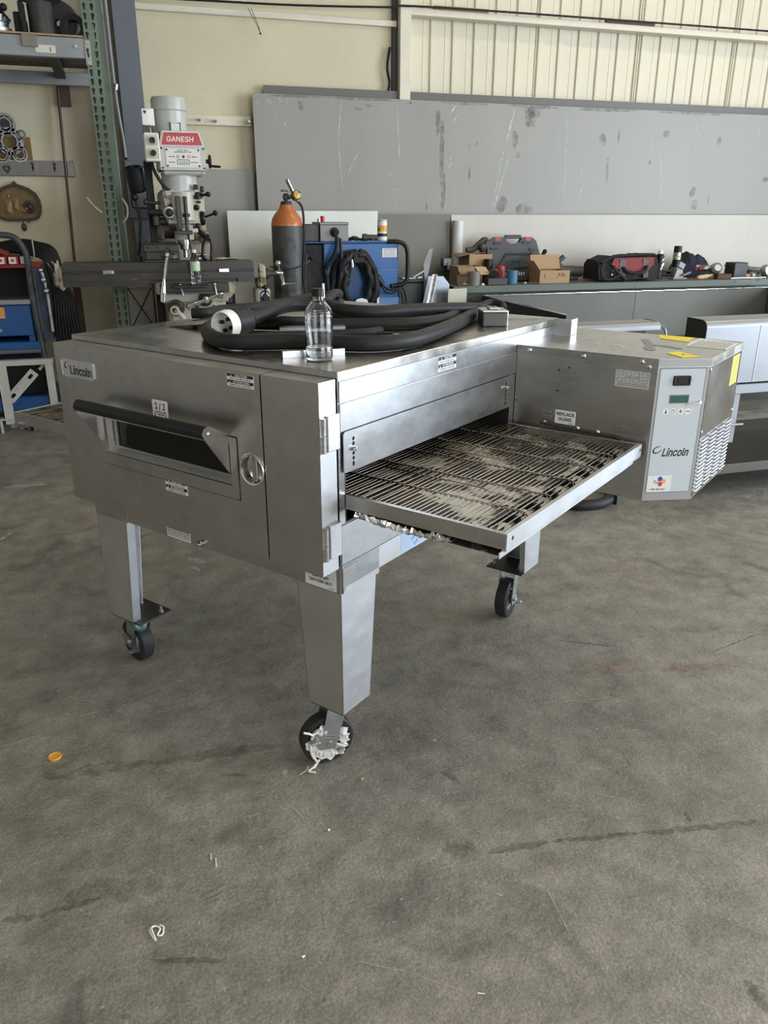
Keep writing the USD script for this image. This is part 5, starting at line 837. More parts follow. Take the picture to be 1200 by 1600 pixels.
wsingle('bent_bracket', cat(hull([(2.255, 6.30, 1.08), (2.315, 6.30, 1.085), (2.30, 6.30, 1.19), (2.335, 6.30, 1.20), (2.255, 6.304, 1.08), (2.315, 6.304, 1.085), (2.30, 6.304, 1.19), (2.335, 6.304, 1.20)]), hull([(2.255, 6.30, 1.08), (2.315, 6.30, 1.085), (2.28, 6.28, .95), (2.26, 6.28, .95), (2.26, 6.32, .95)]), bx(2.25, 2.31, 6.27, 6.33, .0, .96)), 'encl', 'pale bent bracket standing upright behind the bright steel angle', 'bracket', smooth=False)
wsingle('folded_offcut', cat(bx(2.07, 2.19, 6.27, 6.40, .967, .976), rot(bx(2.16, 2.26, 6.26, 6.38, .975, .983), -28, (0, 1, 0), (2.16, 6.3, .975)), bx(2.19, 2.235, 6.25, 6.29, .967, .985, .003)), 'zinc', 'folded sheet offcuts lying on the dark bin', 'offcut', smooth=False)

# cross-broken duct panel leaning behind the mill
dpnl = wthing('duct_panel', 'pale duct panel with an X crease standing behind the milling machine column foot', 'panel', (.03, 6.85, 0))
K['duct'] = mat('galvanised_pale', (.40, .40, .36), .45, .2, .08, 6.)
wp(dpnl, 'panel_sheet', cat(bx(-.06, .13, 6.85, 6.854, .0, .91), bx(-.06, .13, 6.835, 6.854, .90, .912)), 'duct', False)
for a, b in (((-.055, .58), (.125, .895)), ((.125, .58), (-.055, .895))): wp(dpnl, 'crease', hull([(a[0] - .005, 6.85, a[1]), (a[0] + .005, 6.85, a[1]), (b[0] - .005, 6.85, b[1]), (b[0] + .005, 6.85, b[1]), (a[0], 6.842, a[1]), (b[0], 6.842, b[1])]), 'dark_steel', False)
wsingle('steel_post', cat(bx(.14, .17, 6.84, 6.87, .0, 1.02)), 'knob_black', 'thin black post beside the X-creased duct panel', 'post', smooth=False)

# ================================================================ workbench and what lies on it
K['bench_green'] = mat('bench_green_paint', (.085, .105, .085), .5, 0., .16, 5., spots=((.05, .048, .042), .6, 8.))
K['bench_top'] = mat('bench_top', (.105, .092, .075), .6, 0., .22, 5., spots=((.04, .036, .03), .6, 9.))
K['card'] = mat('cardboard', (.36, .235, .125), .75, 0., .08, 8.)
K['card_in'] = mat('cardboard_inside', (.50, .35, .21), .75, 0., .06, 8.)
K['card_old'] = mat('worn_cardboard', (.27, .185, .10), .8, 0., .2, 10., spots=((.14, .09, .05), .62, 14.))
K['dark_grey'] = mat('dark_grey_plastic', (.035, .036, .038), .5, 0., .12, 8.)
K['navy'] = mat('navy_cloth', (.012, .015, .035), .85, 0., .3, 10.)
K['bag_black'] = mat('bag_black_cloth', (.010, .010, .011), .8, 0., .2, 14.)
K['bag_red'] = mat('bag_red_cloth', (.20, .028, .028), .75, 0., .12, 12.)
K['red_plastic'] = mat('red_plastic', (.36, .03, .025), .4, 0., .08, 6.)
BZ = .90
wbn = wthing('workbench', 'long dark workbench with worn green edge along the back wall', 'workbench', (4.8, 6.62, 0))
wp(wbn, 'bench_top', bx(2.50, 7.0, 6.25, 6.93, BZ - .012, BZ, .002), 'bench_top')
wp(wbn, 'bench_edge', bx(2.498, 7.0, 6.235, 6.25, BZ - .055, BZ + .001, .003), 'bench_green')
wp(wbn, 'bench_panel', cat(bx(2.52, 7.0, 6.30, 6.33, .10, BZ - .05), bx(2.52, 2.55, 6.30, 6.9, .10, BZ - .012)), 'bench_green', False)
for x in (2.54, 4.2, 5.8, 6.95): wp(wbn, 'bench_leg', bx(x, x + .06, 6.33, 6.39, 0, BZ - .05), 'bench_green', False)
def carton(name, x0, x1, y0, y1, z0, z1, label, m, flaps=(), th=.005, rz=0.):
    """Open carton: four walls, a floor and flaps given as quads from their hinge."""
    c = np.array([(x0 + x1) / 2, (y0 + y1) / 2, z0]); t = thing(name, label, 'carton', c, rz); LOC[t] = -c
    wp(t, 'carton_wall', bx(x0, x1, y0, y0 + th, z0, z1), m, False); wp(t, 'carton_wall', bx(x0, x1, y1 - th, y1, z0, z1), m, False)
    wp(t, 'carton_wall', bx(x0, x0 + th, y0 + th, y1 - th, z0, z1), m, False); wp(t, 'carton_wall', bx(x1 - th, x1, y0 + th, y1 - th, z0, z1), m, False)
    wp(t, 'carton_floor', bx(x0 + th, x1 - th, y0 + th, y1 - th, z0, z0 + th), m, False)
    for a, b, c_, d, mm in flaps:
        q = np.array([a, b, c_, d], float); n = np.cross(q[1] - q[0], q[3] - q[0]); n = n / np.linalg.norm(n) * .0035; wp(t, 'carton_flap', hull(np.vstack([q, q + n])), mm, False)
    return t
cx = carton('carton', 3.32, 3.605, 6.32, 6.52, BZ, 1.005, 'small tan carton with handwriting and raised flap in front of the tool case', 'card',
            [((3.325, 6.50, 1.005), (3.605, 6.50, 1.005), (3.615, 6.56, 1.122), (3.335, 6.56, 1.122), 'card'), ((3.32, 6.32, 1.005), (3.32, 6.52, 1.005), (3.265, 6.50, 1.085), (3.265, 6.34, 1.085), 'card_in')])
wp(cx, 'handwriting', put(cat(tube([(.06, .075, 0), (.045, .068, 0), (.045, .05, 0), (.06, .044, 0)], .0022, 5), tube([(.16, .035, 0), (.175, .065, 0), (.18, .082, 0), (.19, .07, 0), (.175, .06, 0)], .002, 5), tube([(.20, .05, 0), (.21, .085, 0), (.225, .052, 0), (.232, .08, 0), (.245, .055, 0)], .002, 5)), (3.32, 6.32, BZ), XU, ZU), 'ink', True)
carton('carton', 2.60, 2.83, 6.42, 6.60, BZ, 1.045, 'worn brown carton with drooping flap at the left end of the bench', 'card_old',
       [((2.60, 6.42, 1.045), (2.745, 6.42, 1.045), (2.755, 6.36, .985), (2.60, 6.36, .985), 'card_old'), ((2.755, 6.42, 1.04), (2.855, 6.42, 1.04), (2.875, 6.345, .98), (2.775, 6.345, .985), 'card_in')])
cb2 = carton('carton', 2.79, 3.005, 6.62, 6.86, BZ, 1.13, 'bigger tan carton heaped with metal parts behind the worn brown carton', 'card', [((2.79, 6.62, 1.13), (2.79, 6.86, 1.13), (2.70, 6.84, 1.12), (2.70, 6.64, 1.11), 'card_old')])
wsingle('metal_part', cat(tube([(2.80, 6.72, 1.16), (2.86, 6.72, 1.165), (2.91, 6.72, 1.20), (2.96, 6.72, 1.235), (2.985, 6.72, 1.23)], np.linspace(.022, .035, 33), 8), tube([(2.92, 6.68, 1.16), (2.96, 6.68, 1.20), (2.985, 6.69, 1.24)], .018, 8), sph((2.93, 6.68, 1.19), .035), sph((2.95, 6.72, 1.175), .035)), 'iron', 'dark greasy metal parts heaped in the bigger tan carton', 'machine part')
wsingle('capped_jar', cat(cyl((2.95, 6.58, BZ), (2.95, 6.58, 1.08), .04), cyl((2.95, 6.58, 1.08), (2.95, 6.58, 1.092), .034)), 'knob_black', 'black capped jar behind the drooping carton flap', 'jar')
wsingle('red_jar', cat(cyl((3.03, 6.50, BZ), (3.03, 6.50, 1.03), .045), cyl((3.03, 6.50, 1.03), (3.03, 6.50, 1.04), .04)), 'red_plastic', 'dark red jar partly behind the blue cup on the bench', 'jar')
wsingle('blue_cup', lathe([(0, 0), (.046, 0), (.050, .01), (.050, .112), (.046, .112), (.046, .015), (0, .012)], 30, (3.075, 6.36, BZ)), mat('blue_cup', (.055, .15, .23), .5, 0., .08, 10.), 'blue cylinder cup in front of the tan cartons on the bench', 'cup')
wsingle('grey_tub', cat(lathe([(0, 0), (.05, 0), (.053, .10), (.05, .112), (0, .112)], 26, (2.70, 6.298, BZ)), ), mat('grey_tub', (.17, .155, .13), .6, 0., .15, 10.), 'grey round tub at the left front corner of the bench', 'tub')
wsingle('black_block', cat(bx(2.82, 3.0, 6.275, 6.36, BZ, .955, .004)), 'dark_grey', 'black rectangular block lying on the bench front left of the blue cup', 'block', smooth=False)
wsingle('round_knob', cyl((2.89, 6.315, .985), (2.90, 6.345, 1.01), .040, .034), 'iron', 'round dark knob resting on the black rectangular block', 'knob')
for k, (x, y, r, lab) in enumerate(((2.62, 6.30, .016, 'white crumpled scrap at the bench corner left of the grey tub'), (2.77, 6.27, .014, 'white crumpled scrap beside the black rectangular block'), (3.19, 6.33, .012, 'white bit on the bench between the blue cup and the small carton'))):
    m = T.creation.icosphere(2, r); m.vertices += rng.normal(0, r * .16, m.vertices.shape); m.vertices[:, 2] *= .7; m.apply_translation((x, y, BZ + r * .6)); wsingle('paper_scrap', m, 'label', lab, 'scrap')
wsingle('flat_tool', cat(bx(2.55, 2.66, 6.27, 6.30, BZ, .915, .004), bx(2.70, 2.80, 6.262, 6.285, BZ, .912, .004), tube([(3.2, 6.30, .907), (3.27, 6.31, .909), (3.31, 6.30, .906)], .006, 6)), 'iron', 'small dark hand tools scattered along the bench front edge', 'hand tool')
# open tool case
tc = wthing('tool_case', 'open black moulded tool case with raised lid and red latches', 'tool case', (3.3, 6.62, BZ))
lid = Polygon([(3.02, 0), (3.055, .03), (3.03, .13), (3.02, .23), (3.05, .285), (3.09, .305), (3.20, .305), (3.21, .325), (3.345, .325), (3.355, .305), (3.46, .302), (3.50, .27), (3.54, .15), (3.54, 0)]).difference(Polygon([(3.20, .295), (3.355, .295), (3.335, .262), (3.30, .25), (3.245, .25), (3.215, .265)]))
LT = lambda m: put(m, (0, 6.80, .955), XU, (0, .10, 1))
tl = wp(tc, 'case_lid', LT(ext(lid, .05)), 'dark_grey', False)
wp(tl, 'lid_recess', LT(mv(ext(Polygon([(3.12, .04), (3.16, .10), (3.20, .16), (3.36, .16), (3.45, .16), (3.46, .05), (3.20, .02)]).buffer(.01).difference(Polygon([(3.13, .05), (3.165, .10), (3.21, .15), (3.44, .15), (3.45, .06), (3.20, .03)])), .006), (0, 0, .049))), 'black', False)
for x, z in ((3.06, .21), (3.09, .255), (3.37, .26), (3.44, .20), (3.27, .10)): wp(tl, 'lid_rib', LT(mv(T.creation.box((.075, .016, .012)), (x + .03, z, .055))), 'ink', False)
for x in (3.10, 3.395): wp(tl, 'latch', LT(mv(T.creation.box((.055, .034, .056)), (x + .02, .290, .026))), 'red_plastic', False)
wp(tc, 'case_base', cat(bx(3.03, 3.58, 6.54, 6.80, BZ + .002, .955, .012)), 'dark_grey')
for k in range(9): wp(tc, 'socket', cyl((3.10 + k * .024, 6.57, .95), (3.10 + k * .024, 6.57, .985 - .004 * (k % 3)), .009, n=12), 'steel_bright')
wsingle('air_tool', cat(cyl((3.64, 6.58, .985), (3.86, 6.56, .975), .045), cyl((3.60, 6.60, .99), (3.66, 6.60, .99), .06), cyl((3.62, 6.62, 1.04), (3.70, 6.62, 1.10), .022), bx(3.62, 3.83, 6.55, 6.66, BZ, .95, .01)), 'iron', 'dark cylindrical air tool between the small carton and the red bag', 'power tool')
wsingle('case_hook', cat(cyl((3.50, 6.66, 1.10), (3.53, 6.66, 1.14), .016), sph((3.53, 6.66, 1.145), .02)), 'knob_black', 'black knob end sticking up at the right edge of the tool case', 'knob')
# tool bag
bg = wthing('tool_bag', 'black and red open tool bag with carry handle on the bench', 'bag', (4.2, 6.48, BZ))
def bag_body():
    X = np.linspace(3.90, 4.50, 24); rows = []
    for k, (y, z) in enumerate(((6.34, .912), (6.335, .95), (6.345, 1.03), (6.37, 1.10), (6.42, 1.125), (6.55, 1.125), (6.60, 1.08), (6.61, .98), (6.60, .912))):
        sag = -.02 * np.exp(-((X - 4.12) / .10) ** 2) * (z > 1.05) - .045 * np.clip((4.03 - X) / .12, 0, 1) * (z > 1.0)
        rows.append(np.c_[X, np.full_like(X, y) + rng.normal(0, .004, 24), np.full_like(X, z) + sag + rng.normal(0, .003, 24)])
    v = np.vstack(rows); f = []
    for k in range(8):
        for i in range(23): f += [(k * 24 + i, k * 24 + i + 1, (k + 1) * 24 + i + 1), (k * 24 + i, (k + 1) * 24 + i + 1, (k + 1) * 24 + i)]
    n = len(v); v = np.vstack([v, (3.90, 6.47, 1.0), (4.50, 6.47, 1.02)])
    for k in range(9):
        a, b = k * 24, ((k + 1) % 9) * 24; f += [(a, n, b), (a + 23, b + 23, n + 1)]
    return T.Trimesh(v, f, process=False)
wp(bg, 'bag_body', bag_body(), 'bag_black', 50)
wp(bg, 'red_panel', hull([(4.01, 6.336, 1.045), (4.44, 6.338, 1.04), (4.05, 6.352, 1.095), (4.455, 6.355, 1.10), (4.01, 6.326, 1.045), (4.44, 6.326, 1.04), (4.05, 6.345, 1.097), (4.455, 6.347, 1.102), (4.12, 6.322, .985), (4.38, 6.322, .985), (4.12, 6.33, .985), (4.38, 6.33, .985)]), 'bag_red')
wp(bg, 'lettering', put(words('WORKPRO', 4.19, 1.068, .013, .002, True, .15, .10), (0, 6.330, 0), XU, (0, .1, 1)), 'label', False)
wp(bg, 'bag_rim', tube([(3.915, 6.35, 1.06), (4.0, 6.36, 1.09), (4.06, 6.37, 1.112), (4.2, 6.37, 1.118), (4.42, 6.37, 1.122), (4.485, 6.38, 1.11), (4.50, 6.42, 1.08)], .013, 7), 'bag_black')
for x in (4.125, 4.36): wp(bg, 'handle_strap', hull([(x - .025, 6.318, .93), (x + .025, 6.318, .93), (x - .03, 6.342, 1.085), (x + .03, 6.342, 1.085), (x - .025, 6.31, .93), (x + .025, 6.31, .93), (x - .03, 6.330, 1.085), (x + .03, 6.330, 1.085)]), 'dark_grey')
wp(bg, 'carry_handle', tube([(4.125, 6.315, 1.02), (4.16, 6.29, .985), (4.25, 6.275, .972), (4.33, 6.285, .985), (4.365, 6.31, 1.03)], .014, 8), 'bag_black')
wp(bg, 'shoulder_strap', cat(tube([(3.93, 6.33, 1.06), (3.905, 6.31, .99), (3.93, 6.295, .93), (4.0, 6.285, .925), (4.08, 6.285, .955)], .012, 7), tube([(4.02, 6.31, 1.03), (4.06, 6.295, .98), (4.12, 6.28, .93), (4.13, 6.28, .912)], .016, 7)), 'bag_black')
wp(bg, 'buckle', cat(bx(4.02, 4.04, 6.30, 6.31, .99, 1.02, .003), bx(4.0, 4.015, 6.295, 6.305, .955, .97, .002)), 'zinc')
# spray cans, stand, jacket, small tools at the right end
def spray(name, x, y, h, r, label, body, cap, capm):
    t = wthing(name, label, 'spray can', (x, y, BZ)); wp(t, 'can', lathe([(0, 0), (r, 0), (r, h * .80), (r * .92, h * .84), (r * .62, h * .88), (0, h * .88)], 28, (x, y, BZ)), body); wp(t, 'can_cap', lathe(cap, 26, (x, y, BZ)), capm); return t
t = spray('spray_can', 4.62, 6.50, .25, .036, 'black spray can with white mark and domed nozzle right of the red bag', 'knob_black', [(.022, .215), (.022, .235), (.016, .250), (0, .252)], 'label')
wp(t, 'can_mark', put(cat(ext(Polygon([(0, .02), (.02, .05), (.03, .03), (.014, .0)]), .003), ext(Polygon([(.0, .06), (.018, .085), (.024, .07), (.01, .055)]), .003), ext(Polygon([(-.008, -.01), (.008, .012), (.016, -.004), (.004, -.022)]), .003)), (4.615, 6.463, BZ + .10), XU, ZU), 'label', False)
t = spray('spray_can', 4.815, 6.52, .285, .036, 'tall grey spray can with a black cap beside the dark jacket', 'zinc', [(0, .20), (.036, .20), (.035, .275), (.032, .285), (0, .286)], 'knob_black')
wp(t, 'yellow_band', lathe([(.0363, .185), (.0368, .186), (.0368, .20), (.0363, .201)], 28, (4.815, 6.52, BZ)), mat('olive_band', (.40, .40, .12), .5))
wp(t, 'dark_band', lathe([(.0363, .10), (.0367, .101), (.0367, .165), (.0363, .166)], 28, (4.815, 6.52, BZ)), 'black')
wsingle('stand_bracket', cat(hull([(4.72, 6.40, BZ), (4.83, 6.40, BZ), (4.77, 6.41, 1.03), (4.80, 6.41, 1.03), (4.74, 6.46, BZ), (4.81, 6.46, BZ)]), bx(4.70, 4.85, 6.38, 6.46, BZ, .915, .004), rot(bx(4.75, 4.82, 6.39, 6.43, 1.0, 1.05, .004), 25, (0, 1, 0), (4.78, 6.4, 1.02)), tube([(4.80, 6.38, .935), (4.88, 6.38, .96)], .010, 6, 2)), 'encl', 'light grey cast stand in front of the tall spray can', 'stand')
def jacket():
    gx, gy = np.meshgrid(np.linspace(0, 1, 34), np.linspace(0, 1, 18)); P = np.stack([gx * 7, gy * 4, gx * 0], -1); n = meshkit.fbm(P, 4, 5)
    prof = np.interp(gx, [0, .08, .22, .4, .62, .82, 1], [.05, .15, .215, .205, .19, .11, .02]); sh = np.sin(np.pi * np.clip(gy, 0, 1)) ** .55
    z = BZ + np.maximum(prof * sh * (.72 + .5 * n), .004); x = 4.97 + gx * .41; y = 6.585 + gy * .30 + .02 * np.sin(gx * 9)
    v = np.c_[x.ravel(), y.ravel(), z.ravel()]; f = []
    for j in range(17):
        for i in range(33): a = j * 34 + i; f += [(a, a + 1, a + 35), (a, a + 35, a + 34)]
    m = T.Trimesh(v, f, process=False); b = T.Trimesh(np.c_[x.ravel(), y.ravel(), np.full(x.size, BZ + .001)], np.array(f)[:, ::-1], process=False); return cat(m, b)
wsingle('jacket', jacket(), 'navy', 'crumpled navy jacket heaped on the right end of the bench', 'jacket', smooth=60)
wsingle('angle_grinder', cat(lathe([(0, 0), (.052, 0), (.056, .03), (.05, .05), (.03, .06), (0, .06)], 24, (5.72, 6.42, .955), (.4, -1, .2)), cyl((5.72, 6.46, .955), (5.60, 6.62, .965), .032), bx(5.62, 5.69, 6.44, 6.5, BZ, .94, .008)), 'zinc', 'grey angle grinder at the right end of the bench', 'power tool')
wsingle('dark_box', cat(bx(5.39, 5.54, 6.42, 6.56, BZ, 1.035, .006), bx(5.385, 5.545, 6.415, 6.565, 1.0, 1.008)), 'dark_grey', 'dark square canister on the bench right of the navy jacket', 'canister', smooth=False)
wsingle('wooden_handle', tube([(4.92, 6.33, .918), (4.98, 6.34, .920), (5.05, 6.36, .925), (5.12, 6.38, .93)], [.016] * 4 + [.020] * 12 + [.015] * 9, 9), mat('pale_wood', (.50, .36, .20), .55, 0., .12, 8., (6, 1, 1)), 'pale wooden tool handle lying on the bench front below the navy jacket', 'handle')
wsingle('brown_block', bx(5.12, 5.27, 6.30, 6.36, BZ, .945, .003), 'rust', 'brown wood block lying on the bench right of the pale handle', 'block', smooth=False)
wsingle('cutting_head', cat(lathe([(0, 0), (.05, 0), (.055, .02), (.05, .05), (.03, .07), (0, .07)], 24, (5.17, 6.42, .98), (-.3, -1, .3)), cyl((5.17, 6.45, .985), (5.02, 6.50, .99), .028)), 'zinc', 'round metal tool head resting against the navy jacket', 'power tool')
wsingle('red_cutter', cat(tube([(4.97, 6.44, .975), (5.02, 6.43, .995), (5.07, 6.43, 1.01)], [.008] * 5 + [.018] * 8 + [.010] * 4, 8)), 'bag_red', 'dull red tool lying on the navy jacket', 'hand tool')
wsingle('pipe_scrap', cat(cyl((4.68, 6.66, .95), (4.96, 6.60, .965), .012), cyl((4.70, 6.63, .925), (4.93, 6.58, .92), .012), cyl((4.55, 6.62, .96), (4.72, 6.66, .99), .018), bx(4.60, 4.70, 6.58, 6.65, BZ, .935, .004)), 'iron', 'pile of dark rods and fittings behind the grey cast stand', 'metal scrap')
wsingle('steel_bar', bx(5.25, 5.66, 6.30, 6.34, BZ, .914, .003), 'bearing', 'long flat steel bar lying along the bench front at the right', 'bar', smooth=False)
wsingle('black_fitting', cat(sph((5.60, 6.72, .945), .045), cyl((5.60, 6.72, .94), (5.68, 6.76, .96), .025)), 'knob_black', 'black round fitting between the dark canister and the grey grinder', 'fitting')
wsingle('pale_wood_scrap', bx(5.53, 5.66, 6.46, 6.5, BZ, .925, .003), 'card_in', 'pale wood offcut right of the dark square canister', 'offcut', smooth=False)

# ================================================================ big stainless tray in front of the bench, and the sink units to the right
K['tray'] = mat('tray_stainless', (.12, .118, .102), .5, .5, .06, 3., (1, 1, 1), .05)
tr = wthing('sheet_tray', 'large open grey stainless tray standing in front of the workbench', 'tray', (4.2, 5.5, 0))
wp(tr, 'tray_back', cat(bx(2.735, 4.19, 6.185, 6.189, .43, .83), bx(4.194, 5.62, 6.185, 6.189, .43, .83)), 'tray', False)
wp(tr, 'tray_rim', cat(bx(2.735, 5.64, 6.165, 6.21, .828, .834), bx(2.725, 2.75, 4.80, 6.2, .828, .833)), 'steel_bright', False)
wp(tr, 'tray_side', hull([(2.735, 4.80, .78), (2.735, 4.80, .828), (2.735, 6.189, .43), (2.735, 6.189, .83), (2.735, 4.80, .43), (2.739, 4.80, .43), (2.739, 4.80, .828), (2.739, 6.189, .43), (2.739, 6.189, .83)]), 'dark_steel', False)
wp(tr, 'tray_side', bx(5.60, 5.604, 5.3, 6.189, .43, .83), 'tray', False)
wp(tr, 'tray_floor', bx(2.735, 5.604, 4.95, 6.189, .425, .43), 'tray', False)
for x, y in ((2.80, 5.0), (5.5, 5.0), (2.80, 6.1), (5.5, 6.1)): wp(tr, 'tray_leg', bx(x, x + .04, y, y + .04, 0, .425), 'dark_steel', False)
K['sink'] = mat('sink_stainless', (.31, .32, .345), .42, .8, .05, 4., (1, 1, 3), .05)
prof = [(3.40, .635), (3.40, .925), (3.405, .945), (3.42, .958), (3.44, .964), (3.56, .964), (3.56, .960), (3.442, .960), (3.423, .954), (3.409, .943), (3.404, .925), (3.404, .635)]
sk = wthing('sink_unit', 'stainless unit with a rolled-top front panel on a caster frame right of the oven', 'sink unit', (3.5, 3.6, 0))
wp(sk, 'front_panel', cat(put(ext(Polygon(prof), 1.55), (2.745, 0, 0), YU, ZU)), 'sink', 40)
wp(sk, 'panel_seam', bx(3.075, 3.078, 3.398, 3.4005, .64, .93), 'steel_bright', False)
wp(sk, 'end_cap', put(ext(Polygon([(3.40, .635), (3.40, .925), (3.405, .945), (3.42, .958), (3.44, .964), (3.56, .964), (3.56, .635)]), .003), (2.74, 0, 0), YU, ZU), 'dark_steel', False)
wp(sk, 'unit_back', bx(2.745, 4.29, 3.556, 3.56, .635, .96), 'tray', False)
wp(sk, 'front_rail', cat(bx(2.72, 4.3, 3.385, 3.40, .578, .628, .003), bx(2.72, 4.3, 3.40, 4.0, .615, .628)), 'sink', False)
for x in (2.95, 4.1):
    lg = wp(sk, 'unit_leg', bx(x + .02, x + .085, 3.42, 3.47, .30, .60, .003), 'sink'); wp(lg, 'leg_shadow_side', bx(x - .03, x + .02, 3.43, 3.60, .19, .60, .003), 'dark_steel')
    wp(lg, 'leg_foot', bx(x - .05, x + .12, 3.40, 3.50, .40, .412, .003), 'zinc')
    wp(lg, 'leg_channel', bx(x + .03, x + .07, 3.44, 3.47, .20, .30, .003), 'zinc')
wp(sk, 'cross_bar', cat(hull([(3.06, 3.45, .50), (3.06, 3.47, .50), (3.06, 3.45, .515), (3.9, 4.6, .42), (3.9, 4.62, .42), (3.9, 4.6, .435)]), hull([(3.06, 3.45, .45), (3.06, 3.47, .45), (3.06, 3.45, .465), (3.9, 4.0, .28), (3.9, 4.02, .28), (3.9, 4.0, .31)])), 'tray', False)
wp(sk, 'lower_shelf', bx(2.72, 4.3, 3.40, 4.2, .170, .185), 'dark_steel', False)
wp(sk, 'shelf_lip', bx(2.70, 4.3, 3.385, 3.40, .135, .188, .003), 'tray', False)
for x in (2.8, 4.2): wp(sk, 'shelf_post', cat(bx(x, x + .05, 3.45, 3.5, 0, .60), bx(x, x + .05, 4.1, 4.15, 0, .60)), 'dark_steel', False)
s2_ = wthing('sink_unit', 'stainless channel with a rolled rim standing behind the control box', 'sink unit', (2.2, 3.6, 0))
wp(s2_, 'rolled_rim', put(ext(Polygon([(3.40, .93), (3.40, .948), (3.41, .960), (3.43, .966), (3.53, .966), (3.53, .962), (3.432, .962), (3.414, .957), (3.404, .947), (3.404, .93)]), .62), (1.85, 0, 0), YU, ZU), 'sink', 40)
wp(s2_, 'rim_end', tube([(2.465, 3.53, .966), (2.47, 3.44, .962), (2.485, 3.415, .945), (2.50, 3.40, .92), (2.505, 3.40, .85), (2.505, 3.40, .60)], .006, 6), 'sink')
wp(s2_, 'channel_back', bx(1.85, 2.47, 3.52, 3.53, .62, .962), 'dark_steel', False)
wp(s2_, 'channel_floor', bx(1.85, 2.50, 3.40, 3.53, .60, .62), 'tray', False)
for x in (1.95, 2.36): wp(s2_, 'channel_leg', bx(x, x + .045, 3.44, 3.48, 0, .60), 'tray', False)
wsingle('floor_hose', tube([(2.0, 3.75, .03), (2.02, 3.55, .03), (2.12, 3.43, .03), (2.25, 3.42, .03), (2.36, 3.50, .03), (2.42, 3.62, .03), (2.40, 3.9, .03)], .028, 12), 'rubber', 'thick black hose looped on the floor under the control box', 'hose')

# ================================================================ cart at the left with cables, and the frame before it
ct = wthing('tool_cart', 'blue rolling cart with grey tube handle and dark open compartment', 'cart', (-.95, 6.45, 0))
wp(ct, 'cart_back', cat(bx(-1.5, -.72, 6.60, 6.66, .25, 1.18)), 'black', False)
wp(ct, 'cart_body', bx(-1.5, -.722, 6.20, 6.60, .64, .855, .006), 'blue')
wp(ct, 'cart_shelf', bx(-1.5, -.712, 6.18, 6.60, .856, .895, .005), 'zinc')
wp(ct, 'upper_shelf', bx(-1.5, -.62, 6.24, 6.62, 1.10, 1.125, .004), 'red_plastic')
wp(ct, 'lower_tray', cat(bx(-1.5, -.69, 6.18, 6.60, .535, .60, .006), bx(-.76, -.72, 6.22, 6.26, .59, .645)), 'blue')
wp(ct, 'tray_edge', cyl((-1.5, 6.17, .535), (-.69, 6.17, .535), .016, n=14), 'column_paint')
wp(ct, 'cart_base', cat(bx(-1.6, -.66, 6.2, 6.75, .10, .20, .008)), 'blue')
wp(ct, 'cart_pack', cat(bx(-1.5, -.72, 6.28, 6.6, .20, .53, .01)), 'black')
wp(ct, 'tube_handle', tube([(-1.2, 6.2, 1.30), (-1.0, 6.2, 1.33), (-.84, 6.2, 1.32), (-.755, 6.2, 1.30), (-.70, 6.2, 1.21), (-.695, 6.2, 1.10), (-.698, 6.2, .97), (-.69, 6.2, .75), (-.68, 6.2, .52), (-.665, 6.2, .40), (-.66, 6.2, .2)], .021, 12), mat('handle_grey_blue', (.05, .065, .08), .4, 0., .3, 9., spots=((.13, .13, .12), .56, 12.)))
wp(ct, 'side_panel', hull([(-.66, 6.22, .60), (-.60, 6.24, .60), (-.67, 6.22, 1.10), (-.60, 6.24, 1.10), (-.66, 6.62, .60), (-.60, 6.62, .60), (-.67, 6.62, 1.10), (-.60, 6.62, 1.10)]), mat('cart_side_blue', (.018, .045, .10), .45, 0., .3, 8., spots=((.015, .015, .016), .52, 7.)))
wp(ct, 'side_latch', cat(cyl((-.615, 6.19, 1.085), (-.600, 6.19, .985), .011), sph((-.617, 6.19, 1.085), .018), sph((-.608, 6.19, 1.02), .020), sph((-.598, 6.19, .945), .022), cyl((-.60, 6.19, 1.01), (-.598, 6.19, .945), .010)), 'chrome')
wp(ct, 'side_strap', cat(bx(-.605, -.585, 6.20, 6.22, .66, .93, .003)), 'shaft')
wp(ct, 'orange_label', bx(-1.0, -.892, 6.196, 6.20, .765, .84), 'ink_orange', False)
wp(ct, 'cream_handle', cat(bx(-1.0, -.925, 6.18, 6.20, .672, .695, .006)), 'card_in')
for x in (-1.45, -.75): wp(ct, 'cart_wheel', lathe([(0, -.025), (.085, -.025), (.10, -.018), (.10, .018), (.085, .025), (0, .025)], 26, (x, 6.35, .10), (1, 0, 0)), 'rubber')
wsingle('hook_rod', tube([(-.655, 6.30, 1.29), (-.655, 6.30, 1.20), (-.66, 6.30, 1.17), (-.69, 6.29, 1.145), (-.70, 6.28, 1.136)], .007, 7), 'zinc', 'bent grey hook standing up at the right of the cart handle', 'hook')
hs = wthing('cable_hank', 'thick hank of black welding cables hanging over the right side of the blue cart', 'cable', (-.6, 6.35, .4))
for k in range(8):
    d = k * .013; wp(hs, 'cable_strand', tube([(-.98 + d, 6.42, 1.17 + .012 * k), (-.84 + d, 6.40, 1.205 + .010 * k), (-.72 + d * .9, 6.36, 1.19 + .010 * k), (-.605 + d * .9, 6.33, 1.155 + .008 * k), (-.565 + d * .9, 6.30, 1.02), (-.56 + d * 1.3, 6.29, .88), (-.57 + d * 1.5, 6.28, .72), (-.58 + d * 1.8, 6.28, .52), (-.59 + d * 1.8, 6.30, .30)], .0135, 7), 'cable')
wp(hs, 'ground_clamp', cat(bx(-.545, -.490, 6.20, 6.26, .965, 1.075, .015), cyl((-.52, 6.21, 1.06), (-.515, 6.21, 1.13), .011), bx(-.51, -.495, 6.20, 6.25, 1.07, 1.15, .004)), 'shaft')
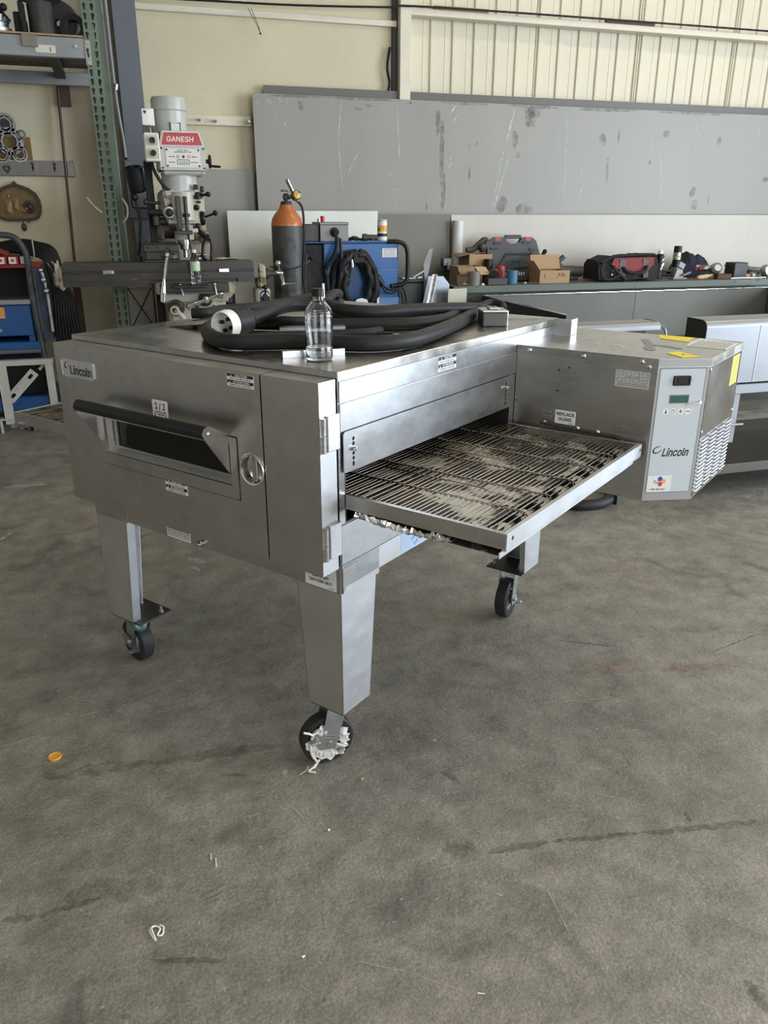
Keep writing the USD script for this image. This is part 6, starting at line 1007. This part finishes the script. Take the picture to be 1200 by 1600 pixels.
wp(hs, 'clamp_strip', cat(tube([(-.575, 6.27, 1.13), (-.55, 6.265, 1.08), (-.535, 6.25, 1.04)], .004, 5), tube([(-.545, 6.27, 1.14), (-.525, 6.26, 1.10), (-.515, 6.25, 1.06)], .004, 5)), 'bearing')
for k, (x, lab) in enumerate(((-.86, 'red and white small box on the cart shelf, left of its twin'), (-.785, 'red and white small box on the cart shelf beside the tube handle'))):
    t = wthing('parts_box', lab, 'box', (x, 6.24, 1.126)); wp(t, 'box_body', bx(x - .032, x + .032, 6.21, 6.33, 1.126, 1.178, .002), 'red_plastic', False); wp(t, 'box_label', bx(x - .030, x + .018, 6.208, 6.21, 1.129, 1.174), 'label', False)
    wp(t, 'label_mark', cyl((x - .006, 6.2065, 1.152), (x - .006, 6.208, 1.152), .010), 'ink_red', False)
wsingle('grey_box', bx(-.745, -.715, 6.23, 6.34, 1.126, 1.178, .002), 'zinc', 'small grey box beside the red boxes on the cart shelf', 'box', smooth=False)
wsingle('red_strip', cat(rot(bx(-.99, -.82, 6.345, 6.38, 1.20, 1.235, .004), 24, (0, 1, 0), (-.9, 6.38, 1.215))), 'red_plastic', 'red plastic strip sloping down among the cables on the blue cart', 'strip')
m = T.creation.icosphere(3, .07); m.vertices *= (1.3, .9, .45); m.vertices += (meshkit.fbm(m.vertices * 30, 3, 2)[:, None] - .5) * .03; m.apply_translation((-.86, 6.52, 1.175))
wsingle('work_glove', m, mat('tan_glove', (.20, .165, .11), .85, 0., .25, 16.), 'crumpled tan glove on the cart shelf behind the red boxes', 'glove', smooth=60)
K['frame_white'] = mat('scuffed_white_steel', (.52, .515, .47), .5, .2, .12, 8., spots=((.30, .28, .24), .62, 14.))
fm = wthing('angle_stand', 'scuffed white angle-steel frame standing before the blue cart', 'frame', (-.77, 5.98, 0))
wp(fm, 'frame_top', cat(bx(-1.5, -.600, 5.97, 6.03, .494, .506), bx(-1.5, -.600, 5.9655, 5.9695, .47, .5)), 'frame_white', False)
for x, w in ((-.975, .068), (-.665, .058)): lg = wp(fm, 'frame_leg', cat(bx(x, x + w, 5.97, 5.976, .06, .496), bx(x, x + .006, 5.97, 6.02, .06, .496)), 'frame_white', False); wp(lg, 'leg_foot', cat(bx(x - .03, x + w + .01, 5.96, 6.03, .092, .102), bx(x - .03, x - .015, 5.96, 5.985, 0, .095)), 'frame_white', False)
wp(fm, 'slotted_brace', put(ext(rrect(0, 0, .27, .066, .006).difference(shapely.union_all([rrect(.022, .022, .062, .044, .008), rrect(.205, .022, .245, .044, .008)])), .004), (-.90, 5.99, .205), (.70, 0, .70), (-.70, 0, .70)), 'frame_white', False)
wp(fm, 'brace_arm', cat(cyl((-.70, 6.0, .43), (-.655, 6.0, .48), .012)), 'frame_white')

# ================================================================ things lying on the oven
def othing(name, label, cat_, p):
    t = thing(name, label, cat_, ow(*p), OVR); LOC[t] = -np.array(p, float); return t
TZ = 1.1342
pc = othing('power_cord', 'thick black power cord coiled on the oven top with a white-ringed plug', 'power cord', (-.4, .5, TZ))
A0, A1 = np.array([-.512, .140, 1.181]), np.array([-.524, .240, 1.186]); ax = (A1 - A0) / np.linalg.norm(A1 - A0)
wp(pc, 'plug_shroud', lathe([(.031, .030), (.035, .002), (.0375, .0), (.0395, .003), (.0405, .030), (.040, .034), (.031, .034), (.031, .030)], 36, A0, ax), 'white', 40)
wp(pc, 'plug_face', lathe([(0, .024), (.032, .024), (.032, .03)], 30, A0, ax), 'shaft', 40)
a_, b_, _ = frame_of(ax)
for k in range(4):
    w = 2 * math.pi * k / 4 + .4; c0 = A0 + ax * .016 + (a_ * math.cos(w) + b_ * math.sin(w)) * .017; wp(pc, 'plug_pin', cyl(c0, c0 + ax * .012, .0055, n=12), 'knob_black')
wp(pc, 'plug_body', lathe([(.038, .033), (.0415, .036), (.042, .075), (.0405, .088), (.042, .092), (.040, .100), (.030, .112), (.024, .120), (0, .12)], 32, A0, ax), 'cable', 40)
zt_ = TZ + .0222
main = [A0 + ax * .11, A0 + ax * .15, (-.552, .385, 1.198), (-.600, .51, 1.197), (-.575, .585, 1.195), (-.50, .60, 1.193), (-.427, .565, 1.190), (-.345, .61, 1.185), (-.297, .735, 1.183), (-.255, .865, 1.178), (-.222, .97, 1.172), (-.215, 1.035, 1.165), (-.19, 1.01, 1.158), (-.175, .915, zt_),
        (-.114, .71, zt_), (-.065, .50, zt_), (-.052, .36, zt_), (-.095, .262, zt_), (-.184, .214, zt_), (-.26, .185, zt_), (-.33, .125, zt_), (-.40, .075, zt_), (-.48, .085, zt_), (-.58, .15, zt_), (-.66, .24, zt_), (-.655, .35, zt_), (-.56, .41, zt_), (-.47, .415, zt_), (-.395, .475, zt_), (-.307, .549, zt_), (-.225, .635, zt_), (-.192, .78, zt_), (-.235, .92, zt_)]
wp(pc, 'cord', tube(main, .0205, 14, 8), 'cable', 60)
wp(pc, 'cord', tube([(-.97, .44, TZ + .020), (-.935, .47, TZ + .021), (-.955, .56, TZ + .021), (-.93, .70, TZ + .02), (-.94, .88, TZ + .022), (-.965, 1.06, TZ + .024), (-.93, 1.13, TZ + .028), (-.86, 1.09, TZ + .04), (-.80, .98, TZ + .05), (-.72, .84, TZ + .035), (-.64, .74, TZ + .023), (-.54, .68, TZ + .021), (-.44, .70, TZ + .021), (-.36, .80, TZ + .021), (-.30, .95, TZ + .021), (-.27, 1.08, TZ + .021), (-.265, 1.17, TZ + .02)], .0175, 12, 8), 'cable', 60)
wp(pc, 'cord', tube([(-.93, 1.04, TZ + .019), (-.87, 1.06, TZ + .019), (-.80, 1.02, TZ + .019), (-.74, .93, TZ + .019)], .016, 12, 8), 'cable', 60)
wp(pc, 'cord', tube([(-.265, 1.04, TZ + .021), (-.25, 1.12, TZ + .03), (-.245, 1.185, TZ + .036), (-.205, 1.19, TZ + .032), (-.185, 1.165, TZ + .018)], .014, 10, 8), 'cable', 60)
wp(pc, 'thin_cord', tube([(-.70, .32, TZ + .012), (-.655, .345, TZ + .056), (-.60, .35, TZ + .05), (-.535, .345, TZ + .034), (-.47, .33, TZ + .047), (-.425, .345, TZ + .047), (-.40, .40, TZ + .046), (-.43, .46, TZ + .057), (-.46, .50, TZ + .02)], .0115, 10, 8), 'cable', 60)
wp(pc, 'thin_cord', tube([(-.46, .20, TZ + .014), (-.42, .26, TZ + .014), (-.35, .34, TZ + .014), (-.27, .44, TZ + .014), (-.25, .52, TZ + .014)], .0125, 10, 8), 'cable', 60)
wp(pc, 'tape_band', tube([(-.0515, .395, zt_), (-.0535, .36, zt_)], .0212, 14, 0), 'ink', 60)
wp(pc, 'cord_print', tube([(-.059, .335, zt_), (-.066, .318, zt_)], .0209, 14, 0), 'shaft', 60)
wb_ = othing('water_bottle', 'clear ribbed plastic water bottle with black cap on the oven top corner', 'bottle', (-.137, .104, TZ))
BP = (-.137, .104, TZ + .0005)
outer = [(0, .004), (.018, .003), (.029, .0), (.0325, .004), (.0335, .012), (.033, .030), (.0315, .036), (.0335, .042), (.0338, .095), (.0328, .099), (.0338, .103), (.0335, .112), (.030, .122), (.018, .138), (.0135, .143), (.0135, .158)]
wp(wb_, 'bottle', lathe(outer + [(.0125, .158), (.0125, .142), (.017, .136), (.029, .121), (.0325, .112), (.0325, .043), (.0305, .036), (.032, .030), (.0325, .012), (.030, .006), (0, .007)], 40, BP), 'pet', 50)
wp(wb_, 'water', lathe([(0, .0075), (.029, .0068), (.0318, .012), (.0315, .028), (.0312, .031), (0, .031)], 36, BP), usdkit.material(stage, '/World/Looks/water', {'p': ('principled_bsdf', {'transmission_weight': 1., 'roughness': 0., 'ior': 1.33})}, [], surface='p.BSDF'), 50)
wp(wb_, 'bottle_cap', lathe([(0, .160), (.0145, .160), (.0155, .150), (.0155, .166), (.014, .168), (0, .168)], 28, BP), 'knob_black', 40)
wp(wb_, 'flip_tab', bx(BP[0] + .010, BP[0] + .015, BP[1] + .002, BP[1] + .008, TZ + .146, TZ + .180, .001), 'label')
gb = othing('cover_box', 'small grey steel cover box lying near the rear edge of the oven top', 'box', (-.1, .93, TZ))
u_ = np.array([.055, .045, 0]); u_ /= np.linalg.norm(u_); v_ = np.array([-u_[1], u_[0], 0]); Q = lambda m: put(m, (-.098, .860, TZ), u_, v_)
wp(gb, 'box_body', Q(cat(bx(.0, .078, 0, .09, .0, .044, .003))), mat('dark_zinc', (.10, .10, .095), .5, .4, .2, 30.), False)
wp(gb, 'box_lid', Q(cat(bx(-.003, .081, -.003, .093, .044, .050, .002))), 'steel', False)
wp(gb, 'box_end', Q(cat(bx(.078, .0805, .002, .088, .002, .045, .001), bx(.0805, .084, .03, .06, .012, .034, .001))), 'steel_bright', False)
wp(gb, 'box_clip', Q(cat(bx(.022, .055, .02, .07, .050, .057, .002))), 'zinc', False); wp(gb, 'clip_hole', Q(cyl((.040, .045, .0571), (.040, .045, .0576), .010)), 'ink', False)
def channel_strip(name, a, b, h, dpt, label):
    a, b = np.array(a, float), np.array(b, float); u = (b - a) / np.linalg.norm(b - a); L = np.linalg.norm(b - a); v = np.array([-u[1], u[0], 0.])
    o = (a + b) / 2; t = othing(name, label, 'metal strip', o); m = lambda q: put(q, a, u, v)
    wp(t, 'front_flange', m(bx(0, L, 0, .002, .0, h)), 'steel_satin', False); wp(t, 'top_flange', m(bx(0, L, 0, dpt, h, h + .002)), 'steel_top', False); wp(t, 'rear_flange', m(bx(0, L, dpt - .002, dpt, 0, h)), 'steel_side', False)
channel_strip('folded_strip', (-.452, .305, TZ), (-.318, .438, TZ), .029, .022, 'folded stainless strip under the cord behind the water bottle')
channel_strip('folded_strip', (-.222, .064, TZ), (-.127, .192, TZ), .014, .018, 'low stainless strip lying at the foot of the water bottle')
al = othing('angle_strip', 'grey folded angle strip under the plug at the left of the oven top', 'metal strip', (-.82, .40, TZ))
wp(al, 'strip_top', hull([(-.90, .275, 1.1395), (-.775, .285, 1.150), (-.93, .31, 1.139), (-.88, .62, 1.150), (-.715, .44, 1.150), (-.90, .275, 1.138), (-.775, .285, 1.148), (-.88, .62, 1.148), (-.715, .44, 1.148)]), 'steel_top', False)
wp(al, 'strip_lip', hull([(-.775, .285, 1.148), (-.715, .44, 1.148), (-.775, .285, TZ), (-.715, .44, TZ), (-.777, .286, 1.148), (-.777, .286, TZ), (-.717, .441, TZ)]), 'dark_steel', False)

# ================================================================ litter on the floor
wsingle('bottle_cap', cat(lathe([(0, 0), (.0175, 0), (.0185, .002), (.0185, .005), (.0165, .006), (.016, .003), (0, .003)], 26, (-.358, 2.067, .0005))), mat('orange_cap', (.80, .40, .06), .45, 0., .06, 40.), 'flat orange cap lying on the floor at the left', 'cap')
wsingle('string_curl', tube([(-.110, 1.385, .003), (-.112, 1.375, .003), (-.100, 1.348, .003), (-.108, 1.380, .006), (-.098, 1.385, .004), (-.090, 1.375, .004), (-.096, 1.362, .003), (-.086, 1.360, .003), (-.083, 1.378, .004), (-.09, 1.386, .004)], .0022, 6, 6), 'label', 'curled white string scrap on the floor in the lower left', 'string')
for k, (x, y, a, L, r, lab) in enumerate(((.036, 1.558, 1.5, .022, .0015, 'pale thin sliver on the floor, upper of the close pair'), (.046, 1.535, 1.5, .026, .0018, 'pale thin sliver on the floor, lower of the close pair'), (.465, 1.721, .6, .010, .003, 'tan chip on the floor just right of the front caster'), (.332, 1.559, .3, .006, .003, 'white speck on the floor below the front caster'), (.197, 1.218, .2, .007, .003, 'white speck near the bottom edge of the picture'), (.523, 1.032, -.4, .014, .0018, 'pale sliver at the bottom edge right of centre'))):
    wsingle('floor_chip', cyl((x - math.cos(a) * L / 2, y - math.sin(a) * L / 2, r), (x + math.cos(a) * L / 2, y + math.sin(a) * L / 2, r), r, r * .6, 6), 'card_in' if k == 2 else 'label', lab, 'chip')

# ================================================================ wear with a shape of its own: scratches, smudges and floor stains, as thin films on the surfaces
def stain(name, color, alpha, scale, rough=.6):
    n = {'g': ('geometry', {}), 'n': ('noise_texture', {'scale': scale, 'detail': 4., 'roughness': .7}), 'r': ('map_range', {'from_min': .35, 'from_max': .62, 'to_min': 0., 'to_max': alpha}), 't': ('transparent_bsdf', {}), 'p': ('principled_bsdf', {'base_color': color, 'roughness': rough}), 'm': ('mix_closure', {})}
    return usdkit.material(stage, '/World/Looks/' + name, n, [('g.position', 'n.vector'), ('n.fac', 'r.value'), ('r.result', 'm.fac'), ('t.BSDF', 'm.closure1'), ('p.BSDF', 'm.closure2')], surface='m.closure')
def streak(a, b, w, seed, n=14, blunt=False):
    """A ragged tapering strip from a to b in a plane; flat, thickness .2 mm."""
    r = np.random.default_rng(seed); a, b = np.array(a, float), np.array(b, float); t = np.linspace(0, 1, n); d = (b - a) / np.linalg.norm(b - a); q = np.array([-d[1], d[0]])
    prof = (np.sin(np.pi * t) ** (.35 if blunt else .6)) * w / 2; c = a + (b - a) * t[:, None] + q * (r.normal(0, w * .12, n))[:, None]
    up = c + q * (prof * r.uniform(.75, 1.25, n) + 1e-4)[:, None]; lo = c - q * (prof * r.uniform(.75, 1.25, n) + 1e-4)[:, None]
    v = np.vstack([np.c_[up, np.zeros(n)], np.c_[lo, np.zeros(n)]]); f = []
    for i in range(n - 1): f += [(i, n + i + 1, i + 1), (i, n + i, n + i + 1)]
    return T.Trimesh(v, f, process=False)
def blob(c, rx, rz, seed, n=22):
    r = np.random.default_rng(seed); a = np.linspace(0, 2 * np.pi, n, endpoint=False); k = 1 + .25 * np.sin(a * 2 + seed) * r.uniform(0, 1) + r.normal(0, .10, n)
    v = np.vstack([np.c_[c[0] + rx * k * np.cos(a), c[1] + rz * k * np.sin(a), np.zeros(n)], (c[0], c[1], 0)]); return T.Trimesh(v, [(i, (i + 1) % n, n) for i in range(n)], process=False)
PALE = [(2.268, 2.345, 2.302, 1.829, .0043), (2.812, 2.338, 2.744, 2.252, .0054), (2.854, 2.33, 2.782, 2.193, .0043), (3.368, 2.343, 3.289, 2.039, .0108), (3.289, 2.039, 3.21, 1.791, .004), (3.331, 1.962, 3.185, 1.46, .0068), (3.284, 2.013, 3.166, 1.46, .0032), (3.88, 2.33, 3.91, 1.46, .004), (4.103, 1.749, 4.032, 1.46, .0049), (4.631, 1.586, 4.613, 1.46, .0038),
        (5.265, 2.278, 5.286, 2.03, .0032), (4.894, 2.021, 4.962, 1.513, .0027), (1.791, 2.345, 1.752, 2.017, .0043), (1.752, 2.017, 1.785, 1.65, .0043), (1.93, 1.943, 1.826, 1.762, .0035), (1.17, 2.321, 1.215, 2.272, .0065), (1.254, 2.334, 1.294, 2.298, .0059), (1.082, 2.304, 1.106, 2.278, .0059), (1.322, 2.346, 1.335, 2.29, .0043), (1.305, 2.182, 1.312, 2.116, .0054),
        (2.233, 1.654, 2.297, 1.66, .0038), (2.18, 1.777, 2.226, 1.767, .0032), (2.761, 1.924, 2.788, 1.858, .0065), (2.787, 1.889, 2.746, 1.837, .0043), (2.287, 1.477, 2.263, 1.519, .004)]
DARK = [(3.276, 1.534, .054, .066), (3.498, 1.50, .078, .055), (3.518, 2.251, .054, .084), (3.38, 2.083, .03, .072), (3.539, 2.30, .084, .042), (3.414, 1.948, .024, .024), (3.011, 2.032, .015, .018), (2.94, 1.995, .008, .036), (2.949, 1.788, .010, .072), (4.266, 2.099, .036, .054), (4.338, 1.829, .018, .096), (4.43, 2.13, .010, .06), (4.936, 2.165, .036, .03), (5.304, 1.66, .03, .048), (5.345, 1.543, .03, .054), (6.142, 1.786, .042, .024),
        (4.789, 1.92, .010, .03), (5.499, 1.603, .009, .048), (2.683, 1.948, .022, .24), (2.704, 1.638, .020, .156), (2.64, 2.199, .020, .132), (1.933, 2.274, .03, .015), (2.016, 2.3, .036, .012), (1.446, 2.28, .024, .03), (2.382, 2.337, .036, .012), (5.54, 2.12, .024, .036), (1.313, 1.626, .012, .012), (2.544, 1.52, .012, .042)]
sp_o, sp_v = (0, 7.0350 - .0008, 0), (0, .05 / 2.358, 1)
ON = lambda m: put(m, sp_o, XU, sp_v)
tall = next(p.GetPath().pathString for p in stage.GetPrimAtPath('/World').GetChildren() if 'tall scratched' in str(p.GetCustomDataByKey('label')))
tp = stage.GetPrimAtPath(tall); off = -np.array(UsdGeom.Xformable(tp).GetOrderedXformOps()[0].Get())
part(tall, 'scratch_marks', mv(ON(cat([streak((x0, z0), (x1, z1), w * 1.5, k) for k, (x0, z0, x1, z1, w) in enumerate(PALE)])), off), stain('pale_scratch', (.66, .65, .60), 1., 30., .5), False, 'pale scratches', 'stuff')
part(tall, 'smudge_marks', mv(ON(cat([blob((x, z), rx, rz, k) for k, (x, z, rx, rz) in enumerate(DARK)])), off), stain('dark_smudge', (.075, .072, .066), .34, 22., .5), False, 'dark smudges', 'stuff')
top_edge = [blob((x, 2.348), w, h, k + 90) for k, (x, w, h) in enumerate(((2.0, .30, .012), (2.9, .22, .012), (3.55, .25, .016), (4.3, .35, .014), (5.2, .40, .012), (1.4, .2, .010)))]
part(tall, 'smudge_marks', mv(ON(cat(top_edge)), off), '/World/Looks/dark_smudge' and UsdShade.Material.Get(stage, '/World/Looks/dark_smudge'), False, None, 'stuff')
FP = [((.238, 1.717), (.283, 1.609), .0045), ((.129, 1.67), (.199, 1.666), .0036), ((.096, 2.42), (.284, 2.501), .0047), ((-.287, 2.254), (-.234, 2.274), .0055), ((-.517, 2.163), (-.414, 2.189), .0065), ((.305, 1.174), (.4, 1.119), .0031), ((.4, 1.119), (.486, 1.051), .0031), ((-.366, 2.402), (-.215, 2.283), .0034), ((-.058, 1.743), (.022, 1.757), .0028), ((-.471, 2.068), (-.315, 2.036), .0031),
      ((1.203, 1.224), (1.171, 1.244), .0055), ((1.014, 1.138), (.992, 1.117), .0043), ((1.055, 1.484), (1.159, 1.401), .0022), ((1.099, 1.905), (1.355, 1.865), .0028), ((.417, 1.357), (.507, 1.434), .0024), ((.784, 1.328), (.761, 1.073), .0022), ((-.329, 4.564), (-.638, 4.598), .0118), ((.54, 2.037), (.628, 2.047), .0034)]
FD = [((1.228, 1.631), (1.211, 1.552), .005), ((.091, 1.856), (.164, 1.828), .0134), ((-.003, 1.442), (.065, 1.464), .0034), ((-.001, 1.426), (.055, 1.443), .0033), ((.006, 1.413), (.046, 1.427), .0033), ((-.429, 1.501), (-.349, 1.491), .0173), ((-.349, 1.491), (-.214, 1.506), .0138), ((-.113, 1.305), (.035, 1.257), .0143), ((.686, 1.375), (.853, 1.36), .0227), ((.853, 1.36), (1.086, 1.322), .0162), ((1.086, 1.322), (1.411, 1.266), .0208),
      ((1.057, .905), (1.046, .829), .0261), ((-.17, 1.193), (-.152, 1.185), .0123), ((1.344, 2.254), (1.533, 2.149), .0122), ((1.838, 2.011), (2.102, 2.075), .0078), ((.688, 1.69), (.72, 1.625), .0151), ((1.241, 1.351), (1.235, 1.316), .0114)]
FB = [((-.396, 1.989), (-.087, 1.967), .0483), ((-.087, 1.967), (.277, 1.933), .0437), ((.582, 1.411), (.669, 1.396), .0449), ((-.299, 1.535), (-.071, 1.505), .069)]
FR = [((1.267, 2.043), (1.554, 1.982), .0326), ((1.596, 1.969), (1.846, 1.92), .0388), ((.017, 2.195), (.095, 2.178), .0343), ((.238, 2.183), (.32, 2.177), .0301)]
FC = [((.104, 3.392), (.174, 3.312), .0357), ((.116, 3.294), (.145, 3.23), .0233), ((-.833, 4.69), (-.594, 4.678), .0363), ((-.74, 3.854), (-.697, 3.967), .0206), ((.256, 1.815), (.273, 1.812), .0267)]
for z, nm, L, m in ((.0012, 'pale_scratches', FP, stain('floor_scratch', (.50, .47, .41), .7, 40.)), (.0006, 'dark_stains', FD, stain('floor_dark_stain', (.055, .054, .052), .42, 70.)), (.0003, 'brown_stains', FB, stain('floor_brown_stain', (.085, .070, .048), .26, 26.)), (.0009, 'red_traces', FR, stain('floor_red_trace', (.33, .06, .05), .2, 40.)), (.0015, 'chalk_marks', FC, stain('floor_chalk', (.55, .53, .48), .8, 45.))):
    p = path_for('/World/floor', nm); g = usdkit.mesh(stage, p, cat([mv(streak(a, b, w, k + 7, 18, True), (0, 0, z)) for k, (a, b, w) in enumerate(L)]), m, False); keys(g.GetPrim(), kind='stuff')
